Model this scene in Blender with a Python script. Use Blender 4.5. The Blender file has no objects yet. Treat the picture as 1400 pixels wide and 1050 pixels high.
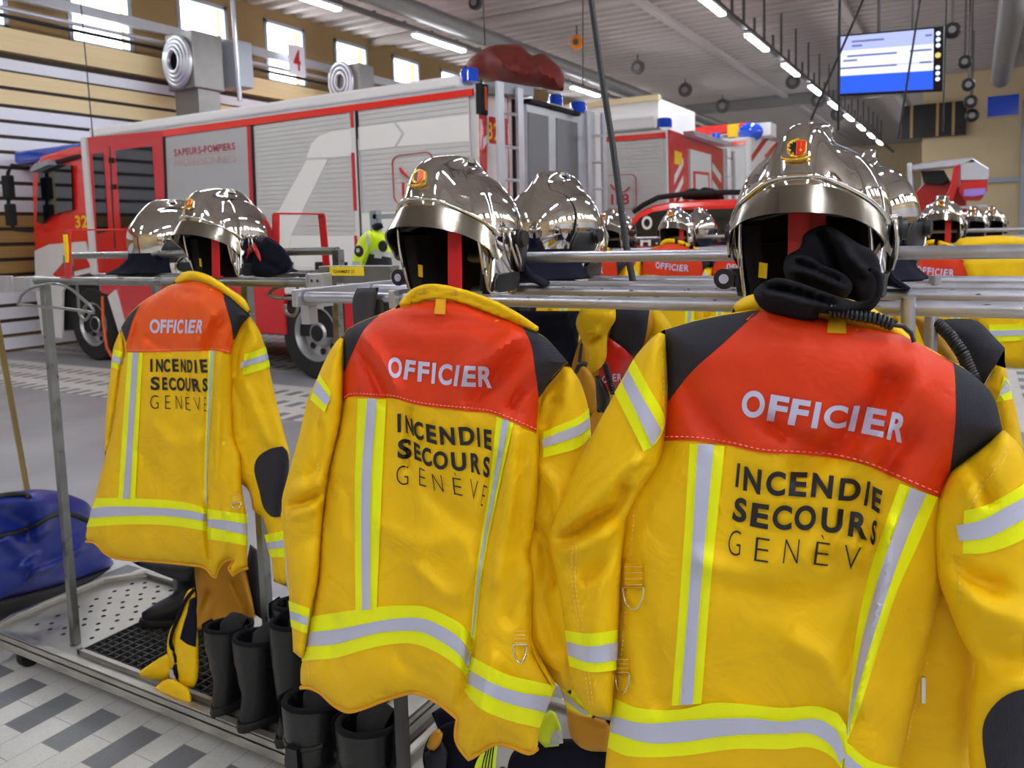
import bpy, bmesh, math, random
import numpy as np
from mathutils import Vector, Matrix, noise
from mathutils.geometry import delaunay_2d_cdt
random.seed(7)
SC = bpy.context.scene
COL = SC.collection
PI = math.pi
# ------------------------------------------------------------------ camera frame
H = 1.55
PP = np.array([728.0, 424.0])           # principal point of the photograph (it is a crop)
_a = np.array([-1235 - PP[0], PP[1] - 375.0]); _b = np.array([1335 - PP[0], PP[1] - 303.0])
F = math.sqrt(-float(_a.dot(_b)))
_d1 = np.array([_a[0], _a[1], -F]); _d2 = np.array([_b[0], _b[1], -F])
_Y = _d2 / np.linalg.norm(_d2); _X = -_d1 / np.linalg.norm(_d1); _X = _X - _Y * _X.dot(_Y); _X /= np.linalg.norm(_X)
RM = np.array([_X, _Y, np.cross(_X, _Y)])
CAM = np.array([0.0, 0.0, H])
def ray(u, v): return RM @ np.array([u - PP[0], PP[1] - v, -F])
def aty(u, v, y):
    d = ray(u, v); return CAM + d * (y / d[1])
def atx(u, v, x):
    d = ray(u, v); return CAM + d * (x / d[0])
def atz(u, v, z):
    d = ray(u, v); return CAM + d * ((z - H) / d[2])
def atd(u, v, dist):
    d = ray(u, v); return CAM + d * (dist / np.linalg.norm(d))
def make_camera(focus, fstop):
    cd = bpy.data.cameras.new('camera'); co = bpy.data.objects.new('camera', cd); COL.objects.link(co)
    cd.sensor_fit = 'HORIZONTAL'; cd.sensor_width = 36.0; cd.lens = 36.0 * F / 1400.0
    cd.shift_x = (700.0 - PP[0]) / 1400.0; cd.shift_y = (PP[1] - 525.0) / 1400.0
    M = Matrix([[RM[i][0], RM[i][1], RM[i][2], CAM[i]] for i in range(3)] + [[0, 0, 0, 1]])
    co.matrix_world = M
    cd.clip_start = 0.02; cd.clip_end = 300
    cd.dof.use_dof = True; cd.dof.focus_distance = focus; cd.dof.aperture_fstop = fstop
    SC.camera = co
# ------------------------------------------------------------------ materials
def lin(c):
    if isinstance(c, str):
        c = c.lstrip('#'); c = [int(c[i:i + 2], 16) for i in (0, 2, 4)]
    return tuple(((x / 255 / 12.92) if x / 255 <= 0.04045 else ((x / 255 + 0.055) / 1.055) ** 2.4) for x in c) + (1.0,)
M = {}
def nmat(name):
    m = bpy.data.materials.new(name); m.use_nodes = True; nt = m.node_tree
    M[name] = m
    return m, nt, nt.nodes['Principled BSDF'], nt.nodes, nt.links
def tco(nt, scale=(1, 1, 1)):
    g = nt.nodes.new('ShaderNodeNewGeometry'); mp = nt.nodes.new('ShaderNodeMapping')
    mp.inputs['Scale'].default_value = scale
    nt.links.new(g.outputs['Position'], mp.inputs['Vector']); return mp.outputs['Vector']
def mat(name, col, rough=0.5, metal=0.0, var=0.0, vscale=8.0, bump=0.0, bscale=200.0, spec=0.5, rvar=0.0, stretch=(1, 1, 1), bstretch=(1, 1, 1), coat=0.0, sheen=0.0):
    m, nt, b, N, L = nmat(name)
    c = lin(col)
    b.inputs['Base Color'].default_value = c; b.inputs['Roughness'].default_value = rough; b.inputs['Metallic'].default_value = metal
    b.inputs['Specular IOR Level'].default_value = spec
    if coat: b.inputs['Coat Weight'].default_value = coat; b.inputs['Coat Roughness'].default_value = 0.08
    if sheen: b.inputs['Sheen Weight'].default_value = sheen
    if var or rvar:
        t = N.new('ShaderNodeTexNoise'); t.inputs['Scale'].default_value = vscale; t.inputs['Detail'].default_value = 5
        L.new(tco(nt, stretch), t.inputs['Vector'])
        if var:
            mr = N.new('ShaderNodeMapRange'); mr.inputs[1].default_value = 0.3; mr.inputs[2].default_value = 0.7
            mr.inputs[3].default_value = 1 - var; mr.inputs[4].default_value = 1 + var * 0.5
            L.new(t.outputs['Fac'], mr.inputs[0])
            vm = N.new('ShaderNodeVectorMath'); vm.operation = 'SCALE'; vm.inputs[0].default_value = c[:3]
            L.new(mr.outputs[0], vm.inputs['Scale']); L.new(vm.outputs[0], b.inputs['Base Color'])
        if rvar:
            mr = N.new('ShaderNodeMapRange'); mr.inputs[1].default_value = 0.35; mr.inputs[2].default_value = 0.65
            mr.inputs[3].default_value = max(0.02, rough - rvar); mr.inputs[4].default_value = rough + rvar
            L.new(t.outputs['Fac'], mr.inputs[0]); L.new(mr.outputs[0], b.inputs['Roughness'])
    if bump:
        t2 = N.new('ShaderNodeTexNoise'); t2.inputs['Scale'].default_value = bscale; t2.inputs['Detail'].default_value = 2
        L.new(tco(nt, bstretch), t2.inputs['Vector'])
        bp = N.new('ShaderNodeBump'); bp.inputs['Strength'].default_value = bump; bp.inputs['Distance'].default_value = 0.002
        L.new(t2.outputs['Fac'], bp.inputs['Height']); L.new(bp.outputs[0], b.inputs['Normal'])
    return m
def emit(name, col, strength):
    m, nt, b, N, L = nmat(name)
    b.inputs['Base Color'].default_value = (0, 0, 0, 1)
    b.inputs['Emission Color'].default_value = lin(col); b.inputs['Emission Strength'].default_value = strength
    return m
def weave(name, col, rough, scale, strength, dark=0.25, var=0.06, spec=0.3, wrinkle=0.0):
    """woven cloth: two crossed wave patterns in colour and bump"""
    m, nt, b, N, L = nmat(name); c = lin(col)
    b.inputs['Roughness'].default_value = rough; b.inputs['Specular IOR Level'].default_value = spec
    co = tco(nt)
    w = []
    for d in ('X', 'Z'):
        t = N.new('ShaderNodeTexWave'); t.wave_type = 'BANDS'; t.bands_direction = d; t.inputs['Scale'].default_value = scale
        L.new(co, t.inputs['Vector']); w.append(t)
    mul = N.new('ShaderNodeMath'); mul.operation = 'MULTIPLY'; L.new(w[0].outputs['Fac'], mul.inputs[0]); L.new(w[1].outputs['Fac'], mul.inputs[1])
    ns = N.new('ShaderNodeTexNoise'); ns.inputs['Scale'].default_value = 9; ns.inputs['Detail'].default_value = 6; L.new(co, ns.inputs['Vector'])
    mr = N.new('ShaderNodeMapRange'); mr.inputs[3].default_value = 1 - dark; mr.inputs[4].default_value = 1 + dark * 0.3; L.new(mul.outputs[0], mr.inputs[0])
    mr2 = N.new('ShaderNodeMapRange'); mr2.inputs[1].default_value = 0.3; mr2.inputs[2].default_value = 0.7; mr2.inputs[3].default_value = 1 - var; mr2.inputs[4].default_value = 1 + var
    L.new(ns.outputs['Fac'], mr2.inputs[0])
    mm = N.new('ShaderNodeMath'); mm.operation = 'MULTIPLY'; L.new(mr.outputs[0], mm.inputs[0]); L.new(mr2.outputs[0], mm.inputs[1])
    vm = N.new('ShaderNodeVectorMath'); vm.operation = 'SCALE'; vm.inputs[0].default_value = c[:3]; L.new(mm.outputs[0], vm.inputs['Scale'])
    L.new(vm.outputs[0], b.inputs['Base Color'])
    bp = N.new('ShaderNodeBump'); bp.inputs['Strength'].default_value = strength; bp.inputs['Distance'].default_value = 0.001
    L.new(mul.outputs[0], bp.inputs['Height'])
    if wrinkle:
        n2 = N.new('ShaderNodeTexNoise'); n2.inputs['Scale'].default_value = 11; n2.inputs['Detail'].default_value = 3; n2.inputs['Distortion'].default_value = 0.8; L.new(co, n2.inputs['Vector'])
        b2_ = N.new('ShaderNodeBump'); b2_.inputs['Strength'].default_value = wrinkle; b2_.inputs['Distance'].default_value = 0.02
        L.new(n2.outputs['Fac'], b2_.inputs['Height']); L.new(b2_.outputs[0], bp.inputs['Normal'])
    L.new(bp.outputs[0], b.inputs['Normal'])
    return m
# ------------------------------------------------------------------ object helpers
def tag(o, label=None, cat=None, group=None, kind=None):
    if label: o['label'] = label
    if cat: o['category'] = cat
    if group: o['group'] = group
    if kind: o['kind'] = kind
    return o
def thing(name, label, cat, loc=(0, 0, 0), rz=0.0, group=None):
    o = bpy.data.objects.new(name, None); COL.objects.link(o); o.empty_display_size = 0.1
    o.location = [float(x) for x in loc]; o.rotation_euler = (0, 0, rz)
    return tag(o, label, cat, group)
class MB:
    def __init__(s): s.v = []; s.f = []; s.m = []; s.mi = 0
    def add(s, vs, fs):
        n = len(s.v); s.v += [tuple(float(c) for c in p) for p in vs]; s.f += [tuple(n + i for i in f) for f in fs]; s.m += [s.mi] * len(fs); return s
    def box(s, a, b):
        x0, y0, z0 = a; x1, y1, z1 = b
        return s.add([(x0, y0, z0), (x1, y0, z0), (x1, y1, z0), (x0, y1, z0), (x0, y0, z1), (x1, y0, z1), (x1, y1, z1), (x0, y1, z1)],
                     [(0, 3, 2, 1), (4, 5, 6, 7), (0, 1, 5, 4), (1, 2, 6, 5), (2, 3, 7, 6), (3, 0, 4, 7)])
    def prism(s, pts, vec):
        """polygon of 3D points swept along vec"""
        n = len(pts); v = Vector(vec)
        a = [Vector(p) for p in pts]
        vs = a + [p + v for p in a]
        fs = [tuple(range(n))[::-1], tuple(range(n, 2 * n))] + [(i, (i + 1) % n, n + (i + 1) % n, n + i) for i in range(n)]
        return s.add(vs, fs)
    def tube(s, pts, r, n=10, closed=False, caps=True, flat=None):
        P = [Vector([float(c) for c in p]) for p in pts]; k = len(P)
        rs = r if isinstance(r, (list, tuple)) else [r] * k
        T = []
        for i in range(k):
            if closed: t = P[(i + 1) % k] - P[i - 1]
            else: t = P[min(i + 1, k - 1)] - P[max(i - 1, 0)]
            T.append(t.normalized() if t.length > 1e-9 else Vector((0, 0, 1)))
        up = Vector((0, 0, 1)) if abs(T[0].z) < 0.9 else Vector((0, 1, 0))
        a = T[0].cross(up).normalized(); vs = []
        for i in range(k):
            a = (a - T[i] * a.dot(T[i]))
            if a.length < 1e-6: a = T[i].orthogonal()
            a.normalize(); b = T[i].cross(a)
            for j in range(n):
                an = 2 * PI * j / n; ca, sa = math.cos(an) * rs[i], math.sin(an) * rs[i]
                if flat: ca *= flat[0]; sa *= flat[1]
                vs.append(P[i] + a * ca + b * sa)
        fs = []
        for i in range(k if closed else k - 1):
            q = (i + 1) % k
            for j in range(n): fs.append((i * n + j, i * n + (j + 1) % n, q * n + (j + 1) % n, q * n + j))
        if caps and not closed: fs += [tuple(range(n))[::-1], tuple((k - 1) * n + j for j in range(n))]
        return s.add(vs, fs)
    def lathe(s, prof, c=(0, 0, 0), axis='z', n=24, sx=1.0, sy=1.0, caps=True):
        vs = []; fs = []; k = len(prof)
        for r, h in prof:
            for j in range(n):
                an = 2 * PI * j / n; x, y = r * math.cos(an) * sx, r * math.sin(an) * sy
                p = (x, y, h) if axis == 'z' else ((h, x, y) if axis == 'x' else (y, h, x))
                vs.append((c[0] + p[0], c[1] + p[1], c[2] + p[2]))
        for i in range(k - 1):
            for j in range(n): fs.append((i * n + j, i * n + (j + 1) % n, (i + 1) * n + (j + 1) % n, (i + 1) * n + j))
        if caps and prof[0][0] > 1e-5: fs.append(tuple(range(n))[::-1])
        if caps and prof[-1][0] > 1e-5: fs.append(tuple((k - 1) * n + j for j in range(n)))
        return s.add(vs, fs)
    def loft(s, rings, caps=True):
        n = len(rings[0]); vs = [p for r in rings for p in r]; fs = []
        for i in range(len(rings) - 1):
            for j in range(n): fs.append((i * n + j, i * n + (j + 1) % n, (i + 1) * n + (j + 1) % n, (i + 1) * n + j))
        if caps: fs += [tuple(range(n))[::-1], tuple((len(rings) - 1) * n + j for j in range(n))]
        return s.add(vs, fs)
    def ball(s, c, r, n=16, k=9):
        rx, ry, rz = r if isinstance(r, (tuple, list)) else (r, r, r)
        vs = [(c[0], c[1], c[2] - rz)]; fs = []
        for i in range(1, k):
            t = -PI / 2 + PI * i / k
            for j in range(n):
                an = 2 * PI * j / n
                vs.append((c[0] + rx * math.cos(t) * math.cos(an), c[1] + ry * math.cos(t) * math.sin(an), c[2] + rz * math.sin(t)))
        vs.append((c[0], c[1], c[2] + rz)); last = len(vs) - 1
        for j in range(n):
            fs.append((0, 1 + (j + 1) % n, 1 + j)); fs.append((last, last - n + j, last - n + (j + 1) % n))
        for i in range(k - 2):
            for j in range(n): fs.append((1 + i * n + j, 1 + i * n + (j + 1) % n, 1 + (i + 1) * n + (j + 1) % n, 1 + (i + 1) * n + j))
        return s.add(vs, fs)
    def build(s, name, mats, root=None, smooth=None, bevel=0.0, recalc=True, local=False):
        """one mesh object; with a root the vertices (given in world space unless local) become relative to it"""
        off = Vector((0, 0, 0)) if (root is None or local) else absloc(root)
        me = bpy.data.meshes.new(name)
        me.from_pydata([tuple(Vector(v) - off) for v in s.v], [], s.f)
        for m in (mats if isinstance(mats, (list, tuple)) else [mats]): me.materials.append(m)
        for p, i in zip(me.polygons, s.m): p.material_index = i
        bm = bmesh.new(); bm.from_mesh(me)
        if recalc: bmesh.ops.recalc_face_normals(bm, faces=bm.faces[:])
        if bevel: bmesh.ops.bevel(bm, geom=[e for e in bm.edges if e.is_manifold and e.calc_face_angle(0) > 0.6], offset=bevel, segments=2, affect='EDGES', profile=0.5)
        bm.to_mesh(me); bm.free()
        if smooth is not None:
            me.polygons.foreach_set('use_smooth', [True] * len(me.polygons))
            if smooth < 3.0: 
                bm = bmesh.new(); bm.from_mesh(me)
                for e in bm.edges:
                    if e.is_manifold and e.calc_face_angle(0) > smooth: e.smooth = False
                bm.to_mesh(me); bm.free()
        o = bpy.data.objects.new(name, me); COL.objects.link(o)
        if root is not None: o.parent = root
        return o
def absloc(o):
    v = Vector(o.location)
    while o.parent is not None: o = o.parent; v = v + Vector(o.location)
    return v
def copy_tree(o, parent=None):
    c = o.copy(); COL.objects.link(c)
    if parent is not None: c.parent = parent
    for ch in list(o.children): copy_tree(ch, c)
    return c
def dup(o, loc, rz, label, group=None):
    c = copy_tree(o); c.location = [float(x) for x in loc]; c.rotation_euler = (0, 0, rz); c['label'] = label
    if group: c['group'] = group
    elif 'group' in c: del c['group']
    return c
TRIM = [0]
def struct(name, mb, m, **k):
    if name.startswith('trim_'): TRIM[0] += 1; name = 'trim_%d' % TRIM[0]
    o = mb.build(name, m, **k); o['kind'] = 'structure'; return o
# ------------------------------------------------------------------ outlines and cloth surfaces
def smooth_outline(pts, step, closed=True, corner=50.0):
    """Catmull-Rom through the points (2D), kept sharp at strong corners"""
    P = [np.array(p, float) for p in pts]; n = len(P)
    def ang(i):
        a = P[i] - P[i - 1]; b = P[(i + 1) % n] - P[i]
        la, lb = np.linalg.norm(a), np.linalg.norm(b)
        if la < 1e-9 or lb < 1e-9: return 180
        return math.degrees(math.acos(max(-1, min(1, a.dot(b) / la / lb))))
    sharp = [(not closed and i in (0, n - 1)) or ang(i) > corner for i in range(n)]
    tan = []
    for i in range(n):
        if sharp[i]: tan.append(None)
        else: tan.append((P[(i + 1) % n] - P[i - 1]) * 0.5)
    out = []
    for i in range(n if closed else n - 1):
        a, b = P[i], P[(i + 1) % n]; L = np.linalg.norm(b - a); k = max(1, int(round(L / step)))
        ta = tan[i]; tb = tan[(i + 1) % n]
        if ta is not None: ta = ta / (np.linalg.norm(ta) + 1e-9) * L
        if tb is not None: tb = tb / (np.linalg.norm(tb) + 1e-9) * L
        if ta is None and tb is None: ta = tb = b - a
        elif ta is None: ta = (b - a) * 2 - tb if False else (b - a)
        elif tb is None: tb = (b - a)
        for j in range(k):
            t = j / k; t2, t3 = t * t, t * t * t
            out.append(a * (2 * t3 - 3 * t2 + 1) + ta * (t3 - 2 * t2 + t) + b * (-2 * t3 + 3 * t2) + tb * (t3 - t2))
    if not closed: out.append(P[-1])
    return np.array(out)
def seg_dist(Q, A, closed=True):
    """distance of points Q (N,2) to polyline A (M,2)"""
    B = np.roll(A, -1, 0) if closed else A[1:]; A0 = A if closed else A[:-1]
    D = B - A0; L2 = (D ** 2).sum(1) + 1e-12
    best = np.full(len(Q), 1e9)
    for i in range(len(A0)):
        w = Q - A0[i]; t = np.clip((w @ D[i]) / L2[i], 0, 1)
        d = ((w - t[:, None] * D[i]) ** 2).sum(1); best = np.minimum(best, d)
    return np.sqrt(best)
def inside(Q, A):
    x, y = Q[:, 0], Q[:, 1]; r = np.zeros(len(Q), bool); j = len(A) - 1
    for i in range(len(A)):
        xi, yi = A[i]; xj, yj = A[j]
        c = ((yi > y) != (yj > y)) & (x < (xj - xi) * (y - yi) / (yj - yi + 1e-15) + xi); r ^= c; j = i
    return r
def fill2d(outline, step):
    """triangulate an outline (M,2) with interior points; returns points, faces, boundary length"""
    lo, hi = outline.min(0), outline.max(0); pts = []
    dy = step * 0.866; r = 0; y = lo[1] + dy * 0.5
    while y < hi[1]:
        x = lo[0] + (step * 0.5 if r % 2 else 0)
        while x < hi[0]: pts.append((x, y)); x += step
        y += dy; r += 1
    pts = np.array(pts).reshape(-1, 2)
    if len(pts):
        k = inside(pts, outline); pts = pts[k]
    if len(pts): pts = pts[seg_dist(pts, outline) > step * 0.45]
    n = len(outline)
    co = [Vector((float(p[0]), float(p[1]))) for p in outline] + [Vector((float(p[0]), float(p[1]))) for p in pts]
    vs, es, fs, ov, oe, of = delaunay_2d_cdt(co, [(i, (i + 1) % n) for i in range(n)], [], 1, 1e-6)
    V = np.array([(v.x, v.y) for v in vs])
    bnd = set(i for i, o in enumerate(ov) if any(q < n for q in o))
    return V, [tuple(f) for f in fs], bnd
FOLD = 3.2
class Cloth:
    """a puffed piece of cloth hung in a plane: outline given in photo pixels on the plane 'y = y0 + ky * (x - x0)'"""
    def __init__(s, px, y0, T=0.04, Tb=0.05, w=0.05, folds=(), nz=0.003, nsc=7.0, step=0.009, ky=0.0, x0=0.0, kz=0.0, z0=1.4, power=0.6, seed=0.0, corner=50.0, yfun=None):
        s.y0, s.ky, s.x0, s.kz, s.z0 = y0, ky, x0, kz, z0
        s.T, s.Tb, s.w, s.nz, s.nsc, s.step, s.power, s.seed = T, Tb, w, nz, nsc, step, power, seed
        s.out = smooth_outline([s.p2(p) for p in px], step, corner=corner)
        s.folds = [(np.array([s.p2(p) for p in f[0]]) if True else 0, f[1], f[2]) for f in folds]
        s.folds = [(smooth_outline(f[0], step, closed=False, corner=80), f[1], f[2]) for f in s.folds]
    def base(s, u, v):
        d = ray(u, v)   # solve y = y0 + ky (x-x0) + kz (z-z0)
        t = (s.y0 - s.ky * s.x0 + s.kz * (H - s.z0)) / (d[1] - s.ky * d[0] - s.kz * d[2])
        return CAM + d * t
    def p2(s, p): q = s.base(*p); return (q[0], q[2])
    def to3(s, Q):
        Q = np.asarray(Q); return np.stack([Q[:, 0], s.y0 + s.ky * (Q[:, 0] - s.x0) + s.kz * (Q[:, 1] - s.z0), Q[:, 1]], 1)
    def height(s, Q, edge=True):
        Q = np.asarray(Q, float); ins = inside(Q, s.out); d = seg_dist(Q, s.out); d = np.where(ins, d, 0)
        t = np.clip(d / s.w, 0, 1); prof = (1 - (1 - t) ** 2) ** s.power
        h = s.T * prof
        g = np.clip(t * 1.5, 0, 1)
        for line, wd, amp in s.folds:
            dd = seg_dist(Q, line, closed=False); h = h + g * FOLD * amp * np.exp(-(dd / wd) ** 2)
        if s.nz:
            nn = np.array([noise.noise(Vector((q[0] * s.nsc + s.seed, q[1] * s.nsc * 0.6, s.seed))) + 0.4 * noise.noise(Vector((q[0] * s.nsc * 2.6 + s.seed, q[1] * s.nsc * 1.8, 3 + s.seed))) for q in Q])
            h = h + g * s.nz * nn * 1.6
        return h
    def lift(s, Q, h):
        P = s.to3(Q); D = CAM - P; D /= np.linalg.norm(D, axis=1)[:, None]
        return P + D * np.asarray(h)[:, None]
    def body(s):
        V, fs, bnd = fill2d(s.out, s.step)
        h = s.height(V); h = np.array([0 if i in bnd else x for i, x in enumerate(h)])
        d = seg_dist(V, s.out); t = np.clip(d / s.w, 0, 1); hb = s.Tb * (1 - (1 - t) ** 2) ** s.power
        front = s.lift(V, h); bk = s.lift(V, -hb)
        mb = MB(); n = len(V); vs = list(map(tuple, front)); mp = {}
        for i in range(n):
            if i in bnd: mp[i] = i
            else: mp[i] = len(vs); vs.append(tuple(bk[i]))
        mb.add(vs, fs + [tuple(mp[i] for i in f[::-1]) for f in fs])
        return mb
    def patch(s, px, off=0.002, step=None, corner=50.0, skirt=None, raw=False):
        """a panel sewn on the cloth"""
        step = step or s.step; skirt = skirt or off + .002
        q = np.array([s.p2(p) for p in px]); o = q if raw else smooth_outline(q, step, corner=corner)
        V, fs, bnd = fill2d(o, step)
        P = s.lift(V, s.height(V) + off); mb = MB()
        vs = list(map(tuple, P)); n = len(V)
        # skirt along boundary edges
        cnt = {}
        for f in fs:
            for a, b in zip(f, f[1:] + f[:1]): cnt.setdefault((min(a, b), max(a, b)), []).append((a, b))
        low = s.lift(V, s.height(V) + off - skirt); mp = {}; sk = []
        for e, l in cnt.items():
            if len(l) == 1:
                a, b = l[0]
                for q_ in (a, b):
                    if q_ not in mp: mp[q_] = len(vs); vs.append(tuple(low[q_]))
                sk.append((b, a, mp[a], mp[b]))
        mb.add(vs, list(fs) + sk)
        return mb
    def band(s, top, bot, **k): return s.patch(list(top) + list(bot)[::-1], **k)
    def line(s, px, r, off=0.002, n=6, raw=False):
        q = np.array([s.p2(p) for p in px]); o = smooth_outline(q, s.step, closed=False)
        P = s.lift(o, s.height(o) + off); return MB().tube([tuple(p) for p in P], r, n)
    def pt(s, u, v, off=0.0):
        q = np.array([s.p2((u, v))]); return s.lift(q, s.height(q) + off)[0]
# ------------------------------------------------------------------ lettering
_G = {}
def glyph(ch, offset=0.0, dens=0.12):
    key = (ch, offset)
    if key in _G: return _G[key]
    cu = bpy.data.curves.new('tmp', 'FONT'); cu.body = ch; cu.size = 1.0; cu.offset = offset; cu.resolution_u = 6
    ob = bpy.data.objects.new('tmp', cu); COL.objects.link(ob)
    me = ob.to_mesh(); bm = bmesh.new(); bm.from_mesh(me); ob.to_mesh_clear()
    bpy.data.objects.remove(ob); bpy.data.curves.remove(cu)
    bmesh.ops.remove_doubles(bm, verts=bm.verts[:], dist=1e-5)
    bmesh.ops.triangulate(bm, faces=bm.faces[:])
    for _ in range(4):
        es = [e for e in bm.edges if e.calc_length() > dens]
        if not es: break
        bmesh.ops.subdivide_edges(bm, edges=es, cuts=1); bmesh.ops.triangulate(bm, faces=bm.faces[:])
    V = np.array([(v.co.x, v.co.y) for v in bm.verts]); bm.verts.index_update()
    fs = [tuple(v.index for v in f.verts) for f in bm.faces]; bm.free()
    lo, hi = V.min(0), V.max(0); asp = (hi - lo)[0] / (hi - lo)[1]
    V = (V - lo) / np.maximum(hi - lo, 1e-6)
    _G[key] = (V, fs, asp, hi - lo); return _G[key]
def quad_map(V, q):
    TL, TR, BL, BR = [np.array(p, float) for p in q]
    u, v = V[:, :1], V[:, 1:]
    return (TL * (1 - u) + TR * u) * v + (BL * (1 - u) + BR * u) * (1 - v)
def word_on_cloth(cl, letters, scale, org, offset, off):
    mb = MB()
    for ch, q in letters:
        V, fs, asp, sz = glyph(ch, offset)
        P = quad_map(V, [(org[0] + a / scale, org[1] + b / scale) for a, b in q])
        Q = np.array([cl.p2(p) for p in P]); W = cl.lift(Q, cl.height(Q) + off)
        mb.add([tuple(w) for w in W], fs)
    return mb
def flat_text(body, o, ux, uy, height, offset=0.0, width=None, space=0.12):
    """text laid on a flat face: origin o bottom left, unit vectors ux, uy"""
    mb = MB(); x = 0.0; ux, uy = np.array(ux, float), np.array(uy, float); items = []
    for ch in body:
        if ch == ' ': x += 0.35; continue
        V, fs, asp, sz = glyph(ch, offset, 0.5); h = sz[1] / 0.7
        dy = 0.0 if ch not in ':.-' else (0.3 if ch == '-' else 0)
        items.append((V * np.array([sz[0] / 0.7, h]) + np.array([x, dy]), fs)); x += sz[0] / 0.7 + space
    tot = x - space; sx = (width / tot) if width else height
    for V, fs in items:
        mb.add([tuple(np.array(o, float) + ux * (v[0] * sx) + uy * (v[1] * height)) for v in V], fs)
    return mb
# ------------------------------------------------------------------ materials used in the place
weave('jacket_yellow', '#f0c200', 0.62, 420, 0.25, dark=0.05, var=0.07, wrinkle=0.5)
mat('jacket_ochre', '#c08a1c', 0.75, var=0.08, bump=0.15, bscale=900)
weave('yoke_orange', '#dd3a10', 0.48, 500, 0.2, dark=0.05, var=0.04, wrinkle=0.4)
weave('yoke_tangerine', '#ee5a14', 0.48, 500, 0.2, dark=0.05, var=0.04, wrinkle=0.45)
weave('navy_cloth', '#33333f', 0.7, 160, 0.6, dark=0.5, var=0.1)
weave('fluo_tape', '#f8ff08', 0.55, 190, 0.35, dark=0.10, var=0.03)
weave('silver_tape', '#c2c6e0', 0.38, 230, 0.35, dark=0.14, var=0.03, spec=0.6)
mat('silver_print', '#c3c4e2', 0.4)
mat('black_print', '#16151a', 0.6)
mat('stitch_white', '#e8c070', 0.7)
mat('stitch_pink', '#ffb09a', 0.7)
mat('binding_yellow', '#d89c08', 0.7, bump=0.3, bscale=500)
mat('black_cloth', '#131217', 0.92, var=0.2, vscale=20, bump=0.4, bscale=700, spec=0.2)
mat('navy_felt', '#161726', 0.95, var=0.15, vscale=20, bump=0.3, bscale=700, spec=0.15)
mat('black_plastic', '#17181b', 0.42, var=0.1, vscale=30)
mat('black_rubber', '#141314', 0.55, var=0.25, vscale=14, bump=0.3, bscale=260)
mat('boot_leather', '#121113', 0.36, var=0.25, vscale=20, bump=0.35, bscale=180)
mat('chrome', '#dcd8d2', 0.055, 1.0)
mat('chrome_visor', '#a29a8e', 0.17, 1.0, rvar=0.06, vscale=18)
mat('chrome_wire', '#d8d6d2', 0.2, 1.0)
mat('helmet_lining', '#0b0b0d', 0.8, var=0.2, vscale=30)
mat('stand_red', '#c8161c', 0.4, var=0.06)
mat('stand_yellow', '#f5c800', 0.5)
mat('gold', '#e8b64a', 0.25, 1.0, bump=0.6, bscale=300)
mat('enamel_red', '#e4301e', 0.25)
mat('enamel_black', '#1d1a14', 0.3)
mat('tube_silver', '#b4b4be', 0.38, 0.8, var=0.05, vscale=26, rvar=0.06, bump=0.1, bscale=220)
mat('tube_galvanised', '#8e908e', 0.36, 0.85, var=0.2, vscale=18, rvar=0.1)
mat('rust', '#5a2a1c', 0.8)
mat('steel_tray', '#b4b2aa', 0.42, 0.8, var=0.16, vscale=10, rvar=0.1)
mat('plate_alu', '#c0c0c6', 0.38, 0.75, var=0.1, vscale=12)
mat('hole_dark', '#1a1a1a', 0.9)
mat('grate_steel', '#4c4c4c', 0.5, 0.6, var=0.2)
mat('label_yellow', '#f2d31a', 0.5)
mat('tarp_blue', '#1d2f86', 0.28, var=0.12, vscale=6, bump=0.25, bscale=24)
mat('tarp_black', '#17171a', 0.6)
mat('truck_red', '#c8141c', 0.25, coat=0.5)
mat('truck_bright_red', '#e8261c', 0.22, coat=0.6)
mat('truck_white', '#dcdad8', 0.35, var=0.03)
mat('truck_grey', '#b2b2b4', 0.5, 0.3)
mat('dark_glass', '#0e1216', 0.05, spec=0.9)
mat('tyre', '#1d1c1c', 0.8, var=0.15)
mat('wheel_silver', '#b0b0b2', 0.35, 0.7)
mat('arch_black', '#111113', 0.8)
mat('decal_red', '#c52028', 0.4)
mat('decal_yellow', '#f0c318', 0.4)
mat('decal_light', '#e8e6e2', 0.5)
mat('tarp_red', '#74261e', 0.7, var=0.15, vscale=5, bump=0.15, bscale=30)
mat('beacon_blue', '#1248c8', 0.15, coat=0.6)
mat('alu_light', '#c6c8d0', 0.35, 0.6, var=0.05)
mat('shutter_grey', '#7d7f84', 0.45, 0.4)
mat('hose_black', '#0e1015', 0.55)
mat('orange_reel', '#f08a0c', 0.4)
mat('reel_grey', '#5a5656', 0.6)
mat('duct_grey', '#8a8886', 0.45, 0.4, var=0.08)
mat('pole_ochre', '#94804a', 0.4, 0.3, var=0.2)
mat('hi_vis', '#d8f020', 0.6, var=0.05)
mat('grey_reflect', '#b8bcb8', 0.5)
mat('orange_cord', '#d2561c', 0.6)
mat('wall_ochre', '#8f744a', 0.8, var=0.05, vscale=2)
mat('wall_beige', '#c9b48e', 0.8, var=0.05, vscale=2)
mat('wood_pale', '#f0d8a4', 0.55, var=0.06, vscale=3, stretch=(3, 0.3, 14))
mat('wood_tan', '#b08c54', 0.6, var=0.15, vscale=3, stretch=(3, 0.3, 14))
mat('slat_gap', '#3a3128', 0.8)
mat('slat_white', '#eeeef6', 0.5)
mat('ceiling_white', '#aea59f', 0.8, var=0.03, vscale=1.2)
mat('soffit_white', '#d8d4d0', 0.85)
mat('frame_grey', '#9aa0a8', 0.5, 0.2)
mat('soft_white', '#e6e4e4', 0.6)
mat('strap_grey', '#2e2e34', 0.55, var=0.1, bump=0.2, bscale=500)
emit('lamp_tube', '#f4f8ff', 75.0)
emit('screen_white', '#e8ebff', 0.76)
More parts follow.
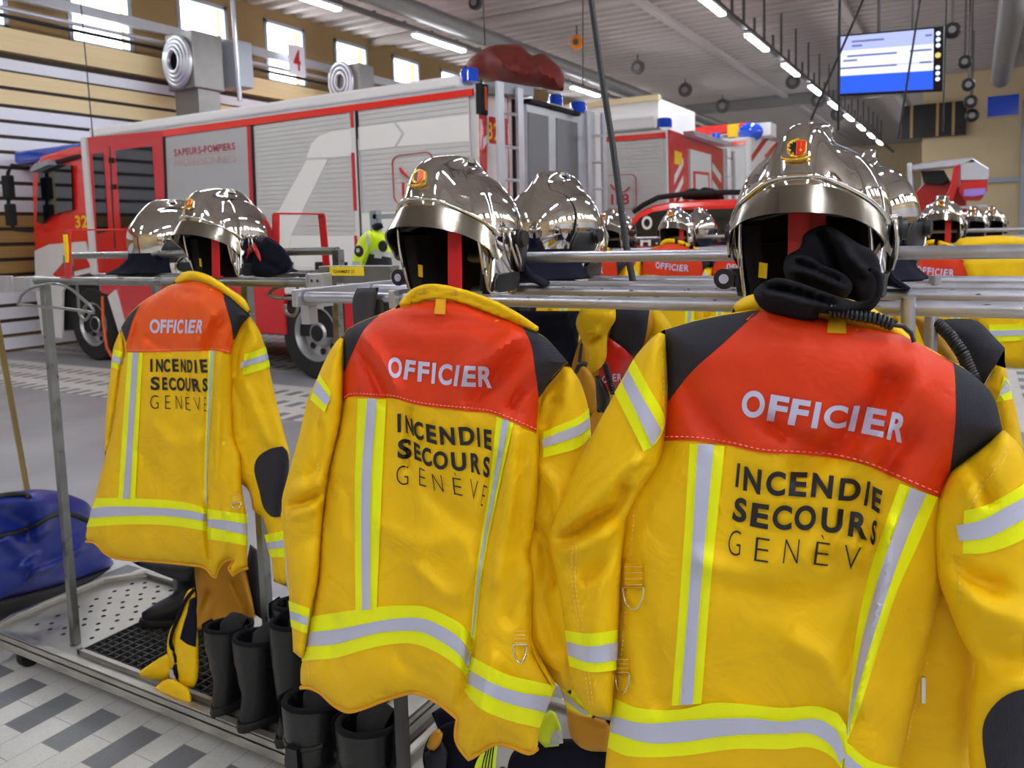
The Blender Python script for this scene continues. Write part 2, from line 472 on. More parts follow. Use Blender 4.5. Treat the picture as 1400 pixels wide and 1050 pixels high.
emit('screen_blue', '#2a62f2', 0.67)
emit('screen_pale', '#b9c4fb', 0.67)
emit('screen_text', '#7f8cd8', 0.42)
emit('icon_white', '#dff4ff', 0.79)
emit('icon_gold', '#e8d27c', 0.67)
mat('screen_frame', '#0a0b12', 0.35)
m, nt, b, N, L = nmat('window_glass')
tr = N.new('ShaderNodeBsdfTransparent'); gl = N.new('ShaderNodeBsdfGlossy'); gl.inputs['Roughness'].default_value = 0.02
mx = N.new('ShaderNodeMixShader'); mx.inputs[0].default_value = 0.06; L.new(tr.outputs[0], mx.inputs[1]); L.new(gl.outputs[0], mx.inputs[2])
L.new(mx.outputs[0], N['Material Output'].inputs['Surface'])
# floor: grey resin with a tiled apron near the carts (rows of light and dark rectangular pavers)
m, nt, b, N, L = nmat('floor_concrete')
t = N.new('ShaderNodeTexNoise'); t.inputs['Scale'].default_value = 1.3; t.inputs['Detail'].default_value = 8; L.new(tco(nt), t.inputs['Vector'])
r = N.new('ShaderNodeValToRGB'); r.color_ramp.elements[0].position = 0.3; r.color_ramp.elements[0].color = lin('#8a8a8e'); r.color_ramp.elements[1].position = 0.7; r.color_ramp.elements[1].color = lin('#a3a3a6')
L.new(t.outputs['Fac'], r.inputs[0]); L.new(r.outputs[0], b.inputs['Base Color']); b.inputs['Roughness'].default_value = 0.4
m, nt, b, N, L = nmat('floor_tiles')
co = tco(nt)
rot = N.new('ShaderNodeVectorRotate'); rot.rotation_type = 'Z_AXIS'; rot.inputs['Angle'].default_value = 0.0; L.new(co, rot.inputs['Vector'])
br = N.new('ShaderNodeTexBrick'); br.offset = 0.5; br.inputs['Scale'].default_value = 1.0
br.inputs['Color1'].default_value = lin('#66676a'); br.inputs['Color2'].default_value = lin('#c9c8c2'); br.inputs['Mortar'].default_value = lin('#77756f')
br.inputs['Mortar Size'].default_value = 0.0025; br.inputs['Brick Width'].default_value = 0.2; br.inputs['Row Height'].default_value = 0.1; br.inputs['Bias'].default_value = 0.15
L.new(rot.outputs[0], br.inputs['Vector'])
t = N.new('ShaderNodeTexNoise'); t.inputs['Scale'].default_value = 30; t.inputs['Detail'].default_value = 6; L.new(co, t.inputs['Vector'])
mr = N.new('ShaderNodeMapRange'); mr.inputs[3].default_value = 0.75; mr.inputs[4].default_value = 1.15; L.new(t.outputs['Fac'], mr.inputs[0])
vm = N.new('ShaderNodeVectorMath'); vm.operation = 'SCALE'; L.new(br.outputs['Color'], vm.inputs[0]); L.new(mr.outputs[0], vm.inputs['Scale']); L.new(vm.outputs[0], b.inputs['Base Color'])
b.inputs['Roughness'].default_value = 0.55
# paving: rows along the hall, dark and light tiles alternating in every second row
nt = M['floor_tiles'].node_tree; N = nt.nodes; L = nt.links; b = N['Principled BSDF']
g = N.new('ShaderNodeNewGeometry'); sx = N.new('ShaderNodeSeparateXYZ'); L.new(g.outputs['Position'], sx.inputs[0])
def mth(op, a, bb=None, c=None):
    n = N.new('ShaderNodeMath'); n.operation = op
    for i, q in enumerate((a, bb, c)):
        if q is None: continue
        if isinstance(q, (int, float)): n.inputs[i].default_value = q
        else: L.new(q, n.inputs[i])
    return n.outputs[0]
TW, TL_ = 0.1045, 0.2
u = mth('DIVIDE', mth('ADD', sx.outputs['X'], 2.745 + TW * 200), TW); row = mth('FLOOR', u); fu = mth('FRACT', u)
odd = mth('MODULO', row, 2.0)
v = mth('ADD', mth('DIVIDE', mth('ADD', sx.outputs['Y'], -1.295 + TL_ * 100), TL_), mth('MULTIPLY', odd, 0.5)); colm = mth('FLOOR', v); fv = mth('FRACT', v)
dark = mth('MULTIPLY', mth('SUBTRACT', 1.0, odd), mth('SUBTRACT', 1.0, mth('MODULO', colm, 2.0)))
e1_ = mth('MULTIPLY', mth('GREATER_THAN', fu, 0.02), mth('GREATER_THAN', fv, 0.012))
nz_ = N.new('ShaderNodeTexNoise'); nz_.inputs['Scale'].default_value = 130; nz_.inputs['Detail'].default_value = 4; L.new(g.outputs['Position'], nz_.inputs['Vector'])
nz2 = N.new('ShaderNodeTexNoise'); nz2.inputs['Scale'].default_value = 4; nz2.inputs['Detail'].default_value = 6; L.new(g.outputs['Position'], nz2.inputs['Vector'])
mx1 = N.new('ShaderNodeMix'); mx1.data_type = 'RGBA'; mx1.inputs[6].default_value = lin('#cfcec9'); mx1.inputs[7].default_value = lin('#7a7b7f'); L.new(dark, mx1.inputs[0])
mx2 = N.new('ShaderNodeMix'); mx2.data_type = 'RGBA'; mx2.inputs[6].default_value = lin('#8a8883'); L.new(e1_, mx2.inputs[0]); L.new(mx1.outputs[2], mx2.inputs[7])
sc_ = mth('MULTIPLY', mth('ADD', mth('MULTIPLY', nz_.outputs['Fac'], 0.35), 0.82), mth('ADD', mth('MULTIPLY', nz2.outputs['Fac'], 0.3), 0.85))
vm2 = N.new('ShaderNodeVectorMath'); vm2.operation = 'SCALE'; L.new(mx2.outputs[2], vm2.inputs[0]); L.new(sc_, vm2.inputs['Scale']); L.new(vm2.outputs[0], b.inputs['Base Color'])
# ------------------------------------------------------------------ the three officers' jackets in front
def cv(pts, s, o): return [(o[0] + a / s, o[1] + b / s) for a, b in pts]
def d_ring(root, cl, u, v, w, h, tabtop, lean=0.0):
    """cloth tab with a steel D-ring hanging from it"""
    q = cl.patch([(u - w * .42, tabtop), (u + w * .42, tabtop), (u + w * .42, v), (u - w * .42, v)], off=0.006, corner=20)
    t = q.build('ring_tab', M['jacket_yellow'], root, smooth=0.6)
    st = MB()
    for k in (0.15, 0.4, 0.65, 0.9):
        yy = tabtop + (v - tabtop) * k
        st.tube([cl.pt(u - w * .4, yy, .0105), cl.pt(u, yy, .0105), cl.pt(u + w * .4, yy, .0105)], 0.0007, 5)
    st.build('stitching', M['stitch_white'], t)
    pts = []
    for i in range(17):
        a = PI * i / 16
        pts.append(cl.pt(u - math.cos(a) * w * .5 + lean * math.sin(a), v + math.sin(a) * h, 0.010))
    r = MB(); r.tube(pts, 0.0016, 8); r.tube([pts[0], pts[-1]], 0.0016, 8)
    r.build('d_ring', M['chrome_wire'], root, smooth=1.0)

def stitch(cl, root, pts, m='stitch_white', r=0.0006, off=0.0025):
    q = np.array([cl.p2(p) for p in pts]); o = smooth_outline(q, 0.004, closed=False)
    P = cl.lift(o, cl.height(o) + off); mb = MB()
    for i in range(0, len(P) - 1, 2): mb.tube([P[i], P[min(i + 1, len(P) - 1)]], r, 5)
    return mb.build('stitching', M[m], root)

def tape(cl, root, name, outer, silver, off=0.0042):
    f = cl.band(outer[0], outer[1], off=off, step=.006).build(name, M['fluo_tape'], root, smooth=0.7)
    cl.band(silver[0], silver[1], off=off + 0.0035, step=.006).build('silver_strip', M['silver_tape'], f, smooth=0.7)
    return f

# ---- jacket at the right, nearest
J3R = thing('fire_jacket', 'largest yellow fire jacket with orange-red yoke, nearest, hanging below the largest helmet', 'jacket', aty(1100, 700, 1.15), group='officers jackets on the front rails')
s3, o3 = 1 / 0.4714, (740, 560)
def c3(*p): return cv(p, s3, o3)
b3 = [(910, 450), (950, 438), (990, 430), (1040, 422), (1085, 428), (1145, 440), (1190, 450), (1234, 459), (1288, 486), (1330, 512), (1358, 542), (1372, 590),
      (1345, 615), (1312, 642), (1300, 660), (1292, 700), (1288, 796), (1264, 899), (1249, 961), (1235, 1030), (1222, 1105), (1165, 1120), (1080, 1092), (960, 1095), (880, 1105), (826, 1065),
      (829, 1031), (837, 961), (845, 843), (849, 701), (870, 655), (900, 610), (906, 560)]
f3 = [(c3((1060, 80), (950, 200), (880, 330), (830, 430)) , .016, -.007),
      ([(1010, 520), (1060, 545), (1120, 540), (1180, 500), (1230, 480)], .014, -.0),
      ([(1215, 525), (1195, 560), (1150, 605), (1095, 640)], .020, -.010),
      ([(1275, 500), (1225, 560), (1185, 620)], .018, .007),
      ([(1050, 580), (1085, 600), (1120, 612)], .014, -.007),
      ([(930, 520), (960, 570), (985, 600)], .018, -.006),
      ([(1000, 800), (1060, 820), (1120, 815), (1170, 790)], .022, -.006),
      ([(960, 770), (1020, 790), (1080, 765), (1150, 740)], .02, .005),
      ([(1185, 690), (1192, 760), (1180, 840), (1165, 900), (1160, 985)], .013, -.005),
      ([(1215, 720), (1205, 800), (1185, 900), (1172, 960)], .014, .007),
      ([(1215, 640), (1206, 700), (1196, 740)], .012, -.004),
      ([(1090, 880), (1130, 905), (1155, 950)], .02, .006),
      ([(860, 780), (880, 860), (900, 960)], .018, -.004),
      ([(1265, 700), (1260, 800), (1235, 900), (1200, 1000)], .015, -.005)]
B3 = Cloth(b3, 1.12, T=.055, Tb=.05, w=.075, folds=f3, nz=.0035, nsc=8, step=.0085, power=.65, seed=3)
back = B3.body().build('back_panel', M['jacket_yellow'], J3R, smooth=3.2)
yk3 = [(903, 603), (905, 575), (912, 551), (945, 509), (987, 471), (1040, 423), (1085, 428), (1145, 440), (1190, 450), (1234, 459), (1287, 487), (1304, 498), (1307, 560), (1302, 620), (1292, 684)] + \
      c3((1040, 205), (950, 165), (850, 140), (740, 130), (640, 125), (550, 105), (450, 90))
Y3 = B3.patch(yk3, off=.0035, skirt=.005).build('yoke', M['yoke_orange'], J3R, smooth=0.8)
stitch(B3, Y3, c3((345, 78), (450, 80), (550, 95), (640, 115), (740, 121), (850, 130), (950, 155), (1040, 193), (1168, 248)), 'stitch_pink', off=.0060)
B3.patch([(909, 451), (950, 439), (990, 431), (1040, 423), (987, 471), (945, 509), (912, 551), (910, 500)], off=.004).build('shoulder_patch', M['navy_cloth'], J3R, smooth=0.8)
B3.patch([(1287, 486), (1330, 512), (1358, 542), (1371, 588), (1345, 612), (1312, 640), (1298, 656), (1302, 620), (1307, 560), (1304, 498)], off=.004).build('shoulder_patch', M['navy_cloth'], J3R, smooth=0.8)
tape(B3, J3R, 'back_stripe', ([(943, 607), (931, 796), (918, 965)], [(991, 610), (972, 796), (959, 962)]), ([(954, 607), (943, 796), (930, 964)], [(976, 608), (959, 796), (947, 963)]))
tape(B3, J3R, 'back_stripe', ([(1230, 661), (1202, 740), (1185, 796), (1167, 890), (1161, 961), (1157, 1010)], [(1282, 680), (1255, 745), (1228, 805), (1200, 890), (1178, 961), (1160, 1010)]),
     ([(1245, 667), (1218, 740), (1198, 800), (1175, 890), (1163, 961), (1158, 1005)], [(1267, 675), (1238, 742), (1216, 803), (1188, 890), (1168, 961), (1159, 1005)]))
tape(B3, J3R, 'hem_band', (c3((213, 838), (280, 865), (400, 870), (500, 850), (600, 855), (700, 865), (800, 860), (860, 880), (885, 920), (888, 960)), c3((192, 980), (250, 1005), (400, 1005), (560, 985), (700, 985), (780, 980), (840, 1005), (872, 1045))),
     (c3((205, 889), (300, 910), (450, 900), (600, 895), (700, 905), (800, 898), (850, 925), (875, 975), (882, 1005)), c3((199, 935), (300, 965), (400, 965), (550, 945), (700, 940), (780, 940), (840, 975), (866, 1025))))
tape(B3, J3R, 'hem_band', ([(1158, 1015), (1190, 1040), (1238, 1052)], [(1152, 1062), (1185, 1085), (1224, 1095)]), ([(1156, 1030), (1188, 1054), (1234, 1066)], [(1154, 1047), (1187, 1070), (1228, 1081)]))
z5 = 5.385
W3 = [('O', [(85, 72), (252, 80), (68, 270), (240, 280)]), ('F', [(292, 102), (430, 125), (258, 295), (396, 318)]), ('F', [(453, 132), (588, 152), (412, 325), (547, 346)]), ('I', [(622, 157), (666, 163), (585, 350), (630, 355)]),
      ('C', [(695, 178), (865, 188), (670, 347), (840, 358)]), ('I', [(903, 187), (947, 188), (857, 370), (905, 378)]), ('E', [(1000, 195), (1148, 220), (955, 388), (1115, 422)]), ('R', [(1185, 230), (1310, 262), (1140, 432), (1255, 462)])]
word_on_cloth(B3, W3, z5, (1000, 520), 0.036, .0055).build('officer_lettering', M['silver_print'], Y3)
W3b = [('I', [(152, 70), (174, 75), (135, 245), (158, 250)]), ('N', [(203, 92), (333, 122), (193, 270), (318, 305)]), ('C', [(372, 128), (512, 135), (355, 305), (500, 318)]), ('E', [(545, 135), (670, 138), (527, 312), (657, 322)]),
       ('N', [(708, 140), (863, 165), (690, 320), (847, 335)]), ('D', [(912, 180), (1070, 192), (893, 345), (1050, 356)]), ('I', [(1110, 203), (1132, 210), (1082, 380), (1106, 388)]), ('E', [(1148, 240), (1222, 275), (1138, 405), (1196, 445)]),
       ('S', [(140, 318), (225, 335), (108, 495), (215, 515)]), ('E', [(262, 360), (388, 380), (242, 535), (375, 560)]), ('C', [(422, 378), (558, 385), (400, 555), (548, 570)]), ('O', [(582, 380), (738, 385), (562, 560), (722, 572)]),
       ('U', [(778, 395), (935, 412), (762, 578), (920, 592)]), ('R', [(985, 425), (1120, 440), (963, 605), (1108, 640)]), ('S', [(1148, 490), (1182, 492), (1126, 650), (1160, 690)])]
word_on_cloth(B3, W3b, z5, (980, 620), 0.036, .0045).build('service_lettering', M['black_print'], back)
W3c = [('G', [(95, 562), (182, 570), (78, 745), (170, 757)]), ('E', [(290, 615), (392, 630), (273, 790), (378, 805)]), ('N', [(507, 632), (612, 632), (485, 808), (595, 810)]), ('È', [(742, 596), (842, 612), (712, 818), (818, 830)]), ('V', [(943, 672), (1065, 693), (925, 850), (1042, 866)]), ('E', [(1140, 722), (1145, 724), (1131, 772), (1136, 775)])]
word_on_cloth(B3, W3c, z5, (980, 620), -0.018, .0045).build('city_lettering', M['black_print'], back)
d_ring(J3R, B3, 866, 803, 29, 30, 770); d_ring(J3R, B3, 851, 922, 19, 26, 898)
stitch(B3, back, [(868, 690), (862, 760), (858, 800), (850, 890), (846, 940)])
stitch(B3, back, [(1268, 905), (1250, 970), (1235, 1040)], off=.003)
# left sleeve
sl3 = [(909, 450), (890, 463), (869, 488), (844, 532), (820, 575), (787, 640), (765, 690), (752, 727), (753, 750), (761, 786), (768, 830), (773, 862), (778, 900), (782, 935), (797, 962), (812, 978), (836, 980), (841, 918), (845, 862), (848, 800), (853, 740), (862, 700), (880, 668), (900, 640), (908, 604), (913, 540)]
g3 = [([(754, 738), (785, 728), (820, 705), (845, 690), (856, 668)], .010, -.016), ([(770, 715), (800, 690), (840, 660), (870, 640)], .018, .010), ([(760, 765), (800, 745), (840, 725)], .014, .010),
      ([(800, 790), (830, 760), (850, 720)], .010, -.006), ([(790, 880), (800, 820), (815, 770)], .014, -.005), ([(880, 640), (860, 650), (842, 672)], .008, -.009)]
S3 = Cloth(sl3, 1.10, T=.05, Tb=.045, w=.045, folds=g3, nz=.003, nsc=9, step=.008, seed=11, power=.6)
sv = S3.body().build('sleeve', M['jacket_yellow'], J3R, smooth=3.2)
tape(S3, sv, 'arm_band', ([(866, 491), (888, 531), (908, 569)], [(840, 537), (860, 577), (880, 617), (893, 610), (906, 591)]), ([(858, 505), (882, 549), (905, 589)], [(850, 523), (871, 566), (892, 610)]))
tape(S3, sv, 'cuff_band', ([(772, 862), (805, 866), (845, 861)], [(778, 911), (808, 919), (843, 916)]), ([(774, 877), (805, 884), (845, 878)], [(776, 896), (806, 906), (844, 903)]))
stitch(S3, sv, [(902, 460), (906, 500), (907, 560), (903, 600)]); stitch(S3, sv, [(783, 742), (782, 800), (790, 850), (797, 900), (806, 965)]); stitch(S3, sv, [(788, 742), (787, 800), (795, 850), (802, 900), (811, 965)])
# right sleeve, running out of the frame
sr3 = [(1301, 645), (1312, 636), (1345, 611), (1373, 588), (1395, 610), (1415, 660), (1432, 740), (1446, 820), (1448, 920), (1440, 1020), (1425, 1090), (1340, 1085), (1326, 1050), (1324, 985), (1325, 951), (1333, 909), (1316, 876), (1300, 838), (1283, 790), (1280, 720), (1285, 680)]
h3 = [([(1330, 640), (1345, 665), (1348, 680)], .010, -.010), ([(1372, 600), (1350, 640), (1330, 680)], .012, .007), ([(1305, 770), (1330, 790), (1360, 800)], .012, -.008), ([(1300, 800), (1340, 830), (1400, 850)], .018, .008), ([(1320, 880), (1360, 900), (1410, 905)], .016, -.008)]
R3 = Cloth(sr3, 1.10, T=.05, Tb=.05, w=.05, folds=h3, nz=.0035, nsc=9, step=.0085, seed=15, power=.6)
rv = R3.body().build('sleeve', M['jacket_yellow'], J3R, smooth=3.2)
tape(R3, rv, 'arm_band', ([(1318, 698), (1345, 692), (1375, 677), (1420, 648)], [(1316, 757), (1348, 756), (1390, 742), (1433, 715)]), ([(1307, 719), (1345, 710), (1378, 692), (1425, 668)], [(1312, 740), (1350, 735), (1385, 718), (1430, 694)]))
R3.patch([(1343, 1010), (1346, 985), (1362, 961), (1385, 946), (1415, 940), (1435, 960), (1432, 1060), (1350, 1062)], off=.006).build('elbow_patch', M['navy_cloth'], rv, smooth=0.8)
stitch(R3, rv, [(1380, 610), (1362, 640), (1340, 670), (1325, 696)]); stitch(R3, rv, [(1308, 760), (1312, 800), (1312, 830)])
# front of the jacket seen past the side seam
fp3 = Cloth([(1290, 690), (1330, 760), (1345, 850), (1335, 960), (1325, 1060), (1310, 1130), (1200, 1125), (1180, 1000), (1230, 850)], 1.165, T=.03, Tb=.03, w=.05, nz=.004, seed=21, step=.011)
fp = fp3.body().build('front_panel', M['jacket_yellow'], J3R, smooth=3.2)
zp = MB().tube([fp3.pt(1262, 925, .03), fp3.pt(1262, 960, .03)], .003, 6); zp.build('zip_pull', M['chrome_wire'], J3R)
# collar and loop
cl3 = Cloth([(1000, 428), (1006, 414), (1030, 402), (1080, 398), (1140, 405), (1180, 415), (1222, 440), (1252, 468), (1243, 474), (1215, 460), (1160, 446), (1090, 434), (1040, 429)], 1.135, T=.022, Tb=.03, w=.02, nz=.002, step=.007)
cl3.body().build('collar', M['jacket_yellow'], J3R, smooth=3.2)
lp = B3.patch([(1133, 432), (1157, 436), (1157, 456), (1131, 455)], off=.008, skirt=.006, corner=20).build('hanging_loop', M['binding_yellow'], J3R, smooth=0.6)

def hem(cl, root, px, off=.0):
    q = smooth_outline([cl.p2(p) for p in px], .008, closed=False, corner=60); P = cl.lift(q, np.full(len(q), .004)); MB().tube([tuple(p) for p in P], .0042, 8).build('hem_binding', M['binding_yellow'], root, smooth=3.2)
# ---- jacket in the middle
J2R = thing('fire_jacket', 'yellow fire jacket with red-orange yoke hanging in the middle, between its two neighbours', 'jacket', aty(600, 700, 1.15), group='officers jackets on the front rails')
s2, o2 = 2.764, (370, 520); t2, q2 = 2.764, (380, 180); u2, r2 = 2.8, (370, 700)
def c2(*p): return cv(p, s2, o2)
def k2(*p): return cv(p, t2, q2)
def e2(*p): return cv(p, u2, r2)
b2 = k2((248, 770), (290, 730), (385, 690), (470, 655), (590, 635), (690, 648), (800, 688), (925, 738), (1000, 770), (1060, 830), (1095, 872), (1045, 920), (1005, 985)) + \
     c2((1015, 120), (1015, 200), (1012, 400), (990, 600)) + e2((990, 160), (1005, 260), (1000, 400), (1010, 510), (1075, 630), (1092, 670), (1060, 750), (1035, 820), (1025, 850), (1020, 905), (990, 922), (930, 900), (862, 886), (800, 920), (760, 946), (725, 902), (710, 860), (716, 790), (700, 775), (650, 735), (590, 700), (540, 690), (480, 705), (420, 725), (340, 755), (290, 762), (240, 735), (190, 690), (150, 672), (115, 672), (115, 600), (130, 540), (150, 400)) + \
     c2((140, 960), (160, 850), (180, 730), (186, 600), (197, 480), (217, 340), (255, 180), (270, 85)) + k2((245, 900))
f2 = [(k2((420, 690), (560, 720), (700, 715), (850, 760)), .012, -.005), (k2((300, 820), (350, 900), (400, 1000)), .016, -.008), (k2((330, 780), (400, 880), (440, 960)), .014, .006),
      (k2((940, 800), (860, 880), (800, 960), (740, 1020)), .018, -.009), (k2((900, 760), (800, 850), (700, 900)), .018, .007), (k2((960, 950), (910, 1000), (880, 1040)), .010, -.007),
      (c2((535, 110), (520, 200), (515, 330)), .007, -.006), (c2((600, 420), (700, 520), (800, 560)), .02, -.005), (c2((560, 720), (690, 810), (770, 700)), .02, .006), (c2((420, 560), (560, 620), (700, 600)), .02, .004),
      (c2((860, 300), (820, 520), (780, 760), (760, 960)), .012, -.007), (c2((930, 200), (900, 450), (850, 750)), .014, .006), (c2((960, 300), (960, 600), (900, 900)), .014, -.006),
      (e2((770, 500), (755, 600), (745, 690), (715, 780)), .010, -.014), (e2((850, 560), (820, 680), (790, 850)), .016, .007), (e2((500, 560), (560, 640), (680, 720)), .02, -.005), (e2((240, 420), (230, 560), (250, 720)), .02, -.004),
      (c2((220, 360), (290, 420), (300, 560)), .016, -.004)]
B2 = Cloth(b2, 1.12, T=.055, Tb=.05, w=.07, folds=f2, nz=.0035, nsc=8, step=.0095, power=.65, seed=5)
back2 = B2.body().build('back_panel', M['jacket_yellow'], J2R, smooth=3.2)
yb = c2((268, 85), (300, 62), (400, 65), (470, 70), (540, 90), (640, 105), (750, 115), (830, 125), (900, 150), (1005, 196))
yk2 = k2((248, 915), (295, 805), (330, 742), (385, 692), (450, 668), (590, 640), (690, 650), (800, 690), (925, 740), (955, 800), (972, 900), (985, 1005)) + yb[::-1]
Y2 = B2.patch(yk2, off=.0035, skirt=.005).build('yoke', M['yoke_orange'], J2R, smooth=0.8)
stitch(B2, Y2, [(a, b - 4) for a, b in yb], 'stitch_pink', off=.0060)
B2.patch(k2((249, 770), (290, 731), (385, 691), (330, 742), (295, 805), (248, 915)), off=.004).build('shoulder_patch', M['navy_cloth'], J2R, smooth=0.8)
B2.patch(k2((925, 739), (1000, 771), (1060, 830), (1094, 871), (1045, 918), (1003, 985), (986, 1008), (972, 900), (955, 800)), off=.004).build('shoulder_patch', M['navy_cloth'], J2R, smooth=0.8)
tape(B2, J2R, 'back_stripe', ([(489, 545), (485, 665), (486, 836)], [(528, 546), (522, 665), (515, 831)]), ([(502, 545), (494, 665), (495, 834)], [(515, 545), (507, 665), (506, 833)]))
tape(B2, J2R, 'back_stripe', ([(679, 570), (669, 665), (652, 773), (643, 875)], [(702, 578), (683, 665), (661, 773), (649, 876)]), ([(687, 573), (673, 665), (654.5, 773), (644.5, 870)], [(696, 575), (679, 665), (658.5, 773), (647, 870)]))
tape(B2, J2R, 'hem_band', (e2((147, 402), (250, 385), (400, 365), (500, 358), (590, 362), (680, 400), (740, 440), (768, 505)), e2((118, 570), (250, 558), (350, 530), (450, 508), (550, 505), (640, 540), (720, 595), (752, 635))),
     (e2((143, 460), (250, 450), (350, 430), (480, 408), (580, 408), (660, 440), (730, 490), (764, 545)), e2((133, 515), (250, 505), (400, 465), (500, 455), (580, 460), (650, 495), (720, 545), (758, 598))))
tape(B2, J2R, 'hem_band', (e2((769, 553), (900, 620), (1000, 645), (1090, 666)), e2((742, 690), (800, 750), (900, 795), (1030, 827))), (e2((760, 605), (850, 655), (950, 690), (1075, 710)), e2((750, 655), (830, 700), (900, 730), (1052, 768))), off=.0060)
z2 = 8.235
W2 = [('O', [(85, 108), (245, 115), (92, 338), (240, 350)]), ('F', [(290, 137), (403, 150), (258, 360), (372, 372)]), ('F', [(430, 155), (557, 168), (415, 383), (540, 395)]), ('I', [(588, 172), (630, 175), (573, 405), (610, 410)]), ('C', [(662, 182), (815, 190), (650, 420), (800, 428)]), ('I', [(858, 198), (898, 200), (822, 433), (862, 437)]), ('E', [(950, 205), (1075, 212), (908, 438), (1075, 445)]), ('R', [(1100, 212), (1275, 215), (1105, 442), (1255, 460)])]
word_on_cloth(B2, W2, z2, (520, 475), 0.034, .0055).build('officer_lettering', M['silver_print'], Y2)
z2 = 7.244
W2b = [('I', [(95, 77), (130, 75), (97, 262), (132, 262)]), ('N', [(172, 87), (240, 130), (185, 265), (262, 300)]), ('C', [(250, 150), (345, 160), (270, 335), (360, 342)]), ('E', [(375, 175), (473, 197), (387, 355), (490, 383)]), ('N', [(508, 203), (655, 213), (523, 385), (670, 390)]), ('D', [(697, 208), (855, 208), (718, 390), (858, 392)]), ('I', [(880, 212), (907, 217), (893, 402), (919, 410)]), ('E', [(950, 228), (1030, 240), (957, 415), (1028, 445)]),
       ('S', [(103, 328), (230, 325), (95, 523), (238, 525)]), ('E', [(257, 350), (318, 390), (265, 525), (338, 557)]), ('C', [(330, 410), (425, 415), (350, 595), (442, 600)]), ('O', [(445, 447), (590, 450), (455, 630), (600, 632)]), ('U', [(622, 457), (770, 462), (635, 642), (782, 648)]), ('R', [(818, 465), (920, 475), (828, 655), (920, 685)]), ('S', [(948, 500), (1015, 505), (945, 700), (1008, 718)])]
word_on_cloth(B2, W2b, z2, (530, 555), 0.036, .0045).build('service_lettering', M['black_print'], back2)
W2c = [('G', [(85, 590), (205, 590), (88, 780), (205, 785)]), ('E', [(312, 607), (368, 635), (312, 785), (382, 805)]), ('N', [(435, 672), (530, 685), (460, 840), (557, 855)]), ('È', [(632, 658), (722, 672), (658, 875), (742, 893)]), ('V', [(818, 722), (895, 745), (812, 922), (888, 938)]), ('E', [(950, 780), (988, 800), (920, 985), (940, 993)])]
word_on_cloth(B2, W2c, z2, (530, 555), -0.018, .0045).build('city_lettering', M['black_print'], back2)
d_ring(J2R, B2, 711, 881, 18, 25, 860)
stitch(B2, back2, e2((905, 620), (880, 760), (870, 880)), off=.005); stitch(B2, back2, e2((145, 400), (140, 560), (150, 660)), off=.005)
B2.patch(e2((1000, 515), (1040, 590), (1088, 655), (1078, 668), (1060, 640), (1015, 560)), off=.010, skirt=.008, corner=30).build('pocket_flap', M['jacket_yellow'], J2R, smooth=0.6)
sl2 = k2((248, 767), (215, 800), (180, 860), (140, 950)) + c2((140, 70), (110, 200), (60, 380), (42, 460), (50, 600), (65, 750), (72, 850), (80, 930), (85, 1025), (118, 1052), (124, 1050), (142, 960), (162, 850), (182, 730), (190, 600), (202, 480), (222, 340), (258, 180), (272, 85)) + k2((248, 900))
g2 = [(c2((45, 475), (110, 462), (190, 425)), .008, -.012), (c2((60, 420), (130, 400), (200, 380)), .012, .008), (c2((55, 520), (110, 500), (180, 480)), .012, .008), (c2((190, 180), (180, 300), (140, 380)), .01, -.005), (c2((70, 640), (140, 600), (180, 580)), .012, -.005)]
S2 = Cloth(sl2, 1.11, T=.045, Tb=.045, w=.04, folds=g2, nz=.003, nsc=9, step=.0085, seed=17, power=.6)
sv2 = S2.body().build('sleeve', M['jacket_yellow'], J2R, smooth=3.2)
tape(S2, sv2, 'arm_band', ([(437, 511), (453, 537)], [(424, 546), (444, 564)]), ([(433, 520), (452, 545)], [(428, 536), (446, 555)]))
tape(S2, sv2, 'cuff_band', (e2((68, 340), (150, 370)), e2((78, 440), (138, 467))), (e2((72, 378), (146, 405)), e2((76, 410), (140, 437))))
stitch(S2, sv2, c2((190, 60), (170, 260), (190, 400))); stitch(S2, sv2, c2((62, 500), (70, 700), (85, 900)))
sr2 = k2((1093, 872), (1140, 940)) + c2((1180, 30), (1200, 100), (1210, 190), (1200, 260), (1180, 400), (1170, 600), (1190, 800), (1200, 950)) + e2((1165, 600), (1150, 700), (1085, 650), (970, 512), (962, 400), (965, 260), (950, 160)) + c2((945, 590), (970, 400), (980, 200), (985, 110))
S2b = Cloth(sr2, 1.155, T=.045, Tb=.045, w=.045, folds=[(k2((1075, 900), (1050, 960), (1040, 1020)), .008, -.009), (c2((1080, 80), (1050, 130), (1030, 170)), .008, -.008), (c2((1000, 560), (1040, 640), (1060, 760)), .012, -.01), (c2((1020, 330), (1080, 420), (1110, 560)), .014, .006), (e2((1040, 150), (1050, 350), (1090, 520)), .014, -.007)], nz=.003, step=.0095, seed=19, power=.6)
sv2b = S2b.body().build('sleeve', M['jacket_yellow'], J2R, smooth=3.2)
tape(S2b, sv2b, 'arm_band', (c2((1030, 195), (1100, 165), (1160, 140), (1203, 105)), c2((1030, 292), (1100, 275), (1162, 255), (1212, 215))), (c2((1025, 225), (1095, 195), (1160, 170), (1205, 140)), c2((1029, 256), (1100, 232), (1163, 210), (1209, 175))))
co2 = Cloth(k2((440, 672), (500, 600), (570, 575), (680, 590), (800, 630), (900, 680), (985, 738), (985, 765), (930, 738), (800, 688), (680, 645), (590, 632), (520, 650)), 1.115, T=.024, Tb=.03, w=.02, nz=.002, step=.007, folds=[(k2((480, 645), (560, 605), (680, 618), (820, 668), (960, 745)), .005, -.008)])
cc2 = co2.body().build('collar', M['jacket_yellow'], J2R, smooth=3.2)
mb = MB()
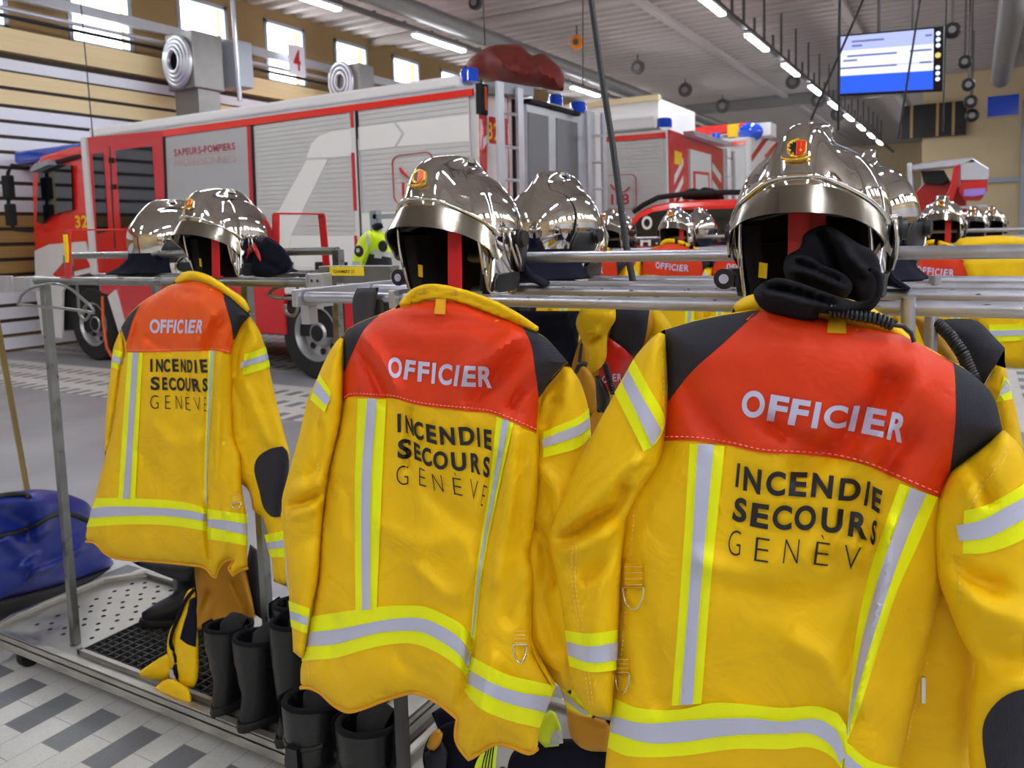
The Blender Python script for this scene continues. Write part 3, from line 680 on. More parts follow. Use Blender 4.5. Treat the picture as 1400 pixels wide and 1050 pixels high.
for x in (552, 560, 668, 677): mb.tube([co2.pt(*k2((x, 590 + (x > 600) * 8))[0], .003), co2.pt(*k2((x - 5, 612 + (x > 600) * 8))[0], .003)], .0009, 5)
mb.build('stitching', M['stitch_white'], cc2)
B2.patch(k2((598, 628), (635, 628), (632, 690), (590, 688)), off=.012, skirt=.010, corner=30).build('hanging_loop', M['binding_yellow'], J2R, smooth=0.6)

hem(B2, J2R, e2((115, 672), (150, 672), (190, 690), (240, 735), (290, 762), (340, 755), (420, 725), (480, 705), (540, 690), (590, 700), (650, 735), (700, 775), (716, 790), (710, 860), (725, 902), (760, 946), (800, 920), (862, 886), (930, 900), (990, 922), (1020, 905)))
# ---- jacket at the left, on the next cart
J1R = thing('fire_jacket', 'smallest of the three front yellow fire jackets, bright orange yoke, on the left cart', 'jacket', aty(240, 600, 1.52), group='officers jackets on the front rails')
s1, o1 = 2.979, (0, 320); u1, r1 = 2.778, (0, 672)
def c1(*p): return cv(p, s1, o1)
def e1(*p): return cv(p, u1, r1)
b1 = c1((492, 380), (520, 335), (575, 280), (640, 238), (705, 204), (790, 192), (850, 208), (905, 238), (960, 270), (1020, 332), (985, 372), (955, 432), (946, 500), (945, 560), (946, 700), (952, 830), (978, 900), (986, 1040)) + \
     e1((938, 100), (940, 200), (940, 292), (910, 300), (885, 320), (868, 290), (890, 262), (872, 258), (842, 278), (820, 327), (808, 322), (780, 290), (730, 280), (640, 270), (550, 262), (450, 255), (400, 235), (360, 195), (326, 190), (326, 160), (350, 60), (366, 0)) + c1((395, 1040), (425, 920), (455, 800), (478, 650), (492, 540), (508, 480))
f1 = [(c1((575, 300), (555, 380), (530, 460)), .012, -.007), (c1((905, 350), (870, 400), (840, 470)), .016, -.009), (c1((860, 330), (830, 390), (800, 450)), .014, .006), (c1((600, 420), (640, 450), (700, 460)), .014, -.005), (c1((700, 215), (780, 240), (860, 240)), .01, -.005),
      (c1((870, 480), (850, 700), (838, 900), (838, 1040)), .014, -.006), (c1((900, 500), (890, 700), (880, 1000)), .014, .006), (c1((640, 800), (720, 860), (800, 840)), .03, .006), (c1((460, 760), (560, 880), (640, 1000)), .03, -.004), (e1((785, 60), (785, 160), (800, 300)), .012, -.012), (e1((860, 90), (850, 220), (830, 300)), .016, .006)]
B1 = Cloth(b1, 1.50, T=.055, Tb=.05, w=.075, folds=f1, nz=.004, nsc=7, step=.0125, power=.65, seed=9)
back1 = B1.body().build('back_panel', M['jacket_yellow'], J1R, smooth=3.2)
yb = c1((514, 482), (600, 482), (700, 479), (800, 477), (880, 476), (940, 490))
yk1 = c1((575, 283), (640, 239), (705, 206), (790, 194), (850, 210), (905, 240), (928, 310), (946, 380), (950, 430), (942, 490)) + yb[::-1] + c1((515, 440), (540, 355))
Y1 = B1.patch(yk1, off=.0035, skirt=.005).build('yoke', M['yoke_tangerine'], J1R, smooth=0.8)
stitch(B1, Y1, [(a, b - 3) for a, b in yb], 'stitch_pink', off=.0060)
B1.patch(c1((574, 283), (540, 355), (514, 442), (493, 382), (520, 336)), off=.004).build('shoulder_patch', M['navy_cloth'], J1R, smooth=0.8)
B1.patch(c1((905, 240), (960, 271), (1019, 332), (985, 371), (955, 432), (948, 425), (942, 370), (925, 310)), off=.004).build('shoulder_patch', M['navy_cloth'], J1R, smooth=0.8)
tape(B1, J1R, 'back_stripe', ([(175, 482), (168, 580), (161.5, 682)], [(195, 482), (190, 580), (185, 683)]), ([(181, 482), (175, 580), (168, 682)], [(189, 482), (183, 580), (177, 682)]))
tape(B1, J1R, 'back_stripe', ([(285, 479), (282.5, 555), (279.5, 642), (280, 695)], [(294, 479), (289.5, 555), (283.5, 642), (283.5, 696)]), ([(288, 479), (284.5, 555), (281, 642), (281, 690)], [(292, 479), (287.7, 555), (282.7, 642), (282.6, 690)]))
tape(B1, J1R, 'hem_band', (e1((363, 25), (500, 25), (700, 40), (785, 65)), e1((328, 135), (500, 125), (650, 130), (784, 150))), (e1((351, 65), (500, 58), (700, 70), (784, 86)), e1((339, 100), (500, 92), (650, 95), (784, 113))))
tape(B1, J1R, 'hem_band', (e1((786, 66), (860, 76), (938, 87)), e1((787, 180), (860, 192), (938, 206))), (e1((786, 104), (860, 110), (938, 125)), e1((787, 135), (860, 148), (938, 166))), off=.0060)
W1 = [('O', [(103, 80), (202, 80), (103, 215), (200, 215)]), ('F', [(210, 82), (265, 85), (205, 213), (255, 213)]), ('F', [(273, 85), (330, 85), (265, 213), (322, 213)]), ('I', [(345, 85), (363, 85), (325, 213), (347, 213)]), ('C', [(373, 82), (427, 83), (362, 217), (417, 217)]), ('I', [(445, 85), (463, 85), (438, 215), (458, 215)]), ('E', [(485, 85), (550, 85), (465, 215), (525, 215)]), ('R', [(565, 85), (625, 85), (540, 212), (603, 212)])]
word_on_cloth(B1, W1, 7.0, (190, 425), 0.034, .0055).build('officer_lettering', M['silver_print'], Y1)
W1b = [('I', [(107, 460), (128, 460), (107, 585), (128, 585)]), ('N', [(162, 460), (228, 462), (162, 583), (230, 588)]), ('C', [(235, 460), (295, 460), (236, 588), (299, 588)]), ('E', [(315, 460), (375, 460), (320, 583), (383, 585)]), ('N', [(397, 460), (445, 465), (400, 585), (450, 595)]), ('D', [(460, 468), (508, 470), (462, 590), (508, 592)]), ('I', [(528, 468), (545, 470), (533, 595), (555, 598)]), ('E', [(575, 465), (652, 462), (595, 592), (658, 592)]),
       ('S', [(112, 630), (197, 630), (110, 760), (200, 760)]), ('E', [(222, 635), (268, 635), (222, 758), (275, 758)]), ('C', [(280, 638), (347, 638), (290, 762), (357, 762)]), ('O', [(360, 638), (437, 638), (363, 767), (439, 767)]), ('U', [(445, 640), (490, 642), (447, 770), (492, 775)]), ('R', [(500, 648), (583, 650), (515, 772), (595, 778)]), ('S', [(608, 642), (658, 645), (608, 772), (658, 775)])]
word_on_cloth(B1, W1b, 7.0, (190, 425), 0.036, .0045).build('service_lettering', M['black_print'], back1)
W1c = [('G', [(107, 808), (187, 808), (107, 938), (187, 938)]), ('E', [(250, 810), (297, 810), (250, 938), (302, 940)]), ('N', [(350, 812), (408, 812), (352, 938), (410, 942)]), ('È', [(440, 788), (480, 788), (448, 945), (497, 955)]), ('V', [(518, 826), (582, 826), (538, 958), (602, 960)]), ('E', [(625, 828), (645, 828), (620, 960), (642, 962)])]
word_on_cloth(B1, W1c, 7.0, (190, 425), -0.018, .0045).build('city_lettering', M['black_print'], back1)
d_ring(J1R, B1, *e1((898, 42))[0], 13, 8, e1((898, 5))[0][1])
hem(B1, J1R, e1((326, 190), (360, 195), (400, 235), (450, 255), (550, 262), (640, 270), (730, 280), (780, 290), (808, 322), (820, 327), (842, 278), (872, 258), (890, 262), (868, 290), (885, 320), (910, 300), (940, 292)))
sr1 = c1((1020, 334), (1060, 400), (1085, 480), (1100, 560), (1130, 700), (1160, 820), (1180, 900), (1175, 960), (1162, 1040)) + e1((1070, 50), (1076, 130), (1082, 250), (1090, 362), (1040, 342), (1022, 180), (1000, 100), (960, 70), (945, 0)) + c1((970, 1000), (940, 900), (915, 830), (910, 700), (915, 460), (965, 372))
S1 = Cloth(sr1, 1.53, T=.05, Tb=.05, w=.05, folds=[(c1((1000, 400), (965, 480), (960, 560)), .012, -.010), (c1((1050, 430), (1010, 490), (990, 540)), .012, .006), (c1((960, 620), (985, 700), (1000, 800)), .014, -.006), (c1((1010, 640), (1050, 740), (1090, 840)), .02, .006)], nz=.004, step=.011, seed=23, power=.6)
sv1 = S1.body().build('sleeve', M['jacket_yellow'], J1R, smooth=3.2)
tape(S1, sv1, 'arm_band', (c1((995, 490), (1040, 476), (1083, 458)), c1((988, 576), (1045, 560), (1101, 540))), (c1((984, 520), (1040, 503), (1088, 485)), c1((978, 546), (1040, 528), (1094, 512))))
S1.patch(c1((1035, 960), (1050, 910), (1100, 875), (1150, 864), (1170, 885), (1178, 940), (1163, 1040)) + e1((1065, 95), (1030, 95), (1000, 60), (985, 0)), off=.005).build('elbow_patch', M['navy_cloth'], sv1, smooth=0.8)
tape(S1, sv1, 'cuff_band', (e1((1003, 165), (1075, 150)), e1((1026, 250), (1082, 250))), (e1((1010, 195), (1077, 183)), e1((1019, 220), (1080, 212))))
sl1 = c1((493, 388), (475, 425), (460, 470), (450, 560), (432, 720), (427, 900), (432, 925), (455, 800), (478, 650), (492, 540), (508, 480), (505, 440))
S1b = Cloth(sl1, 1.51, T=.04, Tb=.05, w=.03, nz=.003, step=.011, seed=29)
sv1b = S1b.body().build('sleeve', M['jacket_yellow'], J1R, smooth=3.2)
tape(S1b, sv1b, 'arm_band', (c1((462, 468), (500, 480)), c1((452, 540), (490, 555))), (c1((459, 494), (497, 505)), c1((455, 520), (493, 531))))
co1 = Cloth(c1((700, 207), (735, 163), (780, 150), (850, 168), (930, 218), (1000, 270), (1022, 322), (1000, 322), (910, 242), (850, 206), (790, 190)), 1.50, T=.026, Tb=.04, w=.022, nz=.002, step=.009)
co1.body().build('collar', M['jacket_yellow'], J1R, smooth=3.2)
# ------------------------------------------------------------------ firefighters' helmets (local frame: face looks to -y, z up from the rail)
HW, HLF, HLB, HZ, HH = 0.117, 0.142, 0.150, 0.134, 0.122
def sst(a, b, x):
    t = max(0.0, min(1.0, (x - a) / (b - a))); return t * t * (3 - 2 * t)
def h_xy(phi):
    c, s_ = math.cos(phi), math.sin(phi); return HW * s_, -(HLF if c > 0 else HLB) * c
def h_low(phi):
    d = abs(math.degrees(phi))
    z = 0.172 - 0.02 * sst(0, 50, d)
    z += (0.010 - z) * sst(50, 66, d)
    z += 0.022 * sst(74, 60, d) if d > 60 else 0
    z += 0.035 * sst(112, 150, d)
    return z
def h_point(phi, z, off=0.0):
    """shell surface at azimuth phi and height z (below the dome top)"""
    x, y = h_xy(phi)
    if z >= HZ: k = math.sqrt(max(0.0, 1 - ((z - HZ) / HH) ** 2)) ** 0.92
    else: k = 1 - 0.13 * ((HZ - z) / 0.125) ** 1.6
    p = Vector((x * k, y * k, z))
    n = Vector((x / HW ** 2, y / HLF ** 2, max(0, z - HZ) / HH ** 2)); n.normalize()
    return p + n * off, n
def crest(p):
    """raised keel from the badge plate over the top"""
    al = math.degrees(math.atan2(p.z - HZ + 0.02, -p.y))
    w = sst(22, 66, al) * (1 - sst(84, 150, al)); sg = 0.023 + 0.03 * (1 - sst(20, 72, al))
    a = 0.036 * w * math.exp(-(abs(p.x) / sg) ** 2.6)
    pl = 0.010 * sst(12, 28, al) * (1 - sst(50, 80, al)) * math.exp(-(abs(p.x) / 0.05) ** 4)
    return a + pl
def h_surf(phi, t, off=0.0):
    """t 0 crown .. 1 lower edge"""
    zl = h_low(phi); 
    if t < 0.6:
        th = t / 0.6 * PI / 2; zt = HZ + HH * math.cos(th)
        zlim = max(zl, HZ)
        th = t / 0.6 * math.acos(max(-1, min(1, (zlim - HZ) / HH))); z = HZ + HH * math.cos(th)
    else:
        z0 = max(zl, HZ); z = z0 + (zl - z0) * (t - 0.6) / 0.4
        if zl > HZ: z = zl
    p, n = h_point(phi, z, off)
    return p + n * crest(p)
def helmet_proto():
    root = thing('firefighter_helmet', 'chrome firefighter helmet', 'helmet', (0, 0, 0))
    az = []
    for i in range(121):
        az.append(-PI + 2 * PI * i / 120)
    az = sorted(set(az + [s * math.radians(d) for s in (-1, 1) for d in (49, 51, 53, 54.5, 56, 57.5, 59, 61, 63, 65, 67, 69)]))[:-1]
    ts = [i / 22 * 0.6 for i in range(23)] + [0.6 + 0.4 * i / 9 for i in range(1, 10)]
    n = len(az)
    def grid(off, inner):
        mb = MB(); vs = []; fs = []
        for t in ts[1:]:
            for a in az: vs.append(h_surf(a, t, off) if not inner else h_surf(a, t, -0.006) )
        top = len(vs); vs.append(h_surf(0, 0.0001, off if not inner else -0.006))
        for j in range(n): fs.append((top, j, (j + 1) % n))
        for i in range(len(ts) - 2):
            for j in range(n):
                fs.append((i * n + j, (i + 1) * n + j, (i + 1) * n + (j + 1) % n, i * n + (j + 1) % n))
        return vs, fs
    vo, fo = grid(0, False); mb = MB(); mb.add(vo, fo); mb.build('shell', M['chrome'], root, smooth=1.2, local=True)
    vi, fi = grid(0, True); mb = MB(); mb.add(vi, fi)
    # inner padding ring and head cradle
    mb.build('lining', M['helmet_lining'], root, smooth=3.2, local=True)
    ring = [h_surf(a, 1.0, -0.002) for a in az]
    MB().tube(ring, 0.0034, 6, closed=True).build('edge_trim', M['chrome_wire'], root, smooth=3.2, local=True)
    pads = MB()
    for a0, a1, z0, z1 in ((-46, 46, .150, .176),):
        rows = []
        for d in range(a0, a1 + 1, 4):
            ph = math.radians(d); q = []
            for (zz, of) in ((z0, -.010), (z1, -.010), (z1, -.026), (z0, -.026)): q.append(h_point(ph, zz - 0.012 * sst(0, 46, abs(d)), of)[0])
            rows.append(q)
        pads.loft(rows)
    for s_ in (-1, 1):
        rows = []
        for zz in (0.02, 0.05, 0.09, 0.13):
            rows.append([h_point(s_ * math.radians(d), zz, of)[0] for d, of in ((62, -.010), (100, -.010), (100, -.032), (66, -.030))])
        pads.loft(rows)
    pads.build('brow_and_cheek_pads', M['helmet_lining'], root, smooth=0.6, local=True)
    tg = MB().prism([(-.070, -.052, .072), (-.056, -.058, .070), (-.058, -.056, .046), (-.072, -.050, .048)], (0, .003, 0))
    tg.build('inner_tag', M['stand_yellow'], root, local=True)
    # peak: polished band over the brow, standing off at the lower edge, tips rounded
    top, bot = [], []
    A = 74.0; N = 44; rows = []
    for i in range(N + 1):
        d = -A + 2 * A * i / N; ph = math.radians(d); k = (abs(d) / A)
        zt = 0.185 - 0.064 * k ** 2.2; zb = 0.146 - 0.072 * k ** 2.2
        if k > 0.86:
            e = (k - 0.86) / 0.14; mid = (zt + zb) / 2 - .006; hh = (zt - zb) / 2 * math.sqrt(max(0.0, 1 - e * e)) + 0.002; zt = mid + hh; zb = mid - hh
        of = 0.032 - 0.024 * k
        r = []
        for j, (f, o_) in enumerate(((0, .003), (.33, .3), (.66, .66), (1, 1), (1, 1), (.66, .66), (.33, .3), (0, .003))):
            z = zt + (zb - zt) * f; p, nn = h_point(ph, z)
            outd = Vector((nn.x, nn.y, 0)).normalized()
            base = h_point(ph, zt)[0]
            lin_ = base + (h_point(ph, zb)[0] + outd * of - base) * f; lin_.z = z
            c = crest(h_point(ph, zt)[0]) * (1 - f)
            r.append(lin_ + outd * (0.004 + c + (0 if j < 4 else -0.0035)))
        rows.append(r)
    MB().loft(rows).build('peak', M['chrome_visor'], root, smooth=0.9, local=True)
    bead = []
    for i in range(N + 1):
        d = -A * 1.02 + 2 * A * 1.02 * i / N; ph = math.radians(d); k = abs(d) / A
        p, nn = h_point(ph, 0.190 - 0.064 * min(1, k) ** 2.2); bead.append(p + nn * (crest(p) + 0.003))
    MB().tube(bead, 0.0042, 8).build('brow_bead', M['chrome'], root, smooth=3.2, local=True)
    # badge: gilt plate with ribbon, shield half gold with a black bird, half red with a gilt key
    al = math.radians(50); ph = 0.0
    zc = 0.217; p0, nn = h_point(0.0, zc); p0 = p0 + nn * (crest(p0) + 0.003)
    tz = h_point(0.0, zc + .012)[0]; tz = (tz + nn * crest(tz)) - (h_point(0.0, zc - .012)[0] + nn * crest(h_point(0.0, zc - .012)[0])); tz.normalize(); nn = Vector((1, 0, 0)).cross(tz) * -1
    if nn.y > 0: nn = -nn
    def B(x, y, h=0.0): return p0 + Vector((1, 0, 0)) * x * .86 + tz * y * .86 + nn * (h + .001)
    def plate(pts, h0, h1): return MB().prism([B(x, y, h0) for x, y in pts], nn * (h1 - h0))
    bd = plate([(-.0155, .013), (-.008, .0165), (0, .019), (.008, .0165), (.0155, .013), (.0155, -.006), (.009, -.0135), (0, -.0165), (-.009, -.0135), (-.0155, -.006)], -.004, .002).build('badge', M['gold'], root, bevel=.0006, local=True)
    plate([(0, .013), (.014, .012), (.014, -.004), (.008, -.011), (0, -.014)], .0015, .0035).build('shield_half', M['enamel_red'], bd, local=True)
    plate([(.0062, .009), (.0078, .009), (.0078, -.003), (.0098, -.005), (.0072, -.008), (.0044, -.005), (.0062, -.003)], .003, .0045).build('key_emblem', M['gold'], bd, local=True)
    plate([(-.001, .012), (-.004, .010), (-.006, .012), (-.007, .007), (-.012, .010), (-.009, .003), (-.013, .001), (-.008, -.002), (-.010, -.008), (-.005, -.005), (-.003, -.012), (-.001, -.012)], .0015, .003).build('bird_emblem', M['enamel_black'], bd, local=True)
    MB().tube([B(-.024, -.015, .001), B(-.014, -.020, .003), B(-.005, -.0205, .004), B(.006, -.0215, .004), B(.015, -.019, .003), B(.024, -.016, .001)], .0026, 8).build('ribbon', M['gold'], bd, smooth=3.2, local=True)
    # side fittings
    for s_ in (-1, 1):
        p, nn = h_point(s_ * math.radians(97), 0.118); nn.z = 0; nn.normalize()
        kb = MB(); a0 = p + nn * .002
        kb.tube([a0, a0 + nn * .012, a0 + nn * .013, a0 + nn * .020], [.0195, .0195, .017, .016], 20)
        kb.build('side_knob', M['black_plastic'], root, smooth=0.6, local=True)
        rows = []
        for zz, d0, d1 in ((.128, 102, 120), (.100, 98, 127), (.075, 96, 128), (.052, 104, 122)):
            rows.append([h_point(s_ * math.radians(d), zz, of)[0] for d, of in ((d0, .002), (d1, .002), (d1, .010), (d0, .011))])
        MB().loft(rows).build('ear_plate', M['black_plastic'], root, smooth=0.5, bevel=.0015, local=True)
        rows = []
        for zz, d0, d1 in ((.052, 74, 104), (.040, 71, 108), (.024, 71, 106), (.016, 76, 98)):
            rows.append([h_point(s_ * math.radians(d), zz, of)[0] for d, of in ((d0, .001), (d1, .001), (d1, .008), (d0, .009))])
        MB().loft(rows).build('chin_clip', M['black_plastic'], root, smooth=0.5, bevel=.0015, local=True)
        w = MB()
        for k in (0, 7): w.tube([h_point(s_ * math.radians(84 + k), .132, .006)[0], h_point(s_ * math.radians(85 + k), .105, .010)[0], h_point(s_ * math.radians(92 + k), .078, .011)[0], h_point(s_ * math.radians(101 + k), .056, .009)[0]], .0028, 6)
        w.build('strap_wire', M['chrome_wire'], root, smooth=3.2, local=True)
        st = MB()
        for d in (80, 88): 
            p, nn = h_point(s_ * math.radians(d), .135); st.ball(p + nn * .003, .006, 10, 6)
        st.build('rivet', M['chrome'], root, smooth=3.2, local=True)
    # neck curtain at the back
    rows = []
    for i in range(25):
        d = 118 + (242 - 118) * i / 24; ph = math.radians(d); q = []; wv = .008 * math.sin(i * 1.3)
        for zz, of in ((.095, -.002), (.070, .008), (.040, .045 + wv), (.022, .092 + wv), (.018, .090 + wv), (.034, .040 + wv), (.066, .002), (.095, -.007)):
            pp, nn = h_point(ph, max(.012, zz)); nn.z = 0; nn.normalize(); v = pp + nn * of * (0.55 + 0.45 * math.sin(PI * i / 24)); v.z = zz; q.append(v)
        rows.append(q)
    MB().loft(rows).build('neck_curtain', M['navy_felt'], root, smooth=1.0, local=True)
    rows = []
    for i in range(29):
        ph = math.radians(66 + (294 - 66) * i / 28)
        q = []
        for zz, of in ((.10, -.008), (.05, -.012), (.0, -.020), (-.004, -.024), (.05, -.018), (.10, -.014)):
            pp, nn = h_point(ph, max(.012, zz)); nn.z = 0; nn.normalize(); v = pp + nn * of; v.z = zz; q.append(v)
        rows.append(q)
    MB().loft(rows).build('inner_curtain', M['helmet_lining'], root, smooth=1.0, local=True)
    # comb seam at the rear
    sm = []
    for i in range(18):
        t = 0.1 + 0.88 * i / 17; sm.append(h_surf(math.radians(118), t, .001))
    return root
HP = helmet_proto()
def helmet(x, y, z, rz, label, group, first=[True]):
    if first[0]:
        first[0] = False; HP.location = (x, y, z); HP.rotation_euler = (0, 0, rz); HP['label'] = label; HP['group'] = group; return HP
    return dup(HP, (x, y, z), rz, label, group)
RZ = 1.424
GF, GB = 'helmets facing the camera on the front rails', 'helmets on the far side of the rails'
h3_ = helmet(-.229, 1.325, RZ, 0.02, 'largest chrome helmet facing the camera on the right, a dark cloth stuffed in its opening', GF)
h2_ = helmet(-.905, 1.335, RZ, 0.0, 'chrome helmet with gilt badge above the middle jacket collar, open and empty', GF)
h1_ = helmet(-2.018, 1.70, 1.432, 0.0, 'leftmost front chrome helmet, with navy neck curtain flaring at its right', GF)
nf = Cloth([(345, 352), (352, 336), (364, 323), (377, 330), (391, 343), (399, 357), (396, 368), (380, 376), (360, 379), (345, 376), (338, 364)], 1.70, T=.015, Tb=.03, w=.02, nz=.002, step=.008, folds=[([(352, 345), (362, 358), (380, 368)], .008, -.004)])
nf.body().build('raised_neck_flap', M['navy_felt'], h1_, smooth=3.2)
nf.patch([(346, 330), (350, 336), (357, 352), (356, 358), (349, 346), (345, 336)], off=.006).build('red_edge', M['stand_red'], h1_, smooth=3.2)
h2b = helmet(-.935, 1.80, RZ, PI, 'chrome helmet turned away, just behind the middle badge helmet', GB)
h1b = helmet(-2.60, 1.93, 1.432, PI - .1, 'chrome helmet turned away, half hidden behind the leftmost front helmet', GB)
h3b = helmet(-.215, 1.80, RZ, PI, 'chrome helmet turned away, mostly hidden behind the largest helmet', GB)
h2c = helmet(-.62, 1.80, RZ - 0, PI + .2, 'chrome helmet turned away, only its edge showing right of the pair in the middle', GB) if False else None
def torch(helm, s_, label):
    """small clip torch on the cheek of a helmet"""
    pass
for hm, y_ in ((h3_, 0), (h2_, 0)):
    m_ = MB(); m_.tube([(-.128, -.045, .045), (-.128, -.02, .045), (-.127, .03, .047)], [.017, .0165, .013], 14); m_.box((-.126, -.02, .03), (-.108, .02, .06))
    t_ = m_.build('clip_torch', M['black_plastic'], hm, smooth=0.6, local=True)
    MB().tube([(-.128, -.0462, .045), (-.128, -.044, .045)], .008, 14).build('torch_lens', M['silver_print'], t_, local=True)
# ------------------------------------------------------------------ red bracket stands that carry the helmets
def bracket(x, y0, y1, z, h, label, stripe=False, lean=0.0):
    t = thing('helmet_stand', label, 'stand', (x, y0, z), group='red helmet stands on the rails'); w = .015; k = .005
    m_ = MB()
    pr = [(y0 - .0, z), (y0 + lean, z + h), (y1 - lean, z + h), (y1, z)]
    for (ya, za), (yb, zb) in zip(pr, pr[1:]):
        d = Vector((0, yb - ya, zb - za)).normalized(); nrm = Vector((0, -d.z, d.y)) * k
        m_.prism([(x - w, ya, za), (x + w, ya, za), (x + w, yb, zb), (x - w, yb, zb)], nrm)
    m_.box((x - .045, y0 - .004, z - .003), (x + w, y0 + .012, z + .003))
    m_.build('bent_strap', M['stand_red'], t, bevel=.001)
    if stripe: MB().box((x - .008, y0 + lean * .5 - .0105, z + .05), (x + .008, y0 + lean * .5 - .003, z + h - .012)).build('yellow_stripe', M['stand_yellow'], t)
    return t
bracket(-.232, 1.235, 1.40, 1.443, .165, 'red strap stand inside the largest helmet on the right', lean=.01)
bracket(-.853, 1.235, 1.40, 1.443, .165, 'red strap stand inside the middle badge helmet', lean=.01)
bracket(-1.955, 1.60, 1.77, 1.449, .165, 'red strap stand inside the leftmost front helmet', lean=.01)
bracket(aty(95, 384, 1.575)[0], 1.575, 1.98, 1.449, .155, 'empty red stand with a yellow stripe at the left end of the left cart', True, lean=.012)
bracket(aty(376, 330, 1.80)[0], 1.80, 2.02, 1.449, .185, 'empty red stand right of the leftmost front helmet', lean=.012)
# dark knitted hood stuffed into the helmet at the right
hd = thing('fire_hood', 'black knitted hood crumpled in the opening of the largest helmet', 'hood', aty(1120, 425, 1.2))
def hoodpiece(px, y0, folds, T=.022, w=.02, seed=0):
    c = Cloth(px, y0, T=T, Tb=.03, w=w, folds=folds, nz=.0015, nsc=14, step=.0055, seed=seed, corner=70); return c.body().build('cloth_fold', M['black_cloth'], hd, smooth=3.2)
hoodpiece([(1098, 322), (1112, 312), (1130, 308), (1152, 318), (1172, 332), (1196, 345), (1204, 368), (1200, 400), (1180, 420), (1140, 425), (1090, 410), (1072, 375), (1074, 352), (1094, 338)], 1.20,
          [([(1120, 315), (1140, 350), (1150, 380), (1165, 410)], .006, -.012), ([(1150, 325), (1160, 350), (1180, 370)], .006, .010)], seed=1)
hoodpiece([(1072, 362), (1086, 350), (1105, 350), (1125, 362), (1150, 372), (1165, 388), (1160, 404), (1140, 412), (1110, 404), (1085, 388), (1074, 376)], 1.15, [([(1078, 370), (1110, 376), (1150, 394)], .005, .008), ([(1090, 358), (1120, 370), (1150, 384)], .004, -.007)], T=.018, w=.014, seed=2)
hoodpiece([(1030, 402), (1038, 390), (1060, 380), (1085, 384), (1120, 396), (1155, 408), (1180, 412), (1196, 402), (1196, 380), (1186, 368), (1196, 364), (1206, 374), (1208, 396), (1198, 418), (1180, 430), (1150, 432), (1120, 428), (1118, 436), (1100, 438), (1070, 432), (1042, 422)], 1.10,
          [([(1040, 402), (1070, 408), (1110, 418), (1150, 424)], .006, .008), ([(1050, 392), (1090, 400), (1140, 416)], .005, -.010), ([(1190, 372), (1200, 390), (1186, 414)], .005, .008)], T=.024, w=.018, seed=3)
# ------------------------------------------------------------------ the carts: rails, posts, trays
TR = .0112
def tubeobj(name, pts, root, m='tube_silver', r=TR, n=14): return MB().tube(pts, r, n).build(name, M[m], root, smooth=0.9)
ncart = thing('clothing_cart', 'near silver tubular clothing cart carrying the two larger jackets', 'cart', (-.55, 1.4, 0), group='clothing carts')
XL, XR = atz(447, 403, 1.43)[0], 0.9
zr = 1.432
for i, y in enumerate((1.225, 1.44, 1.60, 1.80)):
    tubeobj('rail', [(XL + .02, y, zr), (XR, y, zr)], ncart)
u = MB(); ux0 = aty(640, 350, 1.45)[0]
u.tube([(ux0, 1.45, zr), (ux0, 1.45, 1.494), (ux0 + .008, 1.45, 1.502), (XR, 1.45, 1.502)], TR, 14); u.build('top_rail', M['tube_silver'], ncart, smooth=0.9)
# chipped paint
ch = MB()
rr = random.Random(3)
for k in range(34):
    y = rr.choice((1.225, 1.225, 1.44)); x = rr.uniform(-.75, .3); a = rr.uniform(1.7, 2.9); l = rr.uniform(.0012, .006) * (4 if k % 9 == 0 else 1)
    p = Vector((x, y + math.cos(a) * TR * 1.0, zr + math.sin(a) * TR)); nrm = Vector((0, math.cos(a), math.sin(a))); tt = Vector((0, -math.sin(a), math.cos(a))) * rr.uniform(.0006, .0014)
    ch.prism([p - Vector((l, 0, 0)), p + tt - Vector((l * .2, 0, 0)), p + Vector((l, 0, 0)), p - tt + Vector((l * .3, 0, 0))], nrm * .0003)
ch.build('paint_chips', M['rust'], ncart)
px_ = atz(1238, 430, 1.43)[0]
pz = MB(); pz.tube([(px_, 1.206, .13), (px_, 1.206, 1.449)], .0095, 14); pz.build('post', M['tube_silver'], ncart, smooth=0.9)
p2_ = aty(1273, 450, 1.44)[0]
tubeobj('post', [(p2_, 1.44, .13), (p2_, 1.44, zr)], ncart, r=.010)
tubeobj('stub', [(aty(1278, 400, 1.60)[0], 1.60, zr), (aty(1278, 400, 1.60)[0], 1.60, zr + .024)], ncart, r=.010)
lp_ = aty(549, 980, 1.225)[0]
MB().box((lp_ - .011, 1.214, .13), (lp_ + .011, 1.236, zr)).build('post', M['grate_steel'], ncart, bevel=.002)
lb_ = aty(549, 980, 1.225)[0]
MB().box((lb_ - .011, 1.78, .13), (lb_ + .011, 1.80, zr)).build('post', M['grate_steel'], ncart, bevel=.002)
# end fittings of the near cart
eb = MB(); eb.box((XL, 1.20, 1.413), (XL + .016, 1.62, 1.449)); eb.build('end_bar', M['plate_alu'], ncart, bevel=.002)
eb = MB(); eb.box((XL - .012, 1.235, 1.372), (XL + .012, 1.262, 1.412)); eb.build('end_bracket', M['plate_alu'], ncart, bevel=.002)
sb = MB(); xs = aty(545, 398, 1.225)[0]; sb.box((xs - .006, 1.20, 1.415), (xs + .010, 1.25, 1.45)); sb.build('bracket_plate', M['plate_alu'], ncart, bevel=.002)
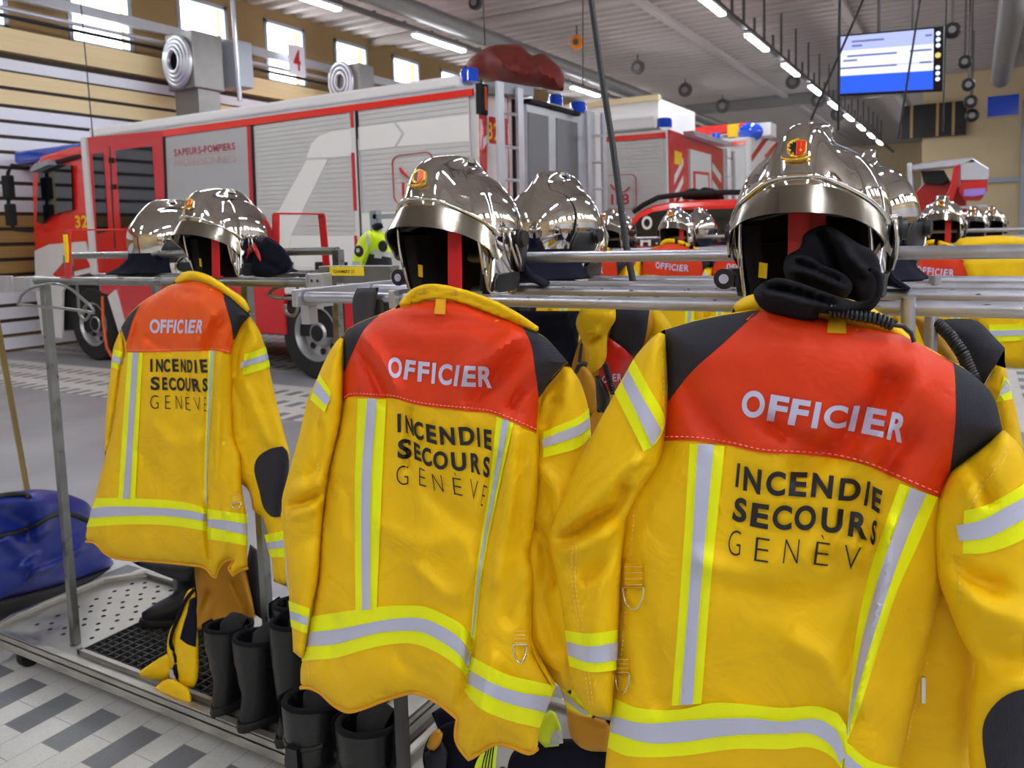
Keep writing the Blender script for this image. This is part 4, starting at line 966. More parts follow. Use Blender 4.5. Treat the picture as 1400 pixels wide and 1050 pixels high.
# tray of the near cart
def tray(root, x0, x1, y0, y1, z, cut, holes=()):
    pl = [(x0 + cut * .35, y0), (x1, y0), (x1, y1), (x0 + cut, y1), (x0, y1 - cut * 1.2), (x0, y0 + cut * .9)]
    b_ = MB().prism([(x, y, z - .012) for x, y in pl], (0, 0, .006)); b_.mi = 1
    for hx, hy in holes: b_.lathe([(0, 0), (.0085, 0), (.0085, .0006)], (hx, hy, z - .0057), n=12)
    base = b_.build('tray_base', [M['steel_tray'], M['hole_dark']], root)
    rim = MB(); n = len(pl)
    for i in range(n):
        (xa, ya), (xb, yb) = pl[i], pl[(i + 1) % n]; d = Vector((xb - xa, yb - ya, 0)).normalized(); q = Vector((-d.y, d.x, 0)) * .005
        rim.prism([(xa, ya, z - .04), (xb, yb, z - .04), (xb, yb, z + .018), (xa, ya, z + .018)], q)
        rim.prism([(xa, ya, z + .012), (xb, yb, z + .012), (xb, yb, z + .021), (xa, ya, z + .021)], q * 4.5)
    rim.build('tray_rim', M['steel_tray'], root, bevel=.001); return base
nb = tray(ncart, -1.34, .9, 1.10, 2.02, .13, .09, [(-1.22 + i * .07, 1.3 + j * .1) for i in range(9) for j in range(6)])
for x, y in ((-1.2, 1.2), (-1.2, 1.9), (.7, 1.2), (.7, 1.9)):
    w_ = MB(); w_.lathe([(.0, -.018), (.045, -.018), (.05, -.01), (.05, .01), (.045, .018), (0, .018)], (x, y, .05), 'x', 20); w_.build('castor', M['black_rubber'], ncart, smooth=0.6)
    MB().box((x - .03, y - .025, .06), (x + .03, y + .025, .118)).build('castor_fork', M['grate_steel'], ncart)
# ---- left cart
lcart = thing('clothing_cart', 'left galvanised clothing cart with perforated floor tray, carrying the smallest front jacket', 'cart', (-2.2, 1.75, 0), group='clothing carts')
za = 1.437; LX0, LX1 = aty(50, 385, 1.58)[0], aty(432, 388, 1.58)[0]
for y in (1.58, 1.80, 1.99): tubeobj('rail', [(LX0, y, za), (LX1, y, za)], lcart, 'tube_galvanised', .0135)
ax0, ax1 = aty(93, 352, 1.82)[0], aty(462, 344, 1.82)[0]
for x in (ax0, ax1): MB().box((x - .013, 1.807, za), (x + .013, 1.833, 1.520)).build('top_rail_post', M['tube_galvanised'], lcart, bevel=.002)
tubeobj('top_rail', [(ax0, 1.82, 1.516), (ax1, 1.82, 1.516)], lcart, 'tube_galvanised', .0125)
def lpost(x, y): MB().box((x - .013, y - .013, .13), (x + .013, y + .013, za - .01)).build('post', M['tube_galvanised'], lcart, bevel=.002)
lpost(aty(83, 640, 1.58)[0], 1.58); lpost(aty(352, 620, 1.62)[0], 1.62); lpost(aty(83, 640, 1.58)[0] + .02, 1.99); lpost(aty(352, 620, 1.62)[0], 1.99)
# plates at both ends
pe = MB(); xe = aty(432, 405, 1.56)[0]; pe.box((xe - .004, 1.53, 1.372), (xe + .004, 1.62, 1.462)); pe.box((xe, 1.53, 1.372), (xe + .05, 1.535, 1.462)); pe.build('end_plate', M['plate_alu'], lcart, bevel=.001)
sc = MB()
for k in (.018, .038): sc.lathe([(0, -.002), (.004, -.002), (.004, 0)], (xe + k, 1.53, 1.445), 'y', 10)
sc.build('bolt', M['grate_steel'], lcart)
bt = MB(); x_a, x_b = aty(443, 380, 1.66)[0], aty(540, 372, 1.66)[0]; bt.box((x_a, 1.64, 1.432), (x_b, 1.68, 1.478)); cb_ = bt.build('cross_bar', M['tube_galvanised'], lcart, bevel=.002)
lab = MB(); la, lb2 = aty(452, 382, 1.639)[0], aty(498, 378, 1.639)[0]; lab.box((la, 1.637, 1.452), (lb2, 1.6395, 1.476)); lo_ = lab.build('name_label', M['label_yellow'], cb_)
flat_text('CHAMBRE 23', (la + .014, 1.6365, 1.459), (1, 0, 0), (0, 0, 1), .0085, .01, width=(lb2 - la) * .62).build('label_lettering', M['black_print'], lo_)
pl_ = MB(); x0_ = aty(0, 395, 1.58)[0]; pl_.box((x0_ - .2, 1.555, 1.395), (x0_ + .13, 1.562, 1.455)); pl_.box((x0_ + .13, 1.56, 1.40), (x0_ + .2, 1.64, 1.45)); pl_.build('end_plate', M['plate_alu'], lcart, bevel=.001)
# tray
zt_ = .135
HL = []
for i in range(8):
    for j in range(6):
        x = -3.08 + i * .042; y = 1.60 + j * .078 + (i % 2) * .03
        if x < -2.72: HL.append((x, y))
for i in range(6):
    for j in range(3): HL.append((-2.68 + i * .06, 1.95 + j * .04))
ltray = tray(lcart, -3.20, -1.42, 1.475, 2.07, zt_, .11, HL)
gr = MB(); gx0, gx1, gy0, gy1 = -2.70, -1.55, 1.555, 1.90
for i in range(int((gx1 - gx0) / .04) + 1): gr.box((gx0 + i * .04, gy0, zt_ - .004), (gx0 + i * .04 + .004, gy1, zt_ + .016))
for j in range(int((gy1 - gy0) / .025) + 1): gr.box((gx0, gy0 + j * .025, zt_ - .004), (gx1, gy0 + j * .025 + .003, zt_ + .012))
gro = gr.build('floor_grate', M['grate_steel'], lcart)
MB().box((gx0, gy0, zt_ - .0058), (gx1, gy1, zt_ - .004)).build('grate_backing', M['hole_dark'], gro)
fr_ = MB(); fr_.box((gx0 - .02, gy0 - .02, zt_ - .004), (gx1, gy0 - .005, zt_ + .014)); fr_.box((gx0 - .014, gy0 - .02, zt_ - .004), (gx0 - .004, gy1, zt_ + .014)); fr_.build('grate_frame', M['steel_tray'], lcart)
for x, y in ((-3.05, 1.55), (-3.05, 2.0), (-1.55, 1.55), (-1.55, 2.0)):
    w_ = MB(); w_.lathe([(.0, -.018), (.04, -.018), (.045, -.01), (.045, .01), (.04, .018), (0, .018)], (x, y, .045), 'x', 20); w_.build('castor', M['black_rubber'], lcart, smooth=0.6)
    MB().box((x - .03, y - .025, .05), (x + .03, y + .025, .118)).build('castor_fork', M['grate_steel'], lcart)
# wire hangers at the left end and between the carts
def wire_hanger(name, label, pts, hook, y):
    t = thing(name, label, 'hanger', aty(*pts[0], y), group='wire hangers on the left cart')
    MB().tube([aty(a, b, y) for a, b in pts], .005, 8, closed=True).build('wire_bow', M['tube_galvanised'], t, smooth=3.2)
    MB().tube([aty(a, b, y + .06) for a, b in hook], .005, 8).build('hook', M['tube_galvanised'], t, smooth=3.2)
def sm(p, st=4): return [tuple(q) for q in smooth_outline(p, st, corner=75)]
def smo(p, st=3): return [tuple(q) for q in smooth_outline(p, st, closed=False, corner=85)]
wire_hanger('wire_hanger', 'empty galvanised wire hanger under the left end rail', sm([(25, 416), (30, 403), (50, 392), (75, 388), (95, 394), (112, 408), (127, 422), (128, 428), (120, 426), (80, 421), (45, 418)]), smo([(105, 388), (107, 410), (109, 430), (116, 438), (122, 432), (123, 425)]), 1.56)
wire_hanger('wire_hanger', 'empty wire hanger beside the plates joining the two carts', sm([(366, 404), (372, 397), (385, 392), (404, 389), (420, 392), (430, 400), (428, 408), (400, 408), (378, 407)]), smo([(406, 378), (407, 400), (407, 420), (402, 431), (394, 430), (390, 424), (390, 416)]), 1.60)
# webbing strap folded over the near cart's rail
sp = Cloth([(488, 394), (518, 393), (514, 412), (511, 440), (510, 470), (488, 470), (483, 440), (482, 410)], 1.205, T=.006, Tb=.006, w=.01, nz=.001, step=.006)
so = sp.body().build('webbing_strap', M['strap_grey'], None, smooth=0.9); tag(so, 'dark grey webbing strap draped over the near rail left of the middle jacket', 'strap')
# ------------------------------------------------------------------ the hall
WX, EX, SY, NY, CZ = -12.7, 8.5, -9.0, 52.0, 6.25
mb = MB(); mb.add([(WX, SY, 0), (EX, SY, 0), (EX, NY, 0), (WX, NY, 0)], [(0, 1, 2, 3)]); mb.v += []
fl = MB().box((WX - .3, SY - .3, -.2), (EX + .3, NY + .3, 0)); struct('floor', fl, M['floor_concrete'])
# paved strips: along the carts and in front of the bays
t1 = MB().box((-9.0, -6, 0), (6, 2.35, .003)); t1.box((WX, 4.9, 0), (6, 6.1, .003)); t1.box((WX, 6.75, 0), (6, 9.6, .003))
st = struct('floor', t1, M['floor_tiles'])
# ceiling: corrugated sheet, ribs running across the hall
cm = MB(); y = SY; prof = []
while y < NY:
    prof += [(y, CZ), (y + .16, CZ), (y + .22, CZ + .10), (y + .36, CZ + .10)]; y += .42
vs = []; fs = []
for (a, b) in prof: vs += [(WX, a, b), (EX, a, b)]
for i in range(len(prof) - 1): fs.append((2 * i, 2 * i + 1, 2 * i + 3, 2 * i + 2))
cm.add(vs, fs); n0 = len(cm.v)
struct('ceiling', cm, M['ceiling_white'], recalc=False)
ct = MB().box((WX - .3, SY - .3, CZ + .12), (EX + .3, NY + .3, CZ + .4)); struct('ceiling', ct, M['ceiling_white'])
# beams along the hall
for i, x in enumerate((-6.1, -2.6, 0.6, 4.2)):
    b_ = MB().box((x - .09, SY, CZ - .10), (x + .09, NY, CZ + .02)); struct('trim_beam', b_, M['ceiling_white'])
cbm = MB().box((WX, 30.0, CZ - .35), (EX, 30.3, CZ + .02)); struct('trim_crossbeam', cbm, M['duct_grey'])
cbm = MB().box((WX, 15.2, CZ - .12), (EX, 15.4, CZ + .02)); struct('trim_crossbeam', cbm, M['ceiling_white'])
# window wall on the left, and its counterpart on the right behind the photographer
WZ0, WZ1 = 4.86, 6.05
WN = [0]
def slat_wall(name, x, inward, y0, y1, pitch=2.12, ystart=None):
    s_ = inward
    # lower part: boards and panels
    w = MB().box((x - .25 * s_ if s_ > 0 else x, y0, 0), (x if s_ > 0 else x + .25, y1, 4.72)) if False else MB()
    xa, xb = (x - .3, x) if s_ > 0 else (x, x + .3)
    w.box((xa, y0, 0), (xb, y1, WZ0 - .1)); w.box((xa, y0, WZ1), (xb, y1, CZ + .1))
    yy = ystart; ys = []
    while yy + 1.05 < y1: ys.append(yy); yy += pitch
    last = y0
    for q in ys: w.box((xa, last, WZ0 - .1), (xb, q, WZ1)); last = q + 1.12
    w.box((xa, last, WZ0 - .1), (xb, y1, WZ1))
    struct(name, w, M['wall_ochre'])
    # boards: z bands of pale wood, white panels and tan wood with dark gaps
    wd, wh, tn, gp = MB(), MB(), MB(), MB()
    e = .05 * s_
    def slab(m_, za, zb, t=1.0): m_.box((min(x, x + e * t), y0, za), (max(x, x + e * t), y1, zb))
    slab(gp, .25, 4.44, .4)
    slab(wd, 4.46, 4.80, 2.2)                       # ledge below the windows
    slab(wh, 4.20, 4.36)
    z = 4.17
    for kind, n in (('wd', 2), ('wh', 7), ('tn', 5), ('wh', 5), ('tn', 3)):
        for _ in range(n):
            h = .265 if kind == 'wd' else .228
            slab({'wd': wd, 'wh': wh, 'tn': tn}[kind], z - h + .055, z, .9); z -= h
    side = name.split('_')[1]
    for m_, nm, mt in ((wd, 'trim_boards', 'wood_pale'), (wh, 'trim_panels', 'slat_white'), (tn, 'trim_planks', 'wood_tan'), (gp, 'trim_backing', 'slat_gap')): struct(nm, m_, M[mt])
    vb = MB(); q = y0 + 1.55
    while q < y1: vb.box((min(x, x + e * 1.3), q, .25), (max(x, x + e * 1.3), q + .07, 3.7)); q += 4.3
    struct('trim_battens', vb, M['wood_pale'])
    for i, q in enumerate(ys):
        o = MB(); xi, xo = (x + .02 * s_, x - .10 * s_); lo, hi = min(xi, xo), max(xi, xo); t = .075
        o.box((lo, q, WZ0 - .1), (hi, q + t, WZ1)); o.box((lo, q + 1.12 - t, WZ0 - .1), (hi, q + 1.12, WZ1)); o.box((lo, q, WZ0 - .1), (hi, q + 1.12, WZ0)); o.box((lo, q, WZ1 - .07), (hi, q + 1.12, WZ1))
        WN[0] += 1; f_ = struct('window_%d' % WN[0], o, M['frame_grey'])
        g = MB().box((x - .05 * s_ - .004, q + t, WZ0), (x - .05 * s_ + .004, q + 1.12 - t, WZ1 - .07)); g.build('pane', M['window_glass'], f_)
slat_wall('wall_left', WX, 1, SY, NY, 2.03, 1.78)
slat_wall('wall_right', EX, -1, SY, NY, 2.03, -8.5)
struct('wall_far', MB().box((WX - .3, NY, 0), (EX + .3, NY + .3, CZ + .1)), M['wall_beige'])
struct('wall_behind', MB().box((WX - .3, SY - .3, 0), (EX + .3, SY, CZ + .1)), M['wall_beige'])
# a cross wall with a dark upper window band at the right, and the block behind the trucks
struct('wall_back_right', MB().box((-1.6, 29.2, 0), (EX, 29.5, CZ)), M['wall_beige'])
struct('trim_band', MB().box((-2.2, 29.0, 4.3), (-.35, 29.19, 5.35)), M['screen_frame'])
for i, x in enumerate((-1.95, -1.2, -.75)): struct('trim_mullion', MB().box((x, 28.96, 4.3), (x + .08, 29.0, 5.35)), M['wood_tan'])
struct('trim_rail', MB().box((-1.6, 29.1, 2.75), (EX, 29.19, 2.9)), M['frame_grey'])
struct('trim_post', MB().box((1.15, 28.9, 0), (1.35, 29.15, 5.2)), M['frame_grey'])
struct('wall_middle', MB().box((-6.6, 13.35, 0), (aty(900, 132, 13.35)[0], 15.4, aty(900, 134, 13.35)[2])), M['soft_white'])
struct('trim_block_edge', MB().box((-6.65, 13.25, aty(900, 134, 13.35)[2] - .04), (aty(900, 132, 13.35)[0] + .04, 13.37, aty(900, 134, 13.35)[2] + .05)), M['wall_beige'])
# ceiling lamps: slim tubes under a trunking rail
LZ = 5.2
lp0 = thing('ceiling_light', 'slim white tube lamp', 'lamp', (0, 0, LZ))
MB().box((-.05, -.78, -.03), (.05, .78, .0)).build('tube', M['lamp_tube'], lp0, local=True)
MB().box((-.06, -.82, .0), (.06, .82, .05)).build('housing', M['soft_white'], lp0, local=True)
firstl = [True]
def lamp(x, y, label, group):
    if firstl[0]: firstl[0] = False; lp0.location = (x, y, LZ); tag(lp0, label, group=group); return lp0
    return dup(lp0, (x, y, LZ), 0, label, group)
GL, GR, GO = 'tube lamps of the left row', 'tube lamps of the right row', 'tube lamps over and behind the photographer'
lx, rx = -8.95, -3.87
names_l = ['nearest tube lamp of the left row, cut by the top edge of the picture', 'tube lamp of the left row, left of the red tarpaulin', 'tube lamp of the left row, right of the red tarpaulin by the hanging cable', 'farthest visible tube lamp of the left row, over the second truck']
for i in range(4): lamp(lx, (9.2, 12.75, 19.2, 25.7)[i], names_l[i], GL)
nr = ['nearest tube lamp of the right row, at the top edge', 'second tube lamp of the right row, below the first', 'third tube lamp of the right row, above the hose reels', 'fourth tube lamp of the right row, left of the screen corner']
for i in range(9):
    y = 13.1 + i * 3.27
    lamp(rx, y, nr[i] if i < 4 else 'small distant tube lamp of the right row, above the largest helmet', GR if i < 4 else 'distant tube lamps of the right row')
for x, y in ((lx, 3.5), (rx, 3.5), (1.4, -6), (1.4, -2.6), (1.4, .6), (1.4, 4), (1.4, 9), (6.4, -5), (6.4, 0), (6.4, 6), (rx, -2.5), (rx, -6), (lx, -3), (1.4, 16), (6.4, 14)):
    lamp(x, y, 'slim ceiling tube lamp outside the picture', GO)
# trunking with hangers
def trunk(x, y0, y1, label):
    t = thing('lamp_trunking', label, 'rail', (x, y0, LZ), group='lamp trunkings')
    MB().box((x - .05, y0, LZ + .06), (x + .05, y1, LZ + .13)).build('channel', M['reel_grey'], t)
    y = y0 + .4
    hg = MB()
    k = 0
    while y < min(y1, 40) and k < 45:
        MB().box((x - .02, y - .03, LZ + .10), (x + .02, y + .03, (CZ if x > -5 and k % 2 == 0 else LZ + (.42 if x > -5 else .17)))).build('hanger', M['reel_grey'], t); y += .82; k += 1
trunk(lx, 8, 34, 'grey trunking rail carrying the left row of tube lamps')
trunk(rx, 10, 46, 'grey trunking rail carrying the right row of tube lamps')
# air ducts
def duct(name, label, pts, r, m_='duct_grey'):
    t = tag(MB().tube(pts, r, 18).build(name, M[m_], None, smooth=0.9), label, 'pipe'); return t
p0_, p1_ = atz(560, 12, 5.55), atz(985, 158, 5.55)
duct('air_duct', 'long grey round duct under the ceiling, running behind the red tarpaulin', [(p0_[0], 8, 5.55), (p0_[0], 45, 5.55)], .17)
dx = atz(1368, 10, 5.4)[0]
duct('air_duct', 'wide grey round duct at the upper right corner', [(dx + .2, 5, 5.45), (dx + .2, 26, 5.45)], .24)
tag(MB().box((1.2, 24, 4.6), (4.8, 28.5, 5.3)).build('air_duct', M['soft_white'], None, bevel=.02), 'white rectangular duct above the beige wall at the right', 'pipe')
tag(MB().box((.2, 26, 4.45), (.95, 26.4, 5.0)).build('wall_sign', M['beacon_blue'], None), 'blue hanging panel by the far duct at the right', 'panel')
# cable lines and reels hanging from the ceiling
def cable(pts, r, label, m_='hose_black'):
    return tag(MB().tube(pts, r, 8).build('hanging_cable', M[m_], None, smooth=0.9), label, 'cable')
def hang(u0, v0, u1, v1, y, label, r=.012, m_='hose_black', ytop=None):
    a = aty(u1, v1, y); b = aty(u0, v0, y if ytop is None else ytop); d = (b - a); k = (CZ - .02 - a[2]) / d[2] if d[2] > 1e-3 else 1
    return cable([a, a + d * max(1.0, k)], r, label, m_)
hose = cable([aty(866, 388, 1.70), aty(856, 335, 1.72), aty(838, 200, 1.80), aty(822, 100, 1.86), aty(808, 0, 1.92), aty(792, -130, 2.0), aty(792, -130, 2.0) + (aty(792, -130, 2.0) - aty(808, 0, 1.92)) * ((CZ - aty(792, -130, 2.0)[2]) / (aty(792, -130, 2.0)[2] - aty(808, 0, 1.92)[2]))], .0085, 'thick black hose hanging in front of the trucks, right of the paired helmets')
hang(1148, 0, 1146, 178, 9.2, 'vertical black cable hanging left of the screen', .016)
hang(1180, 0, 1108, 165, 8.0, 'slanting black cable crossing the screen corner', .011)
hang(1258, 0, 1228, 190, 8.5, 'slanting thin cable crossing the middle of the screen', .010)
hang(1294, 0, 1289, 180, 11.0, 'thin cable hanging right of the screen', .010)
hang(110, 0, 127, 188, 6.2, 'thin black cable hanging in front of the slatted wall', .007)
hang(318, 0, 328, 138, 9.3, 'grey upright tube in front of the first windows', .035, 'tube_silver')
hang(661, 10, 663, 62, 9.0, 'thin cable dropping behind the red tarpaulin', .008)
hang(797, 70, 797, 118, 11.5, 'thin cable below the orange reel', .010)
def reel(u, v, y, r, label, m_, ydrop=.5):
    c = atz(u, v, CZ - .34) if u < 1200 else aty(u, v, y)
    r = (9.5 if u < 1200 else 9.5 if v < 60 else 8) * np.linalg.norm(c - CAM) / 1150.0; t = thing('cable_reel', label, 'reel', c, group='cable reels under the ceiling')
    d = MB(); d.lathe([(0, -.06), (r * .8, -.06), (r, -.04), (r, .04), (r * .8, .06), (0, .06)], tuple(c), 'y', 24); d.build('drum', M[m_], t, smooth=0.6)
    MB().lathe([(0, -.075), (r * .45, -.075), (r * .45, -.05)], tuple(c), 'y', 18).build('hub', M['duct_grey' if m_ != 'orange_reel' else 'reel_grey'], t, smooth=0.6)
    MB().box((c[0] - .015, c[1] - .015, c[2] + r * .8), (c[0] + .015, c[1] + .015, CZ + .05)).build('bracket', M['reel_grey'], t); return t
reel(789, 58, 12.5, .17, 'orange balancer reel under the ceiling', 'orange_reel')
rl = [(650, 4, 9.5, .17, 'dark reel at the top edge above the red tarpaulin'), (872, 92, 15, .2, 'grey reel right of the black hose'), (937, 123, 19, .22, 'second grey reel right of the black hose'), (988, 145, 23, .24, 'third grey reel, far along the round duct'),
      (1084, 112, 16, .19, 'dark reel beside the third lamp of the right row'), (1119, 137, 19, .2, 'dark reel beside the fourth lamp of the right row'), (1146, 156, 21, .18, 'dark reel on the cable below the left screen corner'),
      (1302, 42, 11.0, .13, 'black reel touching the upper right corner of the screen'), (1319, 85, 13.5, .13, 'black reel below the first one at the right of the screen'), (1324, 116, 16.5, .15, 'third black reel down at the right of the screen'), (1327, 139, 19.5, .15, 'fourth black reel down at the right of the screen'), (1329, 158, 23.0, .16, 'lowest black reel at the right of the screen')]
for u, v, y, r, l in rl: reel(u, v, y, r, l, 'screen_frame' if u > 1200 or u < 700 else 'reel_grey')
# information screen
tv = thing('wall_screen', 'large lit information screen hanging from the ceiling at the upper right', 'screen', atd(1217, 85, 9.6))
A_, B_, C_, D_ = atd(1144, 49, 9.7), atd(1290, 36, 9.5), atd(1290, 124, 9.55), atd(1146, 132, 9.75)
A_, B_, C_, D_ = map(Vector, (A_, B_, C_, D_)); nrm = (B_ - A_).cross(D_ - A_).normalized(); nrm = nrm if nrm.y < 0 else -nrm
D_ = A_ + (D_ - A_); C_ = B_ + (D_ - A_)
def S(u, v, h=0): return A_ + (B_ - A_) * u + (D_ - A_) * v + nrm * h
MB().prism([S(0, 0), S(1, 0), S(1, 1), S(0, 1)], -nrm * .08).build('case', M['screen_frame'], tv)
def pan(u0, v0, u1, v1, m_, nm, root=None, h=.002): return MB().prism([S(u0, v0, h), S(u1, v0, h), S(u1, v1, h), S(u0, v1, h)], nrm * .002).build(nm, M[m_], root or tv)
pan(.015, .02, .915, .25, 'screen_pale', 'display'); pan(.015, .25, .915, .66, 'screen_white', 'display'); pan(.015, .66, .915, .955, 'screen_blue', 'display')
pan(.015, .52, .915, .535, 'screen_pale', 'display_line', h=.004)
for v, u0, u1 in ((.10, .15, .46), (.17, .15, .25), (.33, .10, .58), (.40, .06, .20), (.52, .03, .58), (.10, .84, .90), (.32, .70, .90), (.51, .79, .90)): pan(u0, v, u1, v + .03, 'screen_text', 'text_line', h=.006)
for k, v in enumerate((.10, .19, .28, .43, .62, .71, .80)):
    m_ = 'icon_gold' if k == 3 else 'icon_white'
    MB().tube([S(.955, v, .001), S(.955, v, .004)], .028 if k == 3 else .022, 14).build('status_icon', M[m_], tv)
for u in (.4, .72): MB().tube([S(u, 0, -.05), (S(u, 0, -.05).x, S(u, 0, -.05).y, CZ)], .02, 8).build('hanger', M['reel_grey'], tv)
# exhaust hose reel on a column with the extraction rails along the window wall
ex = thing('exhaust_reel', 'grey exhaust hose reel on a column by the window wall', 'reel', atx(250, 140, -11.92))
c_ = Vector(atx(245, 85, -11.92)); zz = c_.z
MB().box((c_.x - .3, c_.y + .1, 0), (c_.x + .3, c_.y + .55, zz + .2)).build('column', M['duct_grey'], ex)
MB().box((c_.x - .33, c_.y + .0, zz - .45), (c_.x + .36, c_.y + .62, zz + .5)).build('case', M['duct_grey'], ex, bevel=.02)
for k, r in enumerate((.40, .33, .26, .19)):
    pts = [(c_.x + r * math.cos(a) * .8, c_.y - .04 - .02 * k, zz + r * math.sin(a)) for a in [2 * PI * i / 32 for i in range(32)]]
    MB().tube(pts, .045, 10, closed=True).build('hose_coil', M['alu_light'], ex, smooth=3.2)
MB().lathe([(0, -.02), (.15, -.02), (.15, .02)], (c_.x, c_.y - .02, zz), 'y', 20).build('hub', M['arch_black'], ex)
c2_ = Vector(atx(300, 85, -11.8)); MB().box((c2_.x - .1, c2_.y, c2_.z - .45), (c2_.x + .4, c2_.y + .4, c2_.z + .35)).build('control_box', M['frame_grey'], ex, bevel=.02)
for nm, u, v, r, m_ in (('upper extraction rail', 60, 2, .07, 'alu_light'), ('lower extraction rail', 0, 10, .035, 'alu_light'), ('dark hose under the extraction rail', 0, 20, .03, 'hose_black')):
    q = atx(u, v, -12.4 if 'upper' in nm else -12.3)
    if 'upper' in nm: o_ = MB().box((q[0] - .05, 4, q[2] - .08), (q[0] + .05, 20, q[2] + .08)).build('extraction_rail', M[m_], None)
    else: o_ = MB().tube([(q[0], 4, q[2]), (q[0], 20, q[2])], r, 10).build('extraction_rail' if 'rail' in nm else 'hose', M[m_], None, smooth=0.9)
    tag(o_, {'upper extraction rail': 'flat grey upper rail running along the windows', 'lower extraction rail': 'thin bright lower rail running along the windows', 'dark hose under the extraction rail': 'dark hose slung under the bright rail along the windows'}[nm], 'rail')
q = atx(405, 83, -12.2); tag(MB().box((q[0], q[1] - .22, q[2] - .3), (q[0] + .02, q[1] + .22, q[2] + .3)).build('bay_number', M['slat_white'], None), 'white plate with a red 4 on the rail before the third window', 'sign')
flat_text('4', (q[0] + .025, q[1] - .1, q[2] - .2), (0, 1, 0), (0, 0, 1), .4, .02, width=.2).build('bay_digit', M['decal_red'], bpy.data.objects['bay_number'])
# the second, small reel further along
e2_ = thing('exhaust_reel', 'small far exhaust reel seen over the truck roof rail', 'reel', atx(470, 110, -11.8)); c_ = Vector(atx(468, 112, -11.8))
MB().box((c_.x - .3, c_.y, c_.z - .5), (c_.x + .45, c_.y + .5, c_.z + .35)).build('case', M['duct_grey'], e2_, bevel=.02)
for k, r in enumerate((.38, .28, .18)):
    MB().tube([(c_.x + r * math.cos(a) * .8, c_.y - .04, c_.z + r * math.sin(a)) for a in [2 * PI * i / 28 for i in range(28)]], .045, 8, closed=True).build('hose_coil', M['alu_light'], e2_, smooth=3.2)
# daylight outside the windows
wld = bpy.data.worlds.new('sky'); SC.world = wld; wld.use_nodes = True
bgn = wld.node_tree.nodes['Background']; bgn.inputs[0].default_value = (0.86, 0.93, 1.0, 1); bgn.inputs[1].default_value = 9.0
for nm, x in (('house_opposite', -24.0), ('house_opposite', 22.0)):
    hs = MB().box((x - 2, -10, 0), (x + 2, 44, 7.2)); tag(hs.build(nm, M['soft_white'], None), 'pale house across the street, seen through the left windows' if x < 0 else 'pale house outside the right wall', 'house')
# ------------------------------------------------------------------ fire engines
def sidepoly(root, name, px, m_, y, th=.012, off=0.0, parent_rel=None):
    pts = [Vector(aty(u, v, y)) for u, v in px]
    for p in pts: p.y = y - off
    return MB().prism(pts, (0, -th, 0)).build(name, M[m_], root)
def rearpoly(root, name, px, m_, x, th=.012, off=0.0):
    pts = [Vector(atx(u, v, x)) for u, v in px]
    for p in pts: p.x = x + off
    return MB().prism(pts, (th, 0, 0)).build(name, M[m_], root)
def wheel(root, x, y, r=.52, w=.34):
    t = MB().lathe([(r * .60, -w / 2), (r * .93, -w / 2), (r, -w / 2 + .04), (r, w / 2 - .04), (r * .93, w / 2), (r * .6, w / 2), (r * .6, -w / 2)], (x, y + w / 2, r), 'y', 40, caps=False).build('tyre', M['tyre'], root, smooth=0.7)
    d = MB().lathe([(r * .60, -w / 2 - .002), (r * .57, -w / 2 - .006), (r * .53, -w / 2 + .03), (r * .50, -w / 2 + .10), (r * .32, -w / 2 + .12), (r * .27, -w / 2 + .06), (r * .20, -w / 2 + .02), (0, -w / 2 + .02)], (x, y + w / 2, r), 'y', 40, caps=False)
    h = d; h.mi = 1
    for k in range(8):
        a = 2 * PI * k / 8; h.lathe([(0, -.004), (r * .075, -.004), (r * .075, 0)], (x + r * .41 * math.cos(a), y + .10, r + r * .41 * math.sin(a)), 'y', 12)
    rim = d.build('wheel_rim', [M['wheel_silver'], M['arch_black']], t, smooth=0.7)
    MB().lathe([(0, -.006), (r * .16, -.006), (r * .18, 0)], (x, y + .02, r), 'y', 20).build('hub', M['arch_black'], rim, smooth=0.6)
def phone_sign(root, px, y, w=2.6):
    """red rounded frame with a telephone receiver and the emergency number"""
    (x0, y0), (x1, y1), (x2, y2), (x3, y3) = px      # TL TR BR BL
    A, B_, C_, D = [Vector(aty(u, v, y)) for u, v in px]
    def Q(u, v, o=.016): p = A * (1 - u) * (1 - v) + B_ * u * (1 - v) + C_ * u * v + D * (1 - u) * v; p.y = y - o; return p
    r = .17; loop = []
    for cx, cy, a0 in ((1 - r, r, -90), (1 - r, 1 - r, 0), (r, 1 - r, 90), (r, r, 180)):
        for k in range(7): a = math.radians(a0 + 15 * k); loop.append(Q(cx + r * math.cos(a), cy + r * math.sin(a)))
    f_ = MB().tube(loop, .017, 6, closed=True, flat=(1, .25)).build('sign_frame', M['decal_red'], root)
    arc = [Q(.20 + .60 * t, .20 + .27 * math.sin(PI * (t * .92 + .04)) ** .7 + .10 * t, .018) for t in [i / 12 for i in range(13)]]
    rs = [.034, .046, .048, .042, .034, .03, .03, .03, .034, .042, .048, .046, .034]
    MB().tube(arc, rs, 8, flat=(1, .2)).build('receiver', M['decal_red'], root)
    ux = (B_ - A).normalized(); uy = (A - D).normalized(); hgt = (A - D).length * .30
    o = Q(.20, .88, .018)
    flat_text('118', o, ux, uy, hgt, 0.02, width=(B_ - A).length * .58, space=.25).build('sign_number', M['decal_red'], root)
YT = 6.45
e1t = thing('fire_engine', 'large red and white fire engine in front, reading SAPEURS-POMPIERS on its side', 'truck', (-7.5, 7.7, 0), group='fire engines in the bays')
XR1, XF1 = aty(650, 115, YT)[0], aty(118, 190, YT)[0]; ZTOP = 2.93
bd = MB().box((XF1, YT + .012, .95), (XR1, YT + 2.46, ZTOP)); bd.build('body', M['truck_white'], e1t, bevel=.02)
